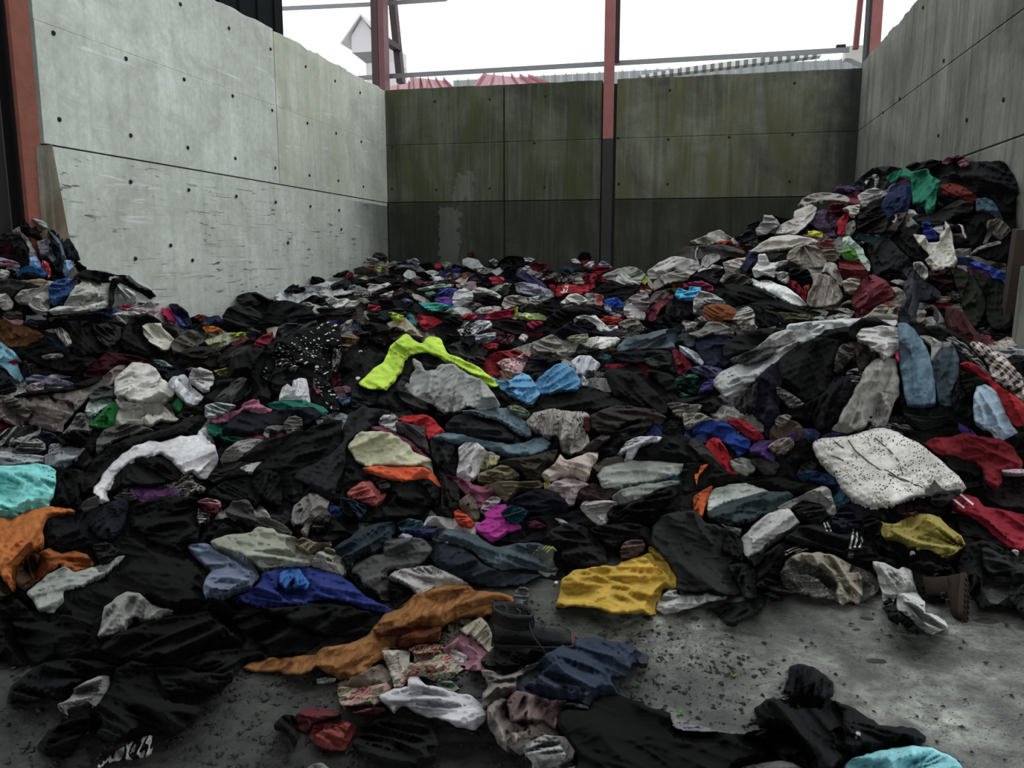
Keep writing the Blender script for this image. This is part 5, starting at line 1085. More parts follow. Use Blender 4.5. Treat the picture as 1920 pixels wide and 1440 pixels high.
CAT += """
@0,660,4
cloth;rosy lace cloth at the left frame edge;lace;8a7c78;W1.5 pblotch:6a605c;-60,330 60,330 130,350 110,420 170,500 160,560 100,540 0,500 -60,470
blouse;dusty pink textured blouse on the left;blouse;7e736e;W1.4 L10 pprint:69605c;110,350 240,320 400,280 440,330 540,380 560,460 480,540 470,600 340,580 220,540 200,500 160,540 150,440
blouse;grey-brown lace shirt ridge running up to the white t-shirt;lace;79706c;W1.4 A30;400,330 420,270 520,290 640,240 760,190 860,110 960,90 900,170 840,240 700,300 620,380 560,440 540,380 470,360
shirt;white lace scrap above the dusty pink blouse;lace;a8989c;W1.2 T2;190,270 240,235 330,225 325,280 240,295
coat;black strip above the lace ridge;coat;111111;W1;100,330 250,290 500,260 700,190 780,180 700,240 500,290 330,310 200,330
shirt;grey-olive shirt at the left frame edge;shirt;6c6c62;W1.4;20,350 120,340 170,400 240,440 200,500 150,470 60,420
towel;grey frilly towel under the pale aqua shirt;towel;80807c;W1.4 A50;470,610 530,540 580,460 640,460 690,480 700,560 650,620 560,640 500,640
shirt;pale aqua shirt left of the green shirt;shirt;a0aeaa;W1.2 T4;640,440 660,380 750,330 850,320 860,370 770,420 720,480 670,490
shirt;grey cloth beneath the white knotted t-shirt's left;cloth;4c5452;W1.2;660,320 760,250 860,260 860,330 760,340 690,370
shirt;green shirt pleated below the white t-shirt;shirt;1c7c34;W1.1 A70;665,555 740,470 820,390 870,370 895,430 880,520 860,560 760,565
sweater;cream knitted sweater below the white t-shirt;sweater;a6a49a;W1 A70 pribs:8a887e;865,555 890,430 980,430 1100,380 1250,360 1290,400 1310,480 1340,510 1270,520 1200,510 1130,550 1000,540
shirt;green shirt tip right of the white t-shirt;shirt;1a7038;T3;1265,340 1300,320 1370,370 1360,430 1320,430
shirt;twisted white sleeve below the white t-shirt;sleeve;adaba6;W.9 T5 A20;865,360 900,330 960,370 1080,390 1060,420 970,430 900,420
tshirt;big crumpled white t-shirt mounded in the left middle;t-shirt;b2afa9;W1.6 L17 T8;855,300 860,200 930,130 1000,80 1100,85 1170,120 1200,180 1250,230 1310,290 1300,330 1240,370 1150,390 1050,370 980,360 930,330 880,330
tshirt;white shirt hanging right of the big white t-shirt;shirt;b0b2b6;W1.1 A70 T4;1260,240 1290,190 1370,170 1420,200 1440,260 1530,340 1480,395 1400,385 1350,330 1310,290
tshirt;white knotted top with a twist, right of the white shirt;top;aaa6a4;W1.6 T5;1415,200 1440,130 1510,115 1590,150 1610,210 1570,280 1520,285 1470,250
coat;dark clothes below the white knotted top;coat;151516;W1.3;1360,420 1480,390 1540,330 1620,280 1620,220 1720,200 1860,200 1880,300 1780,380 1560,380 1520,460 1380,480
blouse;grey straps top right of the white knotted top;top;4c4c4c;W1.5 A50;1600,360 1700,260 1800,190 1860,200 1780,300 1740,390 1660,390
shirt;zigzag black and grey striped shirt at the left edge;shirt;2c2e2e;W1.2 pwide:8f908c A50;-60,660 0,600 100,560 200,550 310,560 290,640 160,680 60,690 -60,720
shirt;denim blue shirt scrap beside the zigzag shirt;shirt;3a4860;W1.3;290,640 320,590 400,610 440,650 380,690 320,680
shirt;grey patterned socks bundle below the zigzag shirt;socks;6a6c6a;W1.5 pblotch:9c9c98;100,730 160,680 280,650 340,690 340,740 240,760 120,760
scarf;white scarf with small black print beside the lilac-grey sweatshirt;scarf;aaaaa8;pprint:202020 T3 A15;360,740 380,690 500,675 520,690 440,740 380,770
sweatshirt;lilac-grey sweatshirt on the left;sweatshirt;84858e;W1.1 A20 T4;310,820 340,770 420,740 540,690 620,680 650,710 600,770 520,830 430,865 360,850
shirt;white shirt with blue-grey tint at the left frame edge;shirt;9ea3a6;W.9 A-5;-60,750 60,750 200,765 330,780 310,820 180,830 0,850 -60,850
shirt;grey cloth strip above the aqua towel;cloth;767a80;W.8;-60,810 60,810 160,835 100,850 -60,860
jacket;black coat between the grey sweatshirt and dark scarf;coat;141414;W1.2;420,640 560,580 720,600 760,660 700,740 640,720 560,700 460,690
scarf;silvery grey knitted scarf arching over black trousers;scarf;5c5c59;W1.3 A25 L9;720,730 730,650 800,570 900,540 1020,535 1100,560 1160,590 1080,610 960,620 860,650 780,700 730,760
trousers;black denim trousers arching behind the white long sleeve;trousers;1f1f1e;W1 A30 T5;600,1040 640,920 700,800 800,720 960,640 1100,610 1280,560 1400,500 1500,465 1550,500 1520,570 1400,600 1240,640 1100,670 960,740 860,840 760,930 680,1010
jacket;black jacket tucked below the white long sleeve;jacket;1b1b1b;W1.2;780,1040 840,920 960,800 1100,780 1240,800 1360,900 1340,960 1260,980 1100,1000 960,1000
coat;black sweater below the aqua towel's right side;sweater;131313;W.9;400,1170 420,900 480,870 620,890 640,940 600,1060 560,1140 480,1170
trousers;grey-brown sweater right of the white long-sleeved top;sweater;6a6764;W1.4 A30;1650,800 1700,720 1780,670 1900,650 1960,670 1900,730 1780,790 1680,840
shirt;white long-sleeved top with one sleeve trailing left;top;b4b2b4;W.8 L16 A30;690,1060 730,970 800,880 900,780 1000,710 1120,665 1200,680 1320,640 1480,620 1490,590 1530,570 1590,600 1600,680 1640,820 1610,880 1560,945 1520,940 1460,890 1390,900 1340,880 1300,800 1200,740 1080,780 960,830 870,920 810,1000 780,1060 800,1130 730,1150 740,1090
towel;aqua towel spread at the left frame edge;towel;6cc0bc;W1.2 L10 A-20;-60,870 100,850 280,835 360,850 425,890 415,1000 390,1100 370,1165 260,1170 160,1210 60,1180 -60,1190
shirt;small aqua frill hanging under the aqua towel;frill;58a4a0;W1.5;-20,1190 80,1180 160,1215 60,1260 -20,1260
shirt;grey shirt cuff at the end of the white sleeve;cuff;5a5856;W1.5;580,1180 640,1110 720,1080 740,1150 680,1200 620,1190
shirt;grey camouflage scrap below the black jacket;rag;4c4a46;W1.5;850,1090 920,1050 1000,1060 1030,1100 960,1140 880,1120
"""
CAT += """
@400,700,4
sweater;teal sweater lying behind the navy shirt;sweater;16705e;W1 A-15;400,230 520,205 640,195 740,220 820,250 865,290 820,310 740,260 600,260 460,270
sweater;teal sweater hem at the left of the navy shirt;sweater;16705e;W.9;-40,380 60,365 130,390 90,440 20,460 -40,450
shirt;dusty pink shirt with purple edge beside the teal sweater;shirt;a8607c;W1.1;-20,340 80,300 200,270 220,230 300,195 350,195 350,230 440,270 430,295 330,300 240,270 100,350 0,370
shirt;white ribbed cloth left of the dusty pink shirt;cloth;a0a6a8;W1.3;-60,240 20,215 120,225 170,245 80,300 0,320 -60,320
tshirt;navy shirt stretched below the teal sweater;shirt;181a26;W1 A-10;60,430 140,340 220,290 400,300 560,260 720,255 820,300 740,360 600,400 480,400 360,440 160,470 90,470
shirt;teal-green piped edge under the navy shirt;cloth;145a4c;T2 A-10;50,470 140,470 240,490 180,515 90,500
sweater;pale grey sweatshirt folded left of the black shirt;sweatshirt;85837f;W1.3 A25 T4;50,650 100,570 180,510 280,490 390,500 360,540 260,590 180,650 100,690
shirt;grey ring-shaped sleeve above the pale grey sweatshirt;sleeve;6c6c6a;W1.1 T2;375,460 400,400 480,390 560,400 500,430 430,430 410,490
shoe;grey felt-like rounded toe cap among black clothes;slipper;6c6a64;T7 E.6;525,380 560,330 620,315 660,340 670,390 620,430 560,450
jacket;black jacket arching left of the black shirt;jacket;1e1e1d;W1.1 A35 T4;160,680 240,600 380,500 500,470 640,420 680,430 600,520 480,600 330,660 220,700
sweater;grey-brown clothes roll left of the black linen shirt;sweater;3a3835;W1.4;-40,780 40,680 180,660 330,680 260,740 120,770 0,810
shirt;small white folded cloth on the grey-brown roll;cloth;a8a8a8;T3 A20;200,710 260,680 400,655 340,700 290,740 230,730
shirt;olive-grey scraps above the charcoal shirt tail;rag;4a4944;W1.3;840,300 900,345 970,350 960,400 900,410 870,470 840,480 820,380
jacket;black linen shirt with a white tag in the middle left;shirt;1a1b1b;W1.3 T5;290,770 330,690 430,600 560,560 680,430 800,370 900,360 960,400 980,520 860,620 760,700 700,800 640,960 520,940 500,830 380,760
coat;black clothes under the linen shirt's lower left;coat;151616;W1.2;-40,900 100,800 280,780 480,870 510,990 380,940 300,1000 200,960 60,1000
shirt;black shirt panel hanging above the off-white trousers;shirt;191a1a;W1;290,790 400,720 500,760 515,870 510,985 420,960 340,900
jacket;charcoal grey shirt tail flowing down in the middle;shirt;2b2d31;W.9 L17 A70 T5;600,780 700,700 860,620 960,520 980,400 1020,300 1110,250 1240,255 1330,295 1240,360 1120,440 1010,520 990,640 950,780 900,905 820,880 740,850
cloth;white crinkled cloth right of the charcoal shirt's collar;cloth;aeb0b0;W1.5 T4;1240,370 1270,310 1330,315 1380,340 1375,430 1310,410
shirt;red fleece shirt behind the cream trousers;shirt;b4141c;W.8 T6 L17;1380,345 1450,320 1560,305 1640,330 1690,390 1745,440 1680,470 1620,495 1570,430 1480,370
blouse;mauve and brown sweater sleeve beside the cream trousers;sweater;4c4446;W1.2 A-40 T4;1370,360 1480,380 1580,400 1590,460 1630,600 1580,590 1500,500 1420,430 1370,430
shirt;pink-mauve shirt edge around the cream trousers;shirt;7c3c54;W.8 A-35;1190,400 1260,400 1360,440 1480,510 1570,590 1640,650 1640,700 1540,600 1420,520 1300,440 1190,425
skirt;black coat hollow beneath the orange hem;coat;121212;W1.2;960,900 1000,700 1120,720 1240,780 1380,810 1540,800 1620,860 1660,960 1600,1040 1400,1080 1180,1110 1000,1100 940,1000
trousers;cream trousers folded with an open waistband;trousers;a4a284;W1.1 L16 T5;1010,560 1040,500 1100,440 1200,435 1320,440 1400,490 1480,540 1500,590 1590,620 1640,660 1650,750 1580,700 1460,695 1320,690 1230,690 1160,695 1060,640
shirt;bright orange hem spreading below the cream trousers;shirt;d2501c;W1 A-12;1115,715 1200,695 1340,700 1500,695 1600,710 1660,760 1705,830 1690,850 1600,790 1480,800 1340,790 1200,750
shirt;salmon shirt bulging under the orange hem;shirt;a8504c;W1 T6 E.4;1000,900 1050,850 1110,815 1180,810 1230,870 1300,900 1250,960 1180,995 1080,950
rag;grey glossy rag above the salmon shirt;rag;33302e;W1.4;1200,790 1290,800 1330,840 1300,880 1260,880
jeans;blue denim strip under the salmon shirt;jeans;2a3c54;W1;960,930 1060,950 1150,1000 1140,1050 1090,1080 1020,990
sweater;dark green sweater below the orange hem's right end;sweater;1b2625;W1.2;1530,810 1620,790 1700,870 1680,980 1640,960 1600,860
jacket;dark grey quilted cape with white piping right of the sleeve;cape;292b2b;W1.2 T4;1625,500 1700,490 1780,500 1810,560 1780,640 1740,730 1680,680 1640,620
shirt;grey crumpled shirt hanging under the charcoal shirt tail;shirt;78726e;W1.6 A75 T4;585,1100 600,1000 680,930 740,890 820,930 870,960 840,1030 780,1080 730,1140 700,1205 660,1180 690,1130 620,1145
shirt;dull grey shirt beside the grey crumpled shirt;shirt;454341;W1.3;780,1080 840,1020 880,1060 850,1130 790,1170 740,1160
scarf;grey trousers leg trailing to the off-white trousers;trousers;67625e;W1.3 A-30 T4;90,1040 160,980 220,960 300,1020 290,1060 420,1080 520,1130 600,1190 580,1220 480,1200 350,1150 260,1130 190,1070 150,1090
"""
CAT += """
@800,720,4
jeans;dark grey jeans pieces piled left of centre;jeans;25272b;W1.3 A-10;130,330 200,240 330,220 460,230 560,290 660,400 600,430 460,400 300,400 180,370
jeans;light denim trousers lying behind the dark grey jeans;jeans;506470;pwash:6c8088 W1.4 A-35;230,200 380,190 520,180 620,180 700,240 780,330 780,390 700,370 620,310 520,250 360,220
jeans;long light denim trousers curving in the centre;jeans;4c606c;pwash:66808c W1.2 A-10 T5;40,400 120,360 220,360 340,400 480,430 640,450 760,430 860,390 930,440 900,490 840,520 740,550 600,520 480,500 340,450 200,420
shirt;sage green patterned scrap above the plaid cloth;shirt;6a7460;W1.2;600,170 680,160 760,200 770,240 700,230
shirt;beige shirt with thin black checks, crumpled in the centre;shirt;8c867e;pgrid:181818 W1.5 A80 T4;740,290 800,220 940,180 1060,200 1180,210 1230,240 1190,300 1220,430 1180,480 1100,520 1020,500 980,400 900,400 820,350
shirt;crimson scrap at the right of the black checked shirt;rag;501822;T2;1180,250 1225,260 1225,350 1190,350
sweater;long taupe-black sweater across the right centre;sweater;3b3733;W1.5 A-5 L10;1230,240 1300,200 1430,155 1560,170 1700,190 1800,250 1740,300 1600,270 1480,300 1380,370 1250,340
jacket;black trousers crossing right of the checked shirt;trousers;151414;W.9 A30 T4;1270,560 1300,460 1400,370 1540,310 1700,260 1680,330 1560,420 1480,500 1420,550
shirt;brown plaid shirt strip under the checked shirt;shirt;544844;W1.4 pplaid:383030;1150,510 1230,430 1330,380 1380,390 1300,460 1230,520
sweater;black corduroy jacket arched right of the silvery scarf;jacket;1c1c1d;W1.1 T6 A-20;1560,560 1600,450 1740,380 1880,370 1990,420 2060,520 2040,590 1900,590 1720,580
scarf;silvery white scarf with a knot among black clothes;scarf;a8a6ac;W1.4 A25;1430,530 1500,430 1600,390 1760,395 1740,430 1620,450 1590,480 1540,560 1480,580 1500,500
shirt;fluffy grey-brown sweater beside the blush shirt;sweater;5a5248;W1.5;1240,620 1330,560 1450,540 1480,570 1380,640 1290,660
shirt;white t-shirt rolled beside the straw-yellow shirt;t-shirt;b2aeb0;W1.4 A65 T4;220,690 240,580 240,480 300,435 380,440 440,490 520,530 480,570 420,600 380,680 310,730
shirt;straw-yellow striped shirt beside the rolled white t-shirt;shirt;98946a;pribs:746c48 A80 W1;400,640 430,560 480,530 550,540 530,600 480,620
sweater;brown sweater folds right of the straw-yellow shirt;sweater;3b352d;W1.5;540,590 640,550 760,540 860,520 980,490 960,560 900,640 860,720 760,720 700,650
shirt;olive-tan fleece sleeve in the centre;fleece;76694f;W1.2 A15 T5;385,730 390,670 470,640 570,600 660,640 700,680 690,710 600,720 500,740
shirt;tan fleece trousers below the olive-tan sleeve;trousers;736850;W1.2 A0 T5;420,770 560,720 700,730 840,720 880,750 840,790 700,780 600,870 560,860 500,800
shirt;yellow banded cuff at the end of the tan trousers;cuff;9c9430;T2 A80;875,740 920,730 935,760 890,790
shirt;blush pink open shirt in the centre;shirt;a8988f;W1.3 T5;865,690 880,650 960,590 1000,530 1060,570 1190,520 1290,505 1280,560 1240,620 1220,690 1180,730 1100,680 1020,700 920,730
shirt;pale pink blouse hanging beneath the blush shirt;blouse;a0908f;W1.5;900,790 960,730 1060,700 1150,720 1240,760 1240,800 1150,790 1110,890 1060,905 1000,830
coat;maroon-grey worn coat right of the pale pink blouse;coat;3c2a2c;W1.2;1130,890 1150,790 1250,740 1320,780 1440,790 1440,840 1300,880
trousers;large grey-green trousers folded right of the blush shirt;trousers;868983;W1.1 L16 A15 T5;1275,680 1330,620 1460,580 1600,570 1750,580 1960,600 2020,620 1880,680 1760,720 1620,740 1500,760 1340,790 1300,750
trousers;grey-green trouser leg below the large grey-green trousers;trousers;7c7f79;W1.1 A25 T5;1390,850 1460,790 1540,770 1680,740 1880,720 1900,750 1780,780 1700,820 1600,870 1530,890 1440,900
shirt;ash white shirt left of the furry black coat;shirt;9c9894;W1.2 T3;1150,920 1180,880 1300,870 1430,880 1430,920 1380,1000 1330,1050 1250,1030 1190,980
coat;black furry coat in the right centre;coat;14120f;W1.4 L8 T5;1350,980 1400,910 1540,880 1700,820 1840,770 1900,790 1860,860 1860,960 1740,1030 1560,1050 1400,1040
shirt;pink blouse among the grey rags in the centre;blouse;8c4864;W1.2 A-25;140,670 260,710 380,760 520,790 480,850 400,930 340,860 240,770
rag;grey lace rag left of the pink blouse;lace;26241f;W1.6;90,660 140,680 230,760 250,860 240,950 180,1010 110,940 110,800
shirt;beige-brown cloth under the pink blouse;cloth;6a5c50;W1.1;240,880 320,820 380,900 400,1000 330,1010 260,950
shirt;pale pink shirt below the pink blouse;shirt;a08c98;W1.2;400,950 440,880 510,830 560,860 520,910 450,960
shirt;red-orange scrap in the centre;rag;c03c1c;T3 W1.1;200,960 240,940 300,980 360,1050 270,1085 230,1030
trousers;dark indigo trousers in the centre;trousers;171826;W1.1 A15;520,930 640,870 760,800 900,790 980,820 1040,880 1060,960 960,1000 800,960 700,980 600,980
coat;black coat heap below the dark indigo trousers;coat;141417;W1.2;500,1180 620,1100 760,1010 900,980 1060,960 1150,940 1250,1060 1380,1100 1300,1180 1100,1180 920,1190 700,1190
shirt;magenta nylon jacket wedge in the centre;jacket;a41c84;W.9 L16;360,1070 440,1010 430,970 520,910 600,900 610,930 560,970 620,1020 700,1050 705,1085 600,1110 540,1150 490,1180 440,1150
jacket;petrol blue jacket behind the magenta wedge;jacket;164052;W1.1;560,960 620,910 700,920 760,960 700,1040 660,1060 600,1010
blouse;purple-red scraps right of the magenta wedge;rag;4c1434;W1.3;740,1040 820,1020 900,1070 840,1085 780,1080
shirt;small white wedge on the black coat heap;rag;94948c;T1;960,1010 1010,1010 1065,1045 1010,1040
sweater;black wrinkled trousers left of the yellow raincoat;trousers;201f20;W1.5 A-15 L11 T4;860,1190 940,1090 1080,1040 1200,1080 1300,1190 1340,1240 1350,1330 1300,1390 1160,1390 1040,1340 960,1260
sweater;furry charcoal sleeve above the yellow raincoat;sleeve;1d1c1b;W1.1 A-20 T6;1210,1090 1300,1060 1500,1040 1640,1060 1700,1120 1690,1210 1600,1180 1480,1180 1400,1220 1300,1160
glove;brown-mauve glove-like rag above the yellow raincoat;glove;6a5450;W1.3 T4;1450,1240 1480,1190 1540,1160 1620,1170 1640,1220 1590,1280 1500,1310 1460,1300
jeans;wet teal-grey jeans curving left of the yellow raincoat;jeans;3f4e56;pwash:56666c W1.3 A-20 T6;10,1120 120,1080 240,1100 380,1140 460,1180 540,1220 700,1190 860,1200 930,1260 940,1330 1000,1400 860,1400 700,1390 560,1400 440,1360 380,1290 300,1230 160,1180 60,1180
jeans;dark denim jeans lump under the wet teal-grey jeans;jeans;26303a;W1.4;0,1180 120,1190 300,1250 400,1330 540,1400 700,1420 860,1430 740,1500 500,1520 280,1480 140,1420 40,1320
"""
CAT += """
@1300,580,3.0968
sweater;black jackets along the crest of the draped mound;jacket;161717;W1.1;160,230 260,150 400,110 540,110 600,150 540,230 420,250 300,260 200,290
sheet;white sheet along the top of the draped mound;sheet;b0b2b2;W1 A5;540,130 560,80 740,70 900,50 1000,55 1180,60 1180,90 1000,100 900,130 760,140 640,190 560,170
shirt;white jersey folded at the top left of the draped mound;shirt;b2b4b4;W1.3 T4;530,140 560,90 680,70 760,90 760,130 700,170 620,190 560,170
shirt;white trousers leg slanting on the draped mound's left;trousers;9a9894;W1.1 A30 T4;380,210 460,140 560,110 600,160 560,200 440,220 320,250
coat;black bras and coat with lime strap on the draped mound;coat;121313;W1.1 T5;740,140 800,110 900,100 980,50 1060,50 1160,100 1000,130 900,200 820,240 720,260
shirt;pale grey satin shirt hanging on the draped mound's left;shirt;a0a0a0;W1.2 A35 L10 T5;115,420 150,370 260,310 380,250 520,220 600,180 600,220 520,280 440,350 340,440 280,500 220,530 170,500
sweater;grey knit behind the satin shirt;sweater;4a4a4a;W1.2 A40;210,290 330,240 480,220 440,280 300,320
dress;dark violet dress hanging between satin shirt and black coat;dress;211c30;W1.4 A80 L10 T4;330,520 360,400 440,330 500,300 520,420 500,540 500,640 470,740 420,740 400,640 350,620
trousers;greyish pleated skirt beneath the satin shirt;skirt;3c3a3a;W1.4 A80 L9;240,520 330,450 370,420 370,500 350,600 280,600 240,560
coat;large black jacket hanging on the front of the draped mound;jacket;141414;W1 A75 T6;490,300 600,210 740,160 860,180 900,240 830,300 800,420 760,500 640,540 560,470 510,400
shirt;grey and white camouflage strip under the large black jacket;shirt;5c5a54;W1.4 pblotch:8c8a84;480,450 540,470 640,540 640,560 560,560 490,500
dress;black violet wrinkled dress hanging at the mound's centre;dress;19181c;W1.5 A80 L10 T4;640,560 760,480 820,400 900,380 940,480 900,560 840,640 780,680 720,700 680,640
sweater;brown-grey sweater pieces at the mound's top centre;sweater;5a5450;W1.4;820,300 850,210 920,190 1000,200 940,260 880,330 820,360
blouse;brown sequinned blouse behind the off-white trousers;blouse;3c302e;W1.4 A80;940,200 1040,200 1080,260 1060,300 1000,340 960,360
trousers;pale grey trousers leg hanging at the mound's centre;trousers;8e8a84;W1.4 A65 L12 T5;810,700 860,600 920,500 960,420 1000,330 1080,280 1180,290 1190,400 1200,480 1160,560 1130,640 1080,690 1040,680 1040,560 1020,640 960,700 880,720
trousers;grey pocketed trouser leg beside the pale grey leg;trousers;857f7a;W1.3 A80;1040,680 1050,580 1080,480 1160,500 1150,600 1110,680
tshirt;white cotton bundle folded on the mound's centre top;t-shirt;aeaaa6;W1.5 A-5 L10 T7;945,160 980,110 1100,95 1200,110 1200,180 1190,240 1140,270 1060,250 1000,200
coat;black clothes behind the jeans hanging on the mound;coat;141516;W1.1;1190,420 1250,560 1400,580 1480,500 1560,440 1640,500 1640,640 1560,700 1440,640 1300,680 1220,620
jacket;black jacket spread at the mound's top right;jacket;131415;W1.1 A-20 T4;1260,110 1400,95 1520,130 1640,210 1700,300 1640,290 1560,310 1500,200 1380,200 1310,150
shirt;grey and white striped shirt strip on the mound's right crest;shirt;7c7a7a;W1 A-35 pstripes:2a2a2a T3;1460,180 1500,150 1600,220 1700,330 1740,420 1700,400 1620,290 1540,240
shirt;grey scrunched scarf between the jeans' legs at the top;scarf;96938e;W1.4;1310,155 1360,150 1440,190 1500,190 1470,250 1420,310 1380,290 1380,200
jeans;blue-grey denim jacket behind the hanging jeans;jeans;36454e;pwash:4c5c64 W1.3 A80 T4;1380,320 1440,220 1520,230 1545,300 1540,400 1500,480 1500,560 1420,540 1400,400
jeans;faded blue jeans hanging down the draped mound;jeans;4a6474;pwash:6a8494 W1.1 A85 L14 T6;1185,85 1240,80 1290,120 1340,200 1380,290 1400,420 1410,540 1330,565 1240,550 1215,440 1195,300 1190,200
blouse;black chiffon skirt hanging right of the jeans;skirt;1c1e20;W1.4 A75;1500,520 1540,400 1600,440 1640,520 1620,620 1640,670 1560,620 1500,580
shirt;magenta tag-like scrap beside the faded blue jeans;rag;b01c50;T1;1170,245 1192,235 1195,300 1178,285
shirt;dark green-black skirt hem below the hanging jeans;skirt;202422;W1.2 A-5 T5;1220,600 1330,620 1470,620 1470,660 1400,690 1320,705 1250,660
shirt;brown and white plaid shirt on the mound's far right;shirt;3a2c2c;pplaid:a89c94 W1 A-45 L16 T4;1600,200 1640,180 1720,220 1820,290 1900,380 1925,480 1900,530 1830,450 1740,400 1700,300
sweater;red sweatshirt hanging at the mound's far right;sweatshirt;a0141c;W.9 A-50 L16 T5;1545,310 1600,300 1680,350 1740,410 1820,470 1960,580 2000,680 1860,670 1800,560 1740,460 1660,380
jacket;black sweater between the chiffon skirt and red sweatshirt;sweater;131313;W1;1545,360 1620,370 1700,420 1720,440 1640,450 1600,500 1560,440
shirt;light blue shirt hanging at the mound's right foot;shirt;8498a8;W.9 A-70 L14 T4;1640,450 1700,435 1760,480 1800,560 1840,650 1885,710 1850,740 1780,770 1730,720 1640,660 1620,560
rag;purple rag below the black chiffon skirt;rag;5c44a0;W1.1;1540,660 1600,690 1655,740 1570,735 1545,700
coat;dark jackets at the mound's foot behind the cushion;coat;181716;W1.2 A10;1200,690 1330,710 1460,680 1540,690 1560,740 1480,720 1380,780 1330,810 1240,740
coat;black coats under the light blue shirt at the frame's right;coat;151515;W1.1;1780,770 1890,720 2000,700 2000,900 1900,850 1800,800
"""
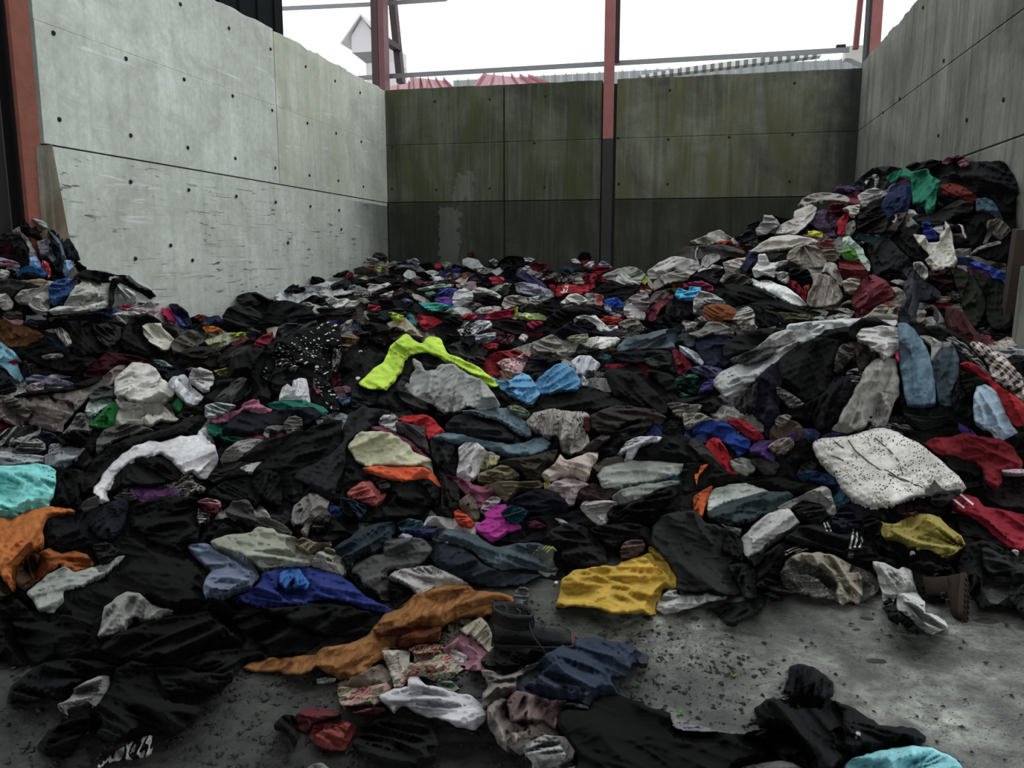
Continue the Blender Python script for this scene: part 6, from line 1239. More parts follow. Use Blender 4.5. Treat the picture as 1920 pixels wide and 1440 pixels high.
CAT += """
@1300,580,3.0968
shirt;khaki and rust clothes at the left foot of the draped mound;shirt;5c4c40;W1.4;440,700 500,640 600,650 640,700 600,800 520,830 450,780
shirt;grey-white scrap at the left foot of the draped mound;rag;807c74;W1.3;470,640 520,610 570,620 540,670 490,690
coat;black clothes in the gap left of the cushion;coat;161516;W1.3;480,840 560,780 700,740 720,850 760,960 840,1060 700,1060 560,1040 480,960
shirt;red puffy sleeve beside the royal blue anorak;jacket;9c1828;W.9 T6 A-35;195,650 240,625 300,640 360,690 410,740 400,765 320,740 250,690
jacket;royal blue anorak crumpled right of centre;anorak;1c3f94;W1.4 T6;0,660 60,640 130,650 200,660 260,720 330,760 330,810 270,850 220,810 140,750 60,710 -10,700
sweater;grey-brown clothes above the royal blue anorak;sweater;8a837c;W1.3;-60,600 40,600 120,640 60,650 -40,690 -60,650
tshirt;bright red t-shirt standing below the royal blue anorak;t-shirt;b00f20;W1.1 A-60 T4;70,790 110,740 160,760 200,830 240,900 260,950 220,960 150,900 100,860
trousers;grey trousers left of the bright red t-shirt;trousers;3c3b39;W.9 A-50 T5;0,750 60,780 140,880 180,930 100,900 20,830 -30,780
shirt;pale sage print shirt right of the bright red t-shirt;shirt;84867a;W1.3;210,880 280,860 340,880 360,930 300,960 240,930
shirt;dark green-grey shirt below the purple ribbon;shirt;3e3d38;W1.3;330,870 440,860 500,900 480,950 420,960 360,910
scarf;purple ribbon-like scarf left of the cushion;scarf;503276;W1.2 T3;330,800 380,760 480,760 560,720 600,710 590,760 520,770 460,790 430,820 480,850 460,890 400,850 330,830
shirt;violet strip on the ground of the mound left of the cushion;rag;4a3870;T2;740,740 800,715 900,730 820,745
blouse;patterned beige blouse inside the purple scarf;blouse;8c7c74;W1.4 pblotch:5c4c4c;430,800 480,760 560,740 590,780 540,830 490,840
shirt;grey-brown sweater left of the black clothes gap;sweater;35322e;W1.3;600,960 640,890 720,890 700,950 640,1000
jeans;dark blue denim at the lower left of the cushion;jeans;1c3a60;W1.3 A20;600,960 680,930 760,950 840,960 855,1000 800,1030 740,1000 640,990
coat;dark coat strip above the teal-grey windbreaker;coat;161616;W1.1;180,960 300,970 460,970 600,1000 760,1030 640,1060 460,1050 300,1010
hoodie;black furry hood behind the orange lining;hood;141210;W1.4 T6;-60,900 60,890 180,930 260,980 180,1010 60,1040 -60,1060
shirt;bright orange lining tip right of the furry coat;lining;c45410;W1.2 A70 T3;0,1090 40,1060 110,1020 100,1080 70,1140 50,1200 0,1160
cord;orange cord twisted over the furry hood;cord;c45c14;W.4 T1 R0;5,960 30,950 40,910 90,895 60,930 30,970 20,1020 10,990
shirt;wide off-white shirt below the dark coat strip;shirt;a0a49c;W1 L16 A10 T4;80,1130 110,1050 200,1020 300,1010 400,1040 445,1060 300,1090 160,1130 90,1180
jacket;teal-grey windbreaker crumpled in the right foreground;windbreaker;39474a;W1.5 A15 L11 T4;80,1180 160,1140 300,1090 420,1060 540,1050 580,1080 540,1140 420,1180 320,1220 200,1250 100,1230
shirt;grey-white pointed shirt standing beside the windbreaker;shirt;94928e;W1 L16;480,1150 560,1110 660,1060 760,1020 800,1060 835,1190 780,1180 740,1130 640,1110 560,1150
coat;black scraps inside the grey-white pointed shirt;coat;1a1b1d;W1.4;580,1150 640,1110 740,1130 780,1190 720,1250 640,1220
shirt;white satin blouse folded in the right foreground;blouse;a2a09e;W1.2 L16 A35 T6;280,1330 340,1260 420,1190 500,1160 560,1160 600,1210 620,1240 540,1290 440,1350 370,1420 300,1430
shirt;frilly grey-rose scrap left of the white satin blouse;rag;6e6864;W1.6;150,1240 200,1260 280,1270 260,1320 200,1290
bag;dark navy shiny pouch in the right foreground;pouch;1e2030;W1.3 T7 E.3;800,1210 840,1180 920,1170 960,1220 970,1270 900,1290 820,1290
coat;dark red clothes under the cushion's right;coat;1e1214;W1.2;1150,1130 1350,1080 1480,1100 1500,1180 1360,1190 1200,1200
coat;black jackets below the crimson garments;coat;141313;W1.2;1340,820 1500,850 1650,900 1700,1020 1580,1040 1480,960 1400,880
coat;dark clothes behind the crimson jacket at the frame's right;coat;20171a;W1.2;1680,940 1900,920 2000,900 2000,1250 1900,1180 1780,1140 1700,1090
shirt;crimson satin shirt spread at the frame's right;shirt;7c1420;W1.3 L13 T4;1340,780 1400,745 1500,740 1580,715 1660,740 1780,750 1860,800 1910,880 1900,920 1800,940 1790,1000 1750,1060 1700,1000 1660,900 1560,860 1440,850 1370,820
shirt;pale pink strip right of the crimson satin shirt;shirt;a08c90;T2;1790,930 1900,925 1960,940 1900,955 1800,950
jacket;red track jacket with white stripes right of the cushion;jacket;900e28;W1 L16 A-30 T4;1470,1120 1540,1060 1640,1100 1700,1150 1840,1170 1990,1220 1990,1400 1860,1390 1760,1320 1680,1250 1580,1190
jacket;black jacket beneath the red track jacket;jacket;151516;W1.1;1520,1200 1600,1210 1700,1290 1800,1370 1880,1440 1700,1500 1560,1440 1560,1300
"""

CAT += """
@1300,580,3.0968
cushion;large white speckled seat cushion lying tilted on the clothes;cushion;b0aca6;T18 W.45 L24 R.6 pspeckle:4c4640;690,775 760,745 900,735 1000,705 1100,685 1190,715 1330,790 1440,880 1540,970 1585,1040 1500,1060 1400,1080 1290,1095 1200,1125 1100,1152 1010,1150 930,1110 860,1050 820,970 750,900 705,850
"""
CAT += """
@1300,580,3.0968
shoe;grey-black shoe-like hood poking from the cushion's right end;hood;262624;T26 A30 W.7;1375,1110 1390,1070 1460,1050 1550,1045 1555,1070 1500,1110 1440,1150 1390,1140
"""
CAT += """
@0,940,2.88
trousers;large black trousers mass at the lower left;trousers;0f0f10;W1.1 L20 T6;-60,500 60,490 180,560 260,620 420,640 560,700 700,640 900,600 1100,560 1130,500 1040,300 900,160 700,80 500,90 300,140 230,200 300,340 100,470
coat;dark coat heap behind the red flowery scrap;coat;111112;W1.1;700,20 900,-30 1060,-20 1080,120 1060,240 960,260 800,200 700,120
coat;black coat heap at the left frame edge below the orange shirt;coat;131314;W1.2 L18;-80,480 60,500 160,600 120,800 200,880 -80,860
trousers;wide black coat over the lower left floor;coat;121213;W1.2 L18 T5;60,600 300,600 500,640 620,600 560,760 700,860 400,900 200,880 100,780
shirt;dark navy shirt right of the orange shirt;shirt;15161b;W1.2;230,170 270,90 420,60 560,20 690,0 680,80 640,180 560,230 400,260 280,280
shirt;navy shirt corner hanging at the left;shirt;1c202c;W.8 A70;480,130 560,30 660,-20 695,10 670,120 590,215 520,190
shirt;mustard and grey scrap at the left edge beneath the orange shirt;rag;3a3226;;-40,420 20,440 60,500 -40,520
shirt;bright orange shirt spread at the left frame edge;shirt;b4641c;W1.2 L13 A60 T4;-60,100 60,90 160,40 280,25 400,45 400,60 260,80 230,150 240,240 150,280 110,340 90,470 60,485 20,430 -60,300
scarf;orange and brown tie-dyed scarf below the orange shirt;scarf;9c5016;W1.5 T4;110,350 150,290 200,280 270,250 330,280 400,265 470,290 510,345 440,370 400,385 330,340 260,370 190,440 130,430
shirt;dirty grey scrap above the tie-dyed scarf;rag;4c3420;W1.3;85,420 110,330 170,290 220,290 200,350 180,450 120,470
cloth;white-grey pointed cloth lying over black trousers at the left;cloth;8d9089;W.9 L16 A20 T4;150,485 220,430 300,370 350,345 400,385 520,350 660,288 680,295 600,360 490,430 420,460 350,490 330,560 280,600 220,590 170,540
shirt;dark mesh sleeve above the white-grey pointed cloth;sleeve;242424;ppin:3a3a3a W1;500,240 580,220 640,270 600,320 540,330
rag;red flowery rag with white petals at the left;rag;8a1430;pblotch:c0a8ac W1.5;1070,0 1120,-20 1190,0 1190,40 1140,60 1090,40
sock;brown and white striped sock under the red flowery rag;sock;8c8880;pstripes:2a2220 A0 W.8 T3;1070,40 1100,60 1140,70 1120,100 1080,122 1065,90
sweater;blue-grey ribbed sweater in the left foreground;sweater;6c7890;pribs:50586c W1.3 T6 A-20;1010,240 1090,225 1160,240 1210,260 1300,230 1340,270 1400,410 1380,430 1340,460 1260,480 1200,510 1110,515 1090,480 1110,420 1140,370 1090,320
trousers;grey cuffed trousers end left of the off-white trousers;trousers;4c4a48;W1.2 A-30;1215,60 1260,0 1340,-10 1370,40 1340,70 1500,140 1560,170 1500,180 1380,130 1300,90
cloth;grey canvas triangle lying on black clothes at the lower left;cloth;868680;W1.3 L14 T5 A60;525,730 550,640 560,570 640,510 690,488 760,495 800,540 860,575 940,590 880,610 800,650 740,630 690,640 670,690 610,720
dress;black dress with silver beads across the lower left floor;dress;161515;W1.3 A20 T4;540,800 620,720 780,660 960,600 1100,580 1180,600 1220,660 1300,700 1320,760 1220,790 1100,800 980,850 820,850 660,850
coat;black scarf heap at the lower middle-left;scarf;1a1a1a;W1.5 T5;1200,600 1300,580 1420,560 1560,570 1640,620 1760,700 1740,760 1600,830 1460,840 1380,760 1300,690
coat;black clothes behind the blue shirt's underside;coat;0f1012;W1.1;1130,520 1280,560 1500,590 1800,580 2040,580 2080,640 1900,720 1700,660 1500,560 1300,640 1180,600
shirt;dark grey linen shirt below the black scarf heap;shirt;202122;W1.1 A15 T4;980,870 1100,810 1240,790 1380,800 1420,830 1300,900 1200,960 1100,1000 960,980
trousers;black wrinkled trousers above the crumpled silver foil;trousers;17181a;W1.4 T5;60,1000 140,930 240,870 380,845 520,850 640,900 600,960 500,960 420,980 380,1060 260,1060 140,1100 40,1090
foil;crumpled silver plastic wrapper on the lower left floor;wrapper;84847f;W2 L7 T3;310,1100 380,1060 400,1010 470,970 540,940 590,945 590,1000 560,1050 530,1110 480,1090 420,1110 360,1130
sweater;black wool sweater spread on the lower left floor;sweater;151516;W1.3 L18 T6;480,1180 540,1080 600,980 620,900 720,860 860,880 980,900 1080,960 1220,960 1200,1020 1080,1060 1080,1140 1040,1200 940,1270 860,1240 760,1290 620,1310 520,1260
shirt;black sleeve running right from the black wool sweater;sleeve;1a1a1b;W1.2 A5 T3;840,900 960,880 1060,920 1200,930 1260,900 1260,950 1180,1000 1060,1040 900,1020
sock;black and white zigzag sock lying on the lower left floor;sock;1e1e1e;pstripes:a8a8a0 W.8 T3 A70;525,1430 560,1390 640,1340 700,1300 770,1265 825,1260 830,1310 810,1370 750,1390 680,1400 600,1410 550,1440
rag;flattened black rag on the lower left floor beside the sweater;rag;191a18;W1.2 T1;240,1260 340,1190 460,1140 500,1200 430,1280 380,1380 280,1390 200,1330
"""
CAT += """
@380,960,3
trousers;large off-white trousers crumpled in the left foreground;trousers;8c8e7e;W1.4 L14 A-5 T7;40,170 120,130 260,115 300,90 380,85 430,120 520,140 580,200 620,240 680,250 660,290 560,310 430,310 330,320 270,260 160,220 80,200
shirt;stained cream rag with lichen-like crust;rag;7c7058;W1.7;520,180 560,140 640,170 720,170 720,200 650,215 580,220
shirt;small white shirts at the right end of the off-white trousers;shirt;a09c90;W1.5 T4;610,290 640,230 700,200 760,220 790,250 840,260 840,310 790,350 700,330 640,320
jeans;teal denim jeans above the grey sweater;jeans;22303a;pwash:344652 W1.4 A30 T5;740,200 820,150 880,100 980,60 1070,50 1090,100 1060,150 1120,150 1000,200 940,230 860,260 820,300
shirt;aqua and teal scrap beside the indigo cloth;shirt;3c6470;W1.3;1100,60 1160,35 1230,50 1240,80 1190,90 1110,100
shirt;indigo scrap above the grey sweater;shirt;30305c;W1.3;1150,100 1220,80 1320,80 1290,130 1200,140
shirt;silvery scrap on the grey sweater's top;rag;8c8ca0;W1.3 T2;1100,140 1130,120 1180,130 1180,145 1130,150
sweater;dark teal sweater under the grey sweater;sweater;253036;W1.3;800,300 870,330 920,400 1000,440 1070,460 1070,500 1000,500 920,460 860,400
sweater;grey wool sweater with a hooked sleeve in the foreground;sweater;545452;W1.4 L15 T8 A15;840,340 860,290 940,250 1010,230 1020,180 1100,150 1200,140 1260,160 1290,210 1260,270 1180,310 1080,330 1030,340 1060,400 1060,490 1000,490 960,440 910,420 880,370
jacket;dark charcoal lining beside the white speckled sheet;jacket;262523;W1.2;1040,410 1080,370 1160,410 1200,460 1140,500 1080,540 1060,480
sheet;dirty white speckled sheet behind the ochre cloth;sheet;9c9894;W1.2 L14 A-25 pspeckle:6a6660;1050,370 1080,330 1180,310 1280,300 1360,330 1480,390 1500,420 1380,440 1300,450 1200,460 1140,400
shirt;blue shirt with indigo stripes spread in the foreground;shirt;2c3c88;W1.4 L13 A-20 T6;160,490 230,460 310,400 330,350 430,320 540,310 640,310 720,340 800,370 880,440 960,500 1060,545 1030,575 960,560 860,530 760,500 660,500 560,520 460,540 320,530 220,505
shirt;bright blue centre panel of the blue shirt;panel;2c68b0;W1.2 L11 A70 T2;430,350 470,325 540,315 570,360 600,400 590,440 540,430 480,440 430,400
coat;black rags under the blue shirt;coat;111213;W1.1;330,540 500,530 640,510 780,520 900,550 1000,580 960,660 840,700 700,690 560,640 440,580
hood;grey metallic cuff at the right end of the ochre cloth;cuff;6a6a6c;W1.2 T4;1690,540 1740,500 1760,440 1790,420 1830,430 1835,480 1800,520 1740,545
trousers;striped brown and cream bag cloth under the ochre cloth;cloth;6c6250;pthin:241c14 W.9 A-40;1320,720 1350,650 1420,600 1500,600 1560,620 1500,680 1440,760 1360,760
dress;long ochre print dress lying across the foreground;dress;93602a;pblotch:784818 W1.3 L14 A25 T5;225,880 260,850 360,820 500,815 620,800 700,760 850,730 920,700 980,620 1040,560 1120,540 1180,470 1300,430 1370,400 1480,405 1540,440 1640,450 1740,470 1750,500 1690,560 1750,600 1730,615 1620,580 1560,600 1480,600 1420,610 1350,650 1320,730 1200,740 1120,760 1060,760 1020,790 1020,830 960,860 920,910 840,940 780,950 700,900 640,870 560,915 490,915 420,900 300,905
shirt;dark rust fold of the long ochre dress;panel;64300e;W1.1 L12 A20 T2;960,660 1060,640 1200,640 1340,640 1320,720 1200,740 1110,760 1100,700 1000,700
cloth;cream and brown wet cloth strip below the ochre dress;cloth;7a6c60;W1.1 A60;760,960 860,920 940,880 1000,855 1050,900 1060,950 980,990 860,1000 770,985
cloth;cream patchwork cloth with black and lime squares;cloth;9c9484;psquares W.8 T2;760,985 900,985 1030,960 1060,990 1000,1080 900,1085 780,1090
cloth;off-white canvas corner beside the patchwork;cloth;aaa498;W.9 T3 A80;1005,775 1060,775 1170,785 1190,830 1150,900 1120,960 1080,990 1050,900 1020,830
bag;cream patchwork bag with red and olive squares;bag;a09c8a;psquares W1 T5 L14;1170,790 1300,780 1370,790 1440,860 1480,870 1400,940 1330,955 1230,930 1180,930 1120,985 1080,980 1150,900
cloth;red, brown and cream striped lining of the patchwork bag;lining;7c2c28;pvstripes:9c8c6c T2 W.8;1150,770 1210,745 1300,740 1350,750 1370,790 1300,790 1200,800
cloth;pink fabric square with a cream corner and care label;cloth;9c6c7c;W.7 L18 T4 A50;1350,770 1440,700 1500,660 1560,590 1600,640 1640,740 1630,870 1600,890 1500,895 1440,860 1380,800
cloth;cream corner of the pink fabric square;panel;a39a88;W.6 L18 T1 A50;1450,660 1560,590 1610,645 1642,740 1610,790 1560,740 1520,700 1480,690
label;white care label printed with small grey text;label;b0aaa8;W.3 T.5 R0 pprint:807c7c;1380,785 1420,768 1495,812 1475,845 1440,845
shirt;small white scrap left of the patchwork cloth;rag;8c8c88;W1.4 T2;640,935 700,925 750,935 740,960 690,970 645,965
cloth;pale green lace edge above the white bundle;cloth;7c8c80;T2 W.9;1300,960 1390,945 1450,1000 1370,1015 1330,990
shirt;white cotton bundle with a waistband in the foreground;shirt;b2b0b4;W1.6 L13 T9;990,1030 1060,1000 1150,980 1160,930 1210,920 1260,970 1330,985 1440,1020 1520,1040 1580,1090 1600,1140 1580,1190 1530,1225 1440,1215 1360,1170 1290,1160 1200,1130 1130,1090 1080,1130 1030,1090
bra;dusky pink bra with an orange-tinted cup lying on the muddy floor;bra;8c3c34;W.6 L18 T6 E.7;600,1265 620,1200 680,1175 780,1170 850,1190 870,1210 840,1280 800,1340 720,1340 640,1310
cup;dark rose bra cup behind the orange-tinted cup;bra cup;6c2c34;W.8 T5 E.5;510,1160 560,1110 610,1100 700,1105 780,1140 700,1165 620,1195 590,1250 540,1220
bra;rose bra strap end right of the bra cups;strap;6c3440;W1.3 T2;840,1130 900,1110 980,1100 1030,1105 980,1150 900,1150
blouse;black lace blouse on the floor beside the bra cups;blouse;1a1a19;W1.7 L9 T4;840,1300 900,1200 1000,1150 1120,1150 1220,1180 1300,1230 1330,1300 1310,1370 1200,1420 1040,1410 900,1360
cloth;grey-white stone-like rag at the bottom edge of the frame;rag;7c7c74;T2;590,1440 620,1415 670,1410 710,1440 700,1470 600,1480
rag;black straps of rag left of the rose bra cup;strap;151514;W1.2 T1;400,1200 460,1140 520,1150 540,1230 520,1320 480,1230
"""
CAT += """
@860,940,2.88
shirt;grey shreds above the dark blue cloth on the floor;rag;44423e;W1.4 T2;120,860 180,800 240,810 230,860 180,900
shirt;dark wet clothes between the boot and the dark blue cloth;coat;171716;W1.3 T2;200,800 350,790 460,810 420,870 300,900 200,880
shirt;slate blue crumpled cotton shirt flat on the floor;shirt;39455a;W1.6 L11 T4;300,950 340,890 430,870 480,820 560,770 640,740 760,740 860,760 960,790 1000,830 1025,850 1000,880 940,870 920,930 860,960 830,960 860,1040 780,1070 720,1100 620,1080 520,1070 420,1060 320,1020
shirt;grey cloth tip at the right end of the slate blue shirt;rag;3c4248;W1.3 T2;960,850 1000,820 1025,840 1020,880 980,880
blouse;brown lace blouse strip right of the white bundle;blouse;847a74;W1.7 L8 T3;120,910 180,920 240,940 310,920 380,880 440,870 420,900 320,950 300,1020 220,1080 130,1100 130,1040 160,990
blouse;muddy lace cloth running down beside the white bundle;lace;8a8078;W1.8 L9 T4 A80;160,1100 220,1060 280,1080 260,1160 320,1190 440,1180 520,1230 560,1270 480,1280 400,1290 380,1340 330,1370 240,1310 170,1240 150,1170
tshirt;pinkish ribbed cloth lying on the muddy lace;cloth;7c6464;W1.2 L12 A75 T4;260,1080 310,1020 400,1040 500,1070 580,1075 560,1150 530,1230 440,1190 340,1180 280,1190
undershirt;white lace undershirt at the bottom of the frame;undershirt;a5a3a2;W1.6 L10 T4;345,1320 400,1290 460,1260 560,1270 635,1265 640,1320 620,1370 650,1460 640,1500 400,1500 400,1420 360,1370
trousers;green-grey trim strip beside the big black fleece;strip;5c6460;T2 W.6;575,1085 640,1090 700,1105 705,1125 620,1110 560,1130 550,1170
fleece;big black fleece lying in the bottom foreground;fleece;0c0c0c;W.8 L26 T8;530,1200 560,1130 700,1120 720,1070 790,1040 860,1045 960,1080 1060,1120 1140,1140 1160,1200 1280,1240 1400,1250 1560,1260 1660,1310 1750,1400 1780,1520 600,1520 640,1400 620,1340
sheet;light grey lining patch on the big black fleece;patch;78787a;W.7 T1 A-5;1150,1200 1230,1200 1320,1215 1400,1245 1320,1245 1220,1240 1170,1225
shirt;small black flap right of the big black fleece;flap;101010;W.8;1540,1260 1600,1235 1740,1235 1800,1300 1760,1360 1640,1300
raincoat;yellow raincoat crumpled at the pile's front edge;raincoat;b4900e;W1.5 L13 T8 A-10;530,575 540,500 560,430 620,380 700,360 780,345 850,350 880,330 960,300 1020,280 1100,300 1130,340 1170,400 1182,440 1170,470 1110,480 1090,520 1060,550 1065,610 1000,610 920,610 800,605 740,580 620,570
cloth;plain yellow corner beside the yellow raincoat's hood;rag;8c7c10;T2 W.6;1020,260 1040,245 1130,300 1130,330 1060,290
cloth;white cotton cloth with frill beside the yellow raincoat;cloth;a6a6a4;W1.2 L12 T2 A10;1065,580 1080,530 1130,475 1200,480 1280,510 1350,490 1410,480 1458,510 1440,530 1360,540 1280,570 1200,590 1110,612
cloth;white scraps under the charcoal sweater's cuff;rag;8c8884;W1.3 T2;1440,290 1500,310 1530,320 1500,345 1440,335
skirt;black wet skirt lying flat right of the white frilled cloth;skirt;1d1e1e;W1.2 L15 T2;1350,570 1430,550 1560,530 1580,450 1640,460 1660,540 1600,620 1500,660 1450,660
sweater;big charcoal wool sweater in the foreground;sweater;2b2b2b;W1.6 L18 T10 A-50;1050,130 1090,80 1180,50 1280,60 1340,110 1400,130 1480,160 1530,220 1530,310 1470,340 1520,390 1550,450 1520,500 1440,505 1360,480 1260,490 1180,480 1170,400 1120,320 1060,260 1040,200
cuff;open black cuff of the charcoal wool sweater;cuff;151515;W.7 T3;1420,250 1450,180 1500,180 1530,230 1530,310 1490,310 1440,280
"""
CAT += """
@1360,880,2.5714
sneaker;dark wool sleeve curl left of the herringbone scarf;sleeve;242424;W1.2 T5;10,470 60,450 140,470 160,540 150,620 90,620 60,560
coat;black clothes below the white satin blouse;coat;121212;W1.2 T4;110,430 200,400 300,340 330,380 270,460 280,560 240,600 160,560 150,480
jacket;black sports jacket with white stripes in the right foreground;jacket;1d1e20;W1.3 L15 T6 A-25;290,330 360,270 440,265 560,310 660,300 740,310 860,370 880,410 860,470 760,440 700,460 600,440 560,420 450,380 340,360
jacket;black jacket flap with button in front of the sports jacket;flap;161617;W1.1 T4;570,400 620,370 760,370 860,420 880,470 760,450 640,440
trousers;dark brown-black trousers leading to the brown boot;trousers;231f1d;W1.3 L14 A-35 T7;660,300 740,320 860,370 960,390 1060,430 1110,500 1100,560 1060,620 1000,640 940,560 880,470 840,420 740,360
trousers;black trousers leg below the olive-yellow shirt;trousers;1a1918;W1.1 T5;880,400 960,385 1050,430 1090,480 1000,500 900,470
shirt;olive-yellow shirt with fan folds in the right foreground;shirt;938434;W1.4 L11 T9 r1150,380;740,250 800,265 860,245 900,220 960,210 1040,235 1090,290 1140,320 1160,370 1100,415 1040,420 980,390 900,370 840,350 760,320
coat;dark grey clothes lump left of the olive-yellow shirt;coat;1c1b1a;W1.2 T5;660,250 720,235 760,260 740,320 680,300
rag;brown-orange rag behind the olive-yellow shirt;rag;5c3424;T2;850,215 920,200 930,215 870,235
coat;black clothes right of the brown boot;coat;131312;W1.2 L16 T5;1160,370 1240,340 1340,380 1300,460 1240,480 1240,580 1280,640 1400,680 1400,600 1240,680 1160,560 1110,480
jacket;dark green-grey leather jacket at the frame's right foreground;jacket;2e312e;W1.2 L14 T7 A-10;1235,385 1280,380 1330,410 1400,420 1500,450 1500,640 1440,600 1380,560 1370,500 1300,510 1250,480
jacket;grey leather shoe-like flap under the leather jacket;flap;262826;W1.1 T5;1370,570 1440,550 1500,580 1500,720 1420,690 1370,630
cloth;small white scrap above the leather jacket;rag;a0a09c;T2;1375,395 1400,385 1416,400 1395,408
scarf;grey herringbone coat rolled in the right foreground;coat;4c4b47;ppin:6c6a64 W1.2 L15 T12;265,500 290,440 340,410 420,410 520,430 600,460 660,480 720,510 740,560 720,610 660,640 560,640 460,620 380,610 310,590 270,550
scarf;cream fringed scarf draped over the herringbone coat;scarf;8c8372;W1.6 L8 A-60 T5;320,420 380,400 460,400 540,420 610,460 590,500 640,500 665,540 660,600 640,650 600,640 560,655 530,610 540,560 500,520 460,480 400,460 340,450
shirt;black clothes at the front edge between sweater and herringbone coat;coat;191a1a;W1.2 T3;150,560 200,520 280,560 330,600 260,620 190,610
coat;black shapes between the white sleeve and the brown boot;coat;181817;W1.3 T5;740,450 860,480 920,500 1020,520 1110,560 1080,620 1040,640 960,620 900,580 840,560
shirt;white cotton sleeve trailing onto the floor, upper part;shirt;a0a09c;W1.2 L12 A-70 T5;710,445 760,450 830,480 860,470 900,490 915,560 930,600 900,610 850,600 820,620 790,670 765,660 750,580 730,510
shirt;white cotton sleeve trailing onto the floor, lower end;shirt;aaaaa6;W1.3 L10 A-40 T7;830,610 870,590 920,590 960,640 965,690 1020,705 1065,740 1075,775 1040,780 990,795 940,770 900,730 850,690 830,670
coat;dark sweater under the white sleeve's edge;coat;171717;W1.1 T3;760,640 800,620 840,690 900,740 940,780 900,790 840,740 780,700
jacket;black rain jacket lying on the wet floor at the lower right;jacket;151618;W1.3 L16 T7 A-60;300,1100 320,1050 400,1060 500,1110 560,1130 580,1200 600,1300 580,1400 560,1440 420,1460 380,1360 330,1280 260,1250 160,1240 140,1160 200,1110
jacket;hood of the black rain jacket standing up;hood;222326;W.9 L13 T10 E.3 A80;280,1070 300,1010 310,950 350,935 420,950 480,990 520,1030 520,1090 480,1110 400,1100 330,1105
trousers;black waterproof sleeve stretching right on the wet floor;sleeve;1b1c1e;W1 L14 T6 A-10;570,1180 520,1120 580,1130 680,1190 740,1230 840,1240 920,1250 970,1290 960,1320 880,1330 780,1350 680,1380 600,1370 570,1290
shirt;black sleeve loop at the left of the rain jacket;sleeve;101011;W1 T4;140,1280 200,1255 290,1270 360,1340 400,1420 380,1460 280,1460 300,1400 220,1320
towel;light aqua towel at the bottom edge of the frame;towel;78bcc4;W1.4 L13 T6 A20;560,1460 600,1400 680,1370 780,1345 900,1330 1000,1345 1080,1380 1130,1420 1150,1500 560,1500
sheet;grey cloth at the bottom edge beside the black loop;cloth;6c6e6c;W1 T3;70,1440 160,1415 260,1405 330,1415 380,1450 360,1500 60,1500
"""
# ------------------------------------------------------------------ read the catalogue and lay every garment, far ones first
CATMAP = {}
def parse():
    out = []; ox = oy = 0; sc = 1
    for line in CAT.strip().split('\n'):
        line = line.strip()
        if not line: continue
        if line[0] == '@': ox, oy, sc = map(float, line[1:].split(',')); continue
        kind, label, cat, col, opts, pts = line.split(';')
        P = [(ox+float(a.split(',')[0])/sc, oy+float(a.split(',')[1])/sc) for a in pts.split()]
        kw = {}; pat = pc = None
        for o in opts.split():
            if o[0] == 'p':
                b = o[1:].split(':'); pat = b[0]; pc = b[1] if len(b) > 1 else None
            elif o[0] == 'r': kw['radial'] = tuple((ox if i == 0 else oy)+float(x)/sc for i, x in enumerate(o[1:].split(',')))
            else:
                v = float(o[1:]); kw[{'T': 'T', 'W': 'Wr', 'A': 'ang', 'L': 'lam', 'K': 'k', 'R': 'rag', 'E': 'arch'}[o[0]]] = v/100 if o[0] in 'TL' else v
        out.append((kind, label, cat, col, pat, pc, P, kw, [0]))
    return out
GAR = parse()
WG = 1.45
PARTS = {'lined': {}}
def hexmix(c, f):
    v = [int(c[i:i+2], 16) for i in (0, 2, 4)]; return ''.join('%02x' % max(0, min(255, int(x*f))) for x in v)
# --- unnamed garments of the heap, in the spots the catalogue leaves open
hand = np.zeros(ZB.shape, bool)
for g in GAR:
    P = np.array(g[6]); a0 = max(int((P[:, 0].min()-U0)/RS)-1, 0); a1 = int((P[:, 0].max()-U0)/RS)+2; b0 = max(int((P[:, 1].min()-V0)/RS)-1, 0); b1 = int((P[:, 1].max()-V0)/RS)+2
    ins, *_ = poly_tests(P, RU[b0:b1, a0:a1].astype(float), RV[b0:b1, a0:a1].astype(float)); hand[b0:b1, a0:a1] |= ins
    g[8][0] = float(LAYERS[b0:b1, a0:a1][ins].max()) if ins.any() else 0
    LAYERS[b0:b1, a0:a1] += ins
heap_px = (zs(np.repeat(np.repeat(hit < tmax-.02, 2, 0), 2, 1)[:ZB.shape[0], :ZB.shape[1]].astype(float), RU.astype(float), RV.astype(float)) > .5)
rnd = random.Random(5)
DARKS = ['121213', '17181a', '1c1d20', '221f1d', '14161c', '1b1e1a', '26262a', '0f1012', '2c2a28', '1a1420']
LIGHTS = ['a8a6a2', 'b4b2b2', '8f8c86', '9c9890', '7c7a76', '84878a', 'a09488']
BRIGHT = ['8c1430', '6e1228', '2a3a78', '1c4c54', '5c2c60', '7c4a58', '3c4828', '5c4430', '2c5c70', '904050', '34406c', '9c5a2c']
CNAME = {'121213': 'black', '17181a': 'black', '1c1d20': 'charcoal', '221f1d': 'brown-black', '14161c': 'navy-black', '1b1e1a': 'green-black', '26262a': 'dark grey', '0f1012': 'black', '2c2a28': 'dark brown', '1a1420': 'plum-black',
 'a8a6a2': 'off-white', 'b4b2b2': 'white', '8f8c86': 'stone grey', '9c9890': 'pale beige', '7c7a76': 'mid grey', '84878a': 'bluish grey', 'a09488': 'sand',
 '8c1430': 'crimson', '6e1228': 'burgundy', '2a3a78': 'blue', '1c4c54': 'petrol', '5c2c60': 'purple', '7c4a58': 'dusty pink', '3c4828': 'olive', '5c4430': 'brown', '2c5c70': 'teal blue', '904050': 'rose', '34406c': 'denim blue', '9c5a2c': 'rust orange'}
FILLERS = []
v = 482.0
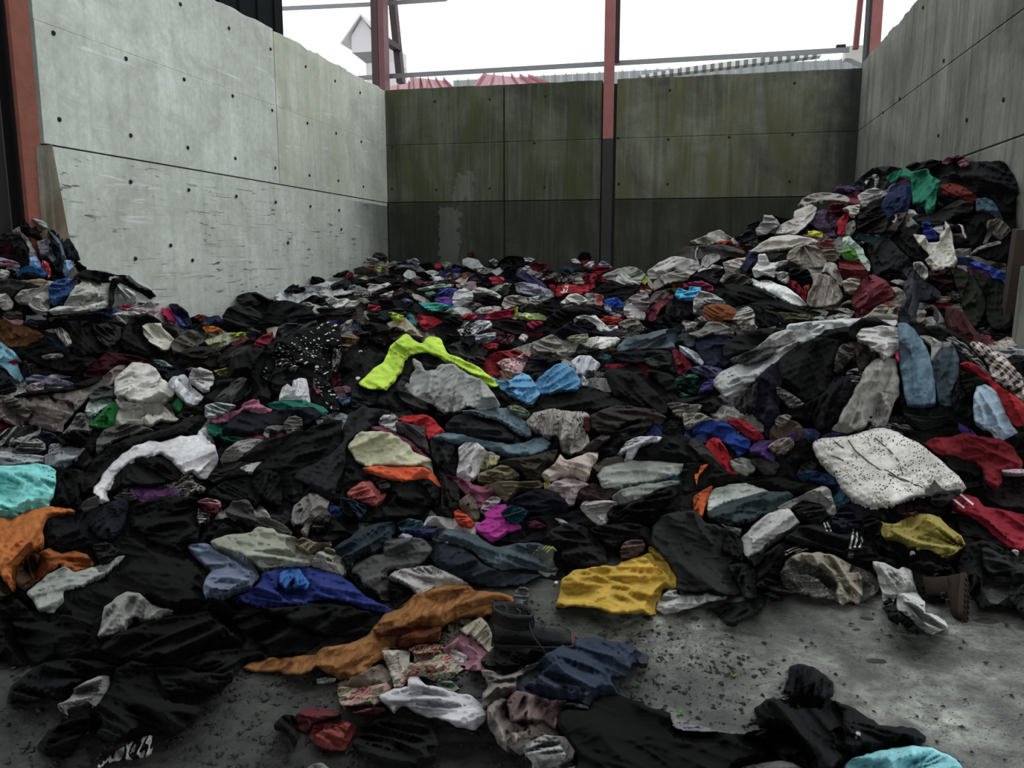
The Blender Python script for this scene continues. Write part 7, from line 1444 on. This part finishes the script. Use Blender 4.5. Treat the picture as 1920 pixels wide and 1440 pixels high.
while v < 1130:
    h = 9+(v-482)*.055 if v < 640 else 18+(v-640)*.07
    w = h*2.3
    u = -60+rnd.uniform(0, w)
    while u < 1980:
        cx, cy = u+rnd.uniform(-.2, .2)*w, v+rnd.uniform(-.3, .3)*h
        FILLERS.append((cx, cy, w, h)); u += w*.8
    v += h*.72
# taller heap on the right and left mound, above the horizon
for (u0, u1, f, hh) in ((1190, 1900, lambda u: np.interp(u, [1190, 1300, 1420, 1500, 1560, 1640, 1750, 1900], [505, 470, 410, 365, 345, 325, 305, 320]), 20), (0, 330, lambda u: np.interp(u, [0, 60, 110, 150, 220, 330], [440, 418, 432, 500, 530, 590]), 18)):
    v = 300.0
    while v < 600:
        u = u0
        while u < u1:
            if v > f(u)+8 and v < 600: FILLERS.append((u+rnd.uniform(-6, 6), v+rnd.uniform(-4, 4), 44, hh))
            u += 34
        v += 15
FILLERS.sort(key=lambda f: f[1])
def px_land(u, v): return zs(heap_px.astype(float), np.array([u]), np.array([v]))[0] > .5
nfill = 0; FO = []; FQ = []
for (cx, cy, w, h) in FILLERS:
    if not (px_land(cx, cy) and px_land(cx, cy-h*.4)): continue
    a0, a1 = int((cx-w*.45-U0)/RS), int((cx+w*.45-U0)/RS)+1; b0, b1 = int((cy-h*.45-V0)/RS), int((cy+h*.45-V0)/RS)+1
    if b1 <= 0 or a1 <= 0: continue
    free = 1-hand[max(b0, 0):b1, max(a0, 0):a1].mean()
    if free < .3 or cx < -20 or cx > 1945: continue
    r = rnd.random(); far = cy < 640
    if cy < 640: col = rnd.choice(DARKS) if r < .52 else (rnd.choice(LIGHTS) if r < .82 else rnd.choice(BRIGHT))
    else: col = rnd.choice(DARKS) if r < .74 else (rnd.choice(LIGHTS) if r < .9 else rnd.choice(BRIGHT))
    n = 11; ph = rnd.random()*6; rot = rnd.uniform(-.35, .35); P = []
    for k in range(n):
        t = 6.283*k/n; rr = 1+rnd.uniform(-.28, .28); x, y = math.cos(t)*w*.62*rr, math.sin(t)*h*.62*rr
        P.append((cx+x*math.cos(rot)-y*math.sin(rot)*.5, cy+x*math.sin(rot)*.5+y*math.cos(rot)))
    kind, cat = rnd.choice([('shirt', 'shirt'), ('trousers', 'trousers'), ('sweater', 'sweater'), ('cloth', 'cloth'), ('jacket', 'jacket')])
    pat = pc = None
    if rnd.random() < .12: pat, pc = rnd.choice([('stripes', '8c8c88'), ('blotch', '6c6864'), ('print', '8c8880'), ('thin', '908c88')])
    FQ.append((kind, P, col, pat, pc, cx, cy, w, h, cat, rnd.uniform(.9, 1.3), rnd.uniform(.015, .045)))
LAY0 = LAYERS.copy()
GO = []
GSRC = {}
CHILD = {}
for i in range(len(GAR)-1, -1, -1):
    kind, label, cat, col, pat, pc, P, kw, lay = GAR[i]
    LAYERS[:] = lay[0]
    kw = dict(kw); kw['Wr'] = kw.get('Wr', 1.0)*WG
    kw.setdefault('T', .02)
    if kind == 'cushion': kw['top'] = [(1300+x/3.0968, 580+y/3.0968) for x, y in ((705,775),(760,748),(900,738),(1000,708),(1100,690),(1190,720),(1330,795),(1440,885),(1540,975),(1575,1032),(1500,1042),(1380,1055),(1250,1068),(1130,1085),(1040,1060),(950,1005),(880,950),(800,870),(740,815))]
    o = drape(kind, P, cloth_mat(col, pat, pc), seed=i+11, **kw)
    if o is None: print('SKIP', label); continue
    tag(o, label, cat); GO.append((o, label, np.mean([p[0] for p in P]), np.mean([p[1] for p in P]), P))
LAYERS[:] = 0
for (kind, P, col, pat, pc, cx, cy, w, h, cat, wr_, T_) in reversed(FQ):
    o = drape(kind, P, cloth_mat(col, pat, pc), seed=nfill+700, Wr=WG*wr_, T=T_, rag=1.0, smooth_n=3, round_=.03)
    if o is None: continue
    nfill += 1; FO.append((o, cx, cy, w, h, col, kind, cat, pat))
print('fillers', nfill, 'hand', len(GO), 'verts', NV[0])
# ------------------------------------------------------------------ parts, trims, lettering
bpy.context.view_layer.update()
BYL = {l: o for (o, l, x, y, P) in GO}
def find(start):
    for l, o in BYL.items():
        if l.startswith(start): return o
    print('NOHOST', start)
def attach(child, host, name, keep=True):
    c, h = find(child), find(host)
    if c is None or h is None: return
    c.location = Vector(c.location)-Vector(h.location); c.parent = h; c.name = name
    for k in ('category', 'group'):
        if k in c: del c[k]
    if not keep and 'label' in c: del c['label']
    for i, g in enumerate(GO):
        if g[0] is c: GO.pop(i); break
for c, h, n in (('bright blue centre panel', 'blue shirt with indigo', 'panel'), ('dark rust fold', 'long ochre print', 'skirt_fold'), ('grey metallic cuff', 'long ochre print', 'cuff'),
    ('cream corner of the pink', 'pink fabric square', 'corner_panel'), ('white care label', 'pink fabric square', 'care_label'), ('open black cuff', 'big charcoal wool', 'cuff'),
    ('black jacket flap with button', 'black sports jacket with', 'flap'), ('black and white striped hem', 'black dress with small white', 'hem'), ('pinstriped black jacket cuff', 'black dress with small white', 'cuff'),
    ('light grey lining patch', 'big black fleece', 'lining_patch'), ('small black flap right', 'big black fleece', 'flap'), ('dark grey fleece cuff', 'light grey fleece blanket', 'rolled_edge'),
    ('yellow banded cuff', 'tan fleece trousers', 'cuff'), ('small aqua frill', 'aqua towel spread', 'frill'), ('teal sweater hem', 'teal sweater lying', 'hem'),
    ('hood of the black rain', 'black rain jacket lying', 'hood'), ('black waterproof sleeve', 'black rain jacket lying', 'sleeve'), ('black sleeve loop', 'black rain jacket lying', 'sleeve'),
    ('grey shirt cuff at the end', 'white long-sleeved top with', 'cuff'), ('red, brown and cream', 'cream patchwork bag', 'lining'), ('twisted white sleeve', 'big crumpled white t-shirt', 'sleeve'),
    ('acid yellow hem', 'cream to lime dip-dyed', 'hem'), ('dark rose bra cup', 'dusky pink bra', 'cup'), ('rose bra strap end', 'dusky pink bra', 'strap'),
    ('white cotton sleeve trailing onto the floor, lower end', 'white cotton sleeve trailing onto the floor, upper', 'cuff'), ('off-white blouse sleeve curled', 'crumpled light-grey shirt', 'sleeve') if False else ('light blue plastic-like sheet in the centre, crumpled', 'light blue plastic-like sheet spread', 'sheet_fold'),
    ('tan tone', 'x', 'y')):
    if c != 'tan tone': attach(c, h, n)
find('white cotton sleeve trailing onto the floor, upper')['label'] = 'white cotton sleeve trailing out of the heap onto the wet floor'
def onto(u, v, lift=.008):
    d = zs(ZF, np.array([u], float), np.array([v], float))[0]-lift; return CAM+d*ray(u, v)
def stud(host, u, v, r, col, name='button'):
    h = find(host); c = onto(u, v, .02); n = (CAM-c); n /= np.linalg.norm(n); n = n*.5+np.array((0, 0, .85)); n /= np.linalg.norm(n)
    a = np.cross(n, (1, 0, 0)); a /= np.linalg.norm(a); b = np.cross(n, a); vs = []
    for rr, z in ((r, -.02), (r, .003), (r*.8, .006), (r*.35, .004)):
        for k in range(12): t = math.pi*k/6; vs.append(c+a*rr*math.cos(t)+b*rr*math.sin(t)+n*z)
    f = [(j*12+k, j*12+(k+1) % 12, (j+1)*12+(k+1) % 12, (j+1)*12+k) for j in range(3) for k in range(12)]+[tuple(36+k for k in range(12))]
    mesh_obj(name, vs, f, plain('button_'+col, col, .35, 0, .05, 5, 0), h)
B7 = lambda x, y: (1360+x/2.5714, 880+y/2.5714)
stud('dark brown-black trousers leading', *B7(903, 404), .013, 'c8c8c0')
stud('black sports jacket with', *B7(604, 407), .014, '2a2a2c')
stud('black rain jacket lying', *B7(640, 1277), .008, 'a0a09c', 'snap')
stud('wet teal-grey jeans', 860+527/2.88, 940+440/2.88, .010, 'd0d0c8')
stud('stone grey wrinkled cargo', 880+605/4, 440+895/4, .03, '2c2826'); stud('stone grey wrinkled cargo', 880+632/4, 440+875/4, .03, '2c2826')
stud('black quilted coat', 440+925/4, 440+1077/4, .02, 'a8a8a8', 'snap'); stud('black quilted coat', 440+943/4, 440+877/4, .016, 'a0a0a0', 'snap')
def lettering(host, items, col, name='lettering'):
    """flat printed marks: polygons in picture pixels, laid on the cloth they are printed on"""
    h = find(host); mb = MB()
    for poly in items:
        mb.add([onto(x, y, .02) for x, y in poly], [tuple(range(len(poly)))])
    if h is not None: mesh_obj(name, mb.v, mb.f, plain('print_'+col, col, .8, 0, .05, 5, 0), h)
def text_polys(txt, cx, cy, hpx, ang, squash=1.0):
    cu_ = bpy.data.curves.new('t', 'FONT'); cu_.body = txt; cu_.size = 1; cu_.align_x = 'CENTER'; cu_.align_y = 'CENTER'; cu_.resolution_u = 2
    ob = bpy.data.objects.new('t', cu_); COL.objects.link(ob); dg = bpy.context.evaluated_depsgraph_get(); me = ob.evaluated_get(dg).to_mesh()
    c, s = math.cos(ang), math.sin(ang); out = []
    for p in me.polygons:
        out.append([(cx+(me.vertices[i].co.x*c-me.vertices[i].co.y*s)*hpx, cy-(me.vertices[i].co.x*s+me.vertices[i].co.y*c)*hpx*squash) for i in p.vertices])
    bpy.data.objects.remove(ob); bpy.data.curves.remove(cu_); return out
def ell(cx, cy, rx, ry, ang, n=10):
    c, s = math.cos(ang), math.sin(ang); return [(cx+rx*math.cos(t)*c-ry*math.sin(t)*s, cy+rx*math.cos(t)*s+ry*math.sin(t)*c) for t in [2*math.pi*k/n for k in range(n)]]
lettering('red sports top', text_polys('das', 1061, 538, 15, math.radians(80), .9)+[ell(1057, 546, 1.6, 4, .1), ell(1053.5, 548.5, 1.5, 3.4, -.8), ell(1060.5, 548.5, 1.5, 3.4, .9)], 'd8c8c4')
R5_ = lambda x, y: (1440+x/4, 280+y/4)
lettering('dark teal sports shirt', text_polys('A', *R5_(750, 640), 9, .2, .6)+text_polys('ac', *R5_(822, 643), 11, -.3, .7), 'b8bab8')
lettering('steel blue shirt spread', text_polys('cn', 106+26, 400+122, 12, .15, .7), 'c0c4c8')
def strip(pts, w0, w1=None, n=10):
    w1 = w0 if w1 is None else w1; P = np.array(pts, float); t = np.linspace(0, len(P)-1, n); X = np.interp(t, range(len(P)), P[:, 0]); Y = np.interp(t, range(len(P)), P[:, 1]); dx = np.gradient(X); dy = np.gradient(Y); L = np.hypot(dx, dy); W_ = np.linspace(w0, w1, n)/2
    a = list(zip(X-dy/L*W_, Y+dx/L*W_)); b = list(zip(X+dy/L*W_, Y-dx/L*W_)); return [[a[i], b[i], b[i+1], a[i+1]] for i in range(n-1)]
def stripes(host, rows):
    h = find(host)
    for pts, w0, w1 in rows:
        mb = MB()
        for q in strip(pts, w0, w1): mb.add([onto(x, y, .012) for x, y in q], [(0, 1, 2, 3)])
        if h is not None: mesh_obj('stripe', mb.v, mb.f, plain('white_stripe', 'bcbcb8', .8, 0, .08, 20, .1), h)
J7 = lambda *p: [B7(x, y) for x, y in p]
stripes('black sports jacket with', [(J7((600, 382), (612, 335), (618, 288)), 4.5, 3), (J7((622, 376), (636, 335), (634, 300)), 4.5, 3), (J7((645, 376), (662, 345), (655, 325)), 4, 3),
  (J7((475, 256), (492, 298)), 3, 3), (J7((489, 253), (511, 298)), 3, 3), (J7((286, 398), (330, 378), (350, 376)), 2.6, 2.6), (J7((288, 412), (330, 392), (388, 376)), 2.6, 2.6), (J7((340, 402), (388, 384), (420, 382)), 2.6, 2.6)])
stripes('red track jacket', [([(1786, 935), (1808, 952)], 4, 4), ([(1800, 926), (1825, 946)], 4, 4)])
# seams of the cushion
R6_ = lambda x, y: (1300+x/3.0968, 580+y/3.0968)
ms = plain('seam_grey', '4c4742', .9)
ch_ = find('large white speckled seat cushion')
for pts in (((900,760),(940,820),(1010,880),(1080,930),(1140,960),(1230,990),(1330,1035)), ((960,720),(1060,750),(1140,820),(1190,880),(1205,930),(1215,960)), ((820,768),(850,790),(875,805)), ((800,850),(840,862),(870,878)), ((1110,930),(1150,950),(1200,985),(1300,1025))):
    MB().tube([onto(*R6_(x, y), .006) for x, y in pts], .0045, 6).build('seam', ms, ch_, smooth=True)

# ------------------------------------------------------------------ footwear
def footwear(name, label, cat, pos, heading, up_ang, roll, L, boot, mu, msole, mlace, axes=None, heel=True, sw=1.0):
    root = empty(name, tuple(pos), label, cat)
    from mathutils import Matrix
    M = Matrix.Rotation(heading, 4, 'Z') @ Matrix.Rotation(roll, 4, 'Y') @ Matrix.Rotation(up_ang, 4, 'X')
    if axes is not None:
        from mathutils import Matrix as Mx
        y_ = Vector(axes[0]).normalized(); z_ = Vector(axes[1]); z_ = (z_-y_*z_.dot(y_)).normalized(); x_ = y_.cross(z_); M = Mx((x_, y_, z_)).transposed().to_4x4()
    sc_ = L/.29; L = .29
    def T(v): q = M @ (Vector(v)*sc_); return np.array(pos)+np.array(q)
    st = [(.0, .030, .045), (.04, .040, .062), (.15, .046, .075), (.35, .047, .082), (.5, .043, .095), (.62, .041, .115), (.75, .040, .12), (.88, .037, .118), (.97, .028, .105), (1.0, .018, .09)]
    vs, n = [], 16; 
    for (t, hw, hh) in st:
        y = (.5-t)*L; hw *= L/.29; 
        zt = hh if t > .02 else hh
        for k in range(n):
            a = 2*math.pi*k/n; x = math.copysign(abs(math.cos(a))**.75, math.cos(a))*hw; z = .022+ (max(0, math.sin(a))**.8)*(zt-.022) if math.sin(a) > 0 else .022-.004*abs(math.sin(a))
            x *= 1+.12*math.sin(2.2*t)*(-1 if x > 0 else 1)*.3
            x *= (1-.35*max(0, math.sin(a))); vs.append(T((x, y, z)))
    m = len(st); f = [(i*n+k, i*n+(k+1) % n, (i+1)*n+(k+1) % n, (i+1)*n+k) for i in range(m-1) for k in range(n)]+[tuple(range(n))[::-1], tuple((m-1)*n+k for k in range(n))]
    up_ = mesh_obj('upper', vs, f, mu, root, smooth=True)
    # shaft / collar with an open top
    H = boot if boot else .03; vs = []; rings = [(.085, 1.0), (.105, .98), (.115+H*.5, 1.0), (.115+H, 1.06), (.115+H, .94), (.115+H*.5, .88), (.10, .8)]
    for (z, k_) in rings:
        for k in range(n):
            a = 2*math.pi*k/n; vs.append(T((math.cos(a)*.040*k_*sw, -.24*L+math.sin(a)*.062*k_*sw-.1*(z-.1)*0+.006*math.sin(3*a+z*40), z+.012*math.sin(a)*(-1))))
    f = [(i*n+k, i*n+(k+1) % n, (i+1)*n+(k+1) % n, (i+1)*n+k) for i in range(len(rings)-1) for k in range(n)]+[tuple((len(rings)-1)*n+k for k in range(n))]
    mesh_obj('shaft' if boot else 'collar', vs, f, mu, root, smooth=True)
    sv = []; prof = [(t, hw) for t, hw, _ in st]
    out = [(hw*L/.29*1.1+.003, (.5-t)*L*1.02) for t, hw in prof]; out = out+[(-x, y) for x, y in out[::-1]]
    k = len(out); sv = [T((x, y, 0)) for x, y in out]+[T((x*1.02, y, .024)) for x, y in out]
    mesh_obj('sole', sv, [tuple(range(k)), tuple(range(2*k-1, k-1, -1))]+[(i, (i+1) % k, k+(i+1) % k, k+i) for i in range(k)], msole, root)
    if boot:
        for j in range(7):
            y = (.42-.13*j)*L
            b = MB()
            for sx in (-1, 1):
                x0, x1 = (.012, .040) if sx > 0 else (-.040, -.012)
                p0, p1 = (x0, y-.008, -.008), (x1, y+.008, .002); v_, f_ = box_vf(p0, p1); b.add([T(q) for q in v_], f_)
            tag(b.build('tread_lug', msole, root), kind='stuff')
        if heel: hv, hf = box_vf((-.036, -.5*L, -.022), (.036, -.24*L, .002))
        if heel: mesh_obj('heel', [T(q) for q in hv], hf, msole, root)
    for j in range(5):
        y = .14*L-.045*j; z = .085+.008*j if y > 0 else .10+.014*j
        MB().tube([T((-.028, y, z-.01)), T((-.012, y-.008, z+.012)), T((.012, y+.006, z+.013)), T((.028, y, z-.01))], .0032, 6).build('lace', mlace, root)
    MB().tube([T((.0, -.08*L, .12)), T((.03, -.05*L, .11)), T((.055, .0, .07)), T((.06, .03, .03)), T((.072, .05, .006))], .003, 6).build('lace_end', mlace, root, smooth=True)
    return root
mbk = plain('black_wet_leather', '0e0e0f', .4, 0, .3, 12, .4, .25); msb = plain('black_rubber', '121111', .6, 0, .3, 20, .3); mlc = plain('black_lace', '242423', .9)
mbr = plain('worn_brown_leather', '1e1611', .75, 0, .4, 14, .4, .15); msbr = plain('brown_rubber_sole', '2c211a', .8, 0, .35, 14, .4, .15)
mrr = plain('maroon_toe_rubber', '4c2a2a', .6, 0, .2, 10, .2)
p = atZ(998, 1212, .012)
bt_ = footwear('boot', 'black laced leather boot lying on the wet floor beside the ochre dress', 'boot', p, math.radians(-78), 0, 0, .34, .03, mbk, msb, mlc, sw=1.25)
p2 = atZ(1793, 1140, .07)
bb_ = footwear('boot', 'worn brown leather boot with its lugged sole turned outward at the right', 'boot', atZ(1818, 1112, .10)+np.array((-.02, -.02, -.01)), 0, 0, 0, .24, .10, mbr, msbr, plain('brown_lace', '3c322a', .9), axes=((-.22, -.75, -.5), (-.5, .85, .15)), heel=False)
tc = []; 
for j in range(5):
    for k in range(12): a = math.pi*k/11; r = math.sin((j+.6)/5*math.pi/2); tc.append(np.array(p)+np.array(Vector((.150+.030*(1-r**2)**.5 if r < 1 else .15, -.045*r*math.cos(a)+.03, .02+.045*r*math.sin(a)))))
mesh_obj('toe_cap', tc, [(j*12+k, j*12+k+1, (j+1)*12+k+1, (j+1)*12+k) for j in range(4) for k in range(11)], mrr, bt_, smooth=True)
p3 = atZ(1002, 1106, .0)
sn_ = footwear('sneaker', 'grey sneaker with a lime heel patch under the teal-grey jeans', 'sneaker', p3+np.array((-.02, .29, .0)), math.radians(35), 0, 0, .27, False, plain('sneaker_grey', '3c3e3c', .7), plain('sneaker_sole', '8f9186', .6), plain('lime_lace', '7c9c2c', .8))
# ------------------------------------------------------------------ what lies loose on the floor
rs = np.random.RandomState(3)
n = 16000; X = rs.uniform(-3.2, 2.6, n*2); Y = rs.uniform(1.6, 4.1, n*2); w_ = grime(X, Y)
pk_ = rs.rand(n*2) < (w_**1.4*.95+.05); X, Y = X[pk_], Y[pk_]; R_ = .0025+.010*rs.rand(len(X))**3.5
base = np.array([(1, 0, 0), (-.5, .87, 0), (-.5, -.87, 0), (0, 0, 1.0), (.1, .1, -.4)])
fb = np.array([(0, 1, 3), (1, 2, 3), (2, 0, 3), (1, 0, 4), (2, 1, 4), (0, 2, 4)])
an = rs.rand(len(X))*6.28; c, s = np.cos(an), np.sin(an); st_ = 1+rs.rand(len(X))
V = np.empty((len(X), 5, 3)); V[:, :, 0] = X[:, None]+R_[:, None]*(base[:, 0]*c[:, None]*st_[:, None]-base[:, 1]*s[:, None]); V[:, :, 1] = Y[:, None]+R_[:, None]*(base[:, 0]*s[:, None]*st_[:, None]+base[:, 1]*c[:, None]); V[:, :, 2] = R_[:, None]*base[:, 2]*.8+.006
F = (fb[None]+np.arange(len(X))[:, None, None]*5).reshape(-1, 3)
cr = mesh_obj('dirt_crumbs', V.reshape(-1, 3), F, m_mud)
tag(cr, 'loose black dirt crumbs scattered over the wet concrete floor', 'dirt', kind='stuff')
def lump(u, v, r, label, cat, mat, name, flat=.45, seed=0, el=1.0):
    p = atZ(u, v, 0); q = np.random.RandomState(seed); vs = []; nn = 10
    for j, (rr, z) in enumerate(((1.0, 0), (.95, .35), (.6, .8), (.15, 1.0))):
        for k in range(nn):
            a = 6.283*k/nn; R = r*rr*(1+.35*math.sin(2*a+seed)+.2*q.rand()); vs.append(p+np.array((R*math.cos(a)*el, R*math.sin(a), z*r*flat)))
    f = [(j*nn+k, j*nn+(k+1) % nn, (j+1)*nn+(k+1) % nn, (j+1)*nn+k) for j in range(3) for k in range(nn)]+[tuple(30+k for k in range(nn))]
    o = mesh_obj(name, vs, f, mat, smooth=False, loc=tuple(p)); tag(o, label, cat)
lump(1643, 1240, .022, 'flat dark dirt clod alone on the wet concrete right of centre', 'clod', m_mud, 'dirt_clod', .4, 1, 1.4)
lump(1625, 1160, .016, 'small dark clod beside the trailing white sleeve', 'clod', m_mud, 'dirt_clod', .4, 2, 1.4)
lump(1215, 1160, .022, 'small dark clod in front of the yellow raincoat', 'clod', m_mud, 'dirt_clod', .5, 3)
lump(1180, 1165, .012, 'pale pebble in front of the yellow raincoat', 'pebble', m_dgrey, 'pebble', .6, 4)
lump(1303, 1160, .016, 'dark clod in front of the white frilled cloth', 'clod', m_mud, 'dirt_clod', .35, 5, 1.6)
lump(1606, 1180, .01, 'tiny dark clod near the middle of the bare floor', 'clod', m_mud, 'dirt_clod', .3, 6, 1.5)
lump(1850, 1165, .03, 'crumbled wood chips beside the worn brown boot', 'wood chips', plain('wet_wood', '2c241e', .7, 0, .4, 20, .5), 'wood_chips', .3, 7, 1.4)
mgrn = plain('leaf_green', '5c8420', .5, 0, .2, 20, .1)
def blade(u, v, h, lean, label, name, n=1, spread=.02, cat='plant', w=.008):
    p = atZ(u, v, .0); root = empty(name, tuple(p), label, cat)
    for k in range(n):
        a = k*2.4; pts = []
        for t in (0, .35, .7, 1): pts.append(p+np.array((lean*t*t*h+spread*math.cos(a)*t, spread*math.sin(a)*t, h*t*(1-.25*t))))
        ws = [w*.6, w, w*.8, .001]; v_ = []
        for q_, ww in zip(pts, ws): v_ += [q_+(-ww, 0, 0), q_+(ww, .0, .0), q_+(0, .004, .0)]
        f_ = [(i*3+j, i*3+(j+1) % 3, i*3+3+(j+1) % 3, i*3+3+j) for i in range(3) for j in range(3)]
        mesh_obj('leaf', v_, f_, mgrn, root)
blade(1833, 1085, .16, -.35, 'single yellow-green grass blade behind the worn brown boot', 'grass_blade', 1, 0, 'grass', .012)
blade(1375, 1272, .022, .2, 'tiny bright green seedling growing in the floor dirt', 'seedling', 5, .016, 'plant', .006)
blade(1270, 1342, .02, .2, 'tiny dull green moss sprig in the dirt beside the black fleece', 'moss_sprig', 6, .02, 'plant', .005)
blade(900+25, 1205, .03, .1, 'tiny green weed below the black laced boot', 'weed', 4, .02, 'plant', .005)
# ------------------------------------------------------------------ drop what nothing of shows, name what remains
cnt = np.bincount(COVER[(COVER >= 0)].ravel(), minlength=len(ALL))
vis = (COVER >= 0) & (RU >= 0) & (RU < 1920) & (RV >= 0) & (RV < 1440)
cnt = np.bincount(COVER[vis].ravel(), minlength=len(ALL))
idx_of = {a[0].name: i for i, a in enumerate(ALL)}
LM = [(l, x, y) for (o, l, x, y, P) in GO]
used_lab = set(l for l, _, _ in LM); kept = 0
def side(dx, dy):
    if abs(dx) > abs(dy)*1.6: return 'to the right of' if dx > 0 else 'to the left of'
    if abs(dy) > abs(dx)*1.6: return 'in front of' if dy > 0 else 'behind'
    return ('front' if dy > 0 else 'back')+('-right of' if dx > 0 else '-left of')
for (o, cx, cy, w, h, col, kind, cat, pat) in FO:
    i = idx_of[o.name]
    if cnt[i] < 25:
        me = o.data; bpy.data.objects.remove(o); bpy.data.meshes.remove(me); continue
    m = (COVER == i) & vis; cx, cy = RU[m].mean(), RV[m].mean()
    near = sorted(LM, key=lambda l: (l[1]-cx)**2+((l[2]-cy)*1.3)**2)
    done = False
    for (l, x, y) in near[:12]:
        s = side(cx-x, cy-y); sz = 'small ' if w < 45 else ''
        short = l if len(l.split()) <= 9 else ' '.join(l.split()[:9])
        while short.split()[-1] in ('the', 'a', 'of', 'at', 'in', 'on', 'and', 'by', 'to', 'with', 'from', 'left', 'right', 'behind', 'below', 'above', 'under', 'beside', 'over', 'near', 'its', 'between', 'small', 'white', 'black', 'far', 'big', 'across', 'dark'): short = ' '.join(short.split()[:-1])
        lab = f"{sz}{CNAME[col]} {'patterned ' if pat else ''}{cat} {s} the {short}"
        if len(lab.split()) > 16: continue
        if lab not in used_lab: used_lab.add(lab); done = True; break
    if not done:
        lab = f"{CNAME[col]} crumpled {cat} in the heap"; 
    tag(o, lab, cat, 'crumpled garments filling the heap'); kept += 1
for (o, l, x, y, P) in GO:
    if cnt[idx_of[o.name]] < 6: print('HIDDEN', l, cnt[idx_of[o.name]])
print('kept fillers', kept)
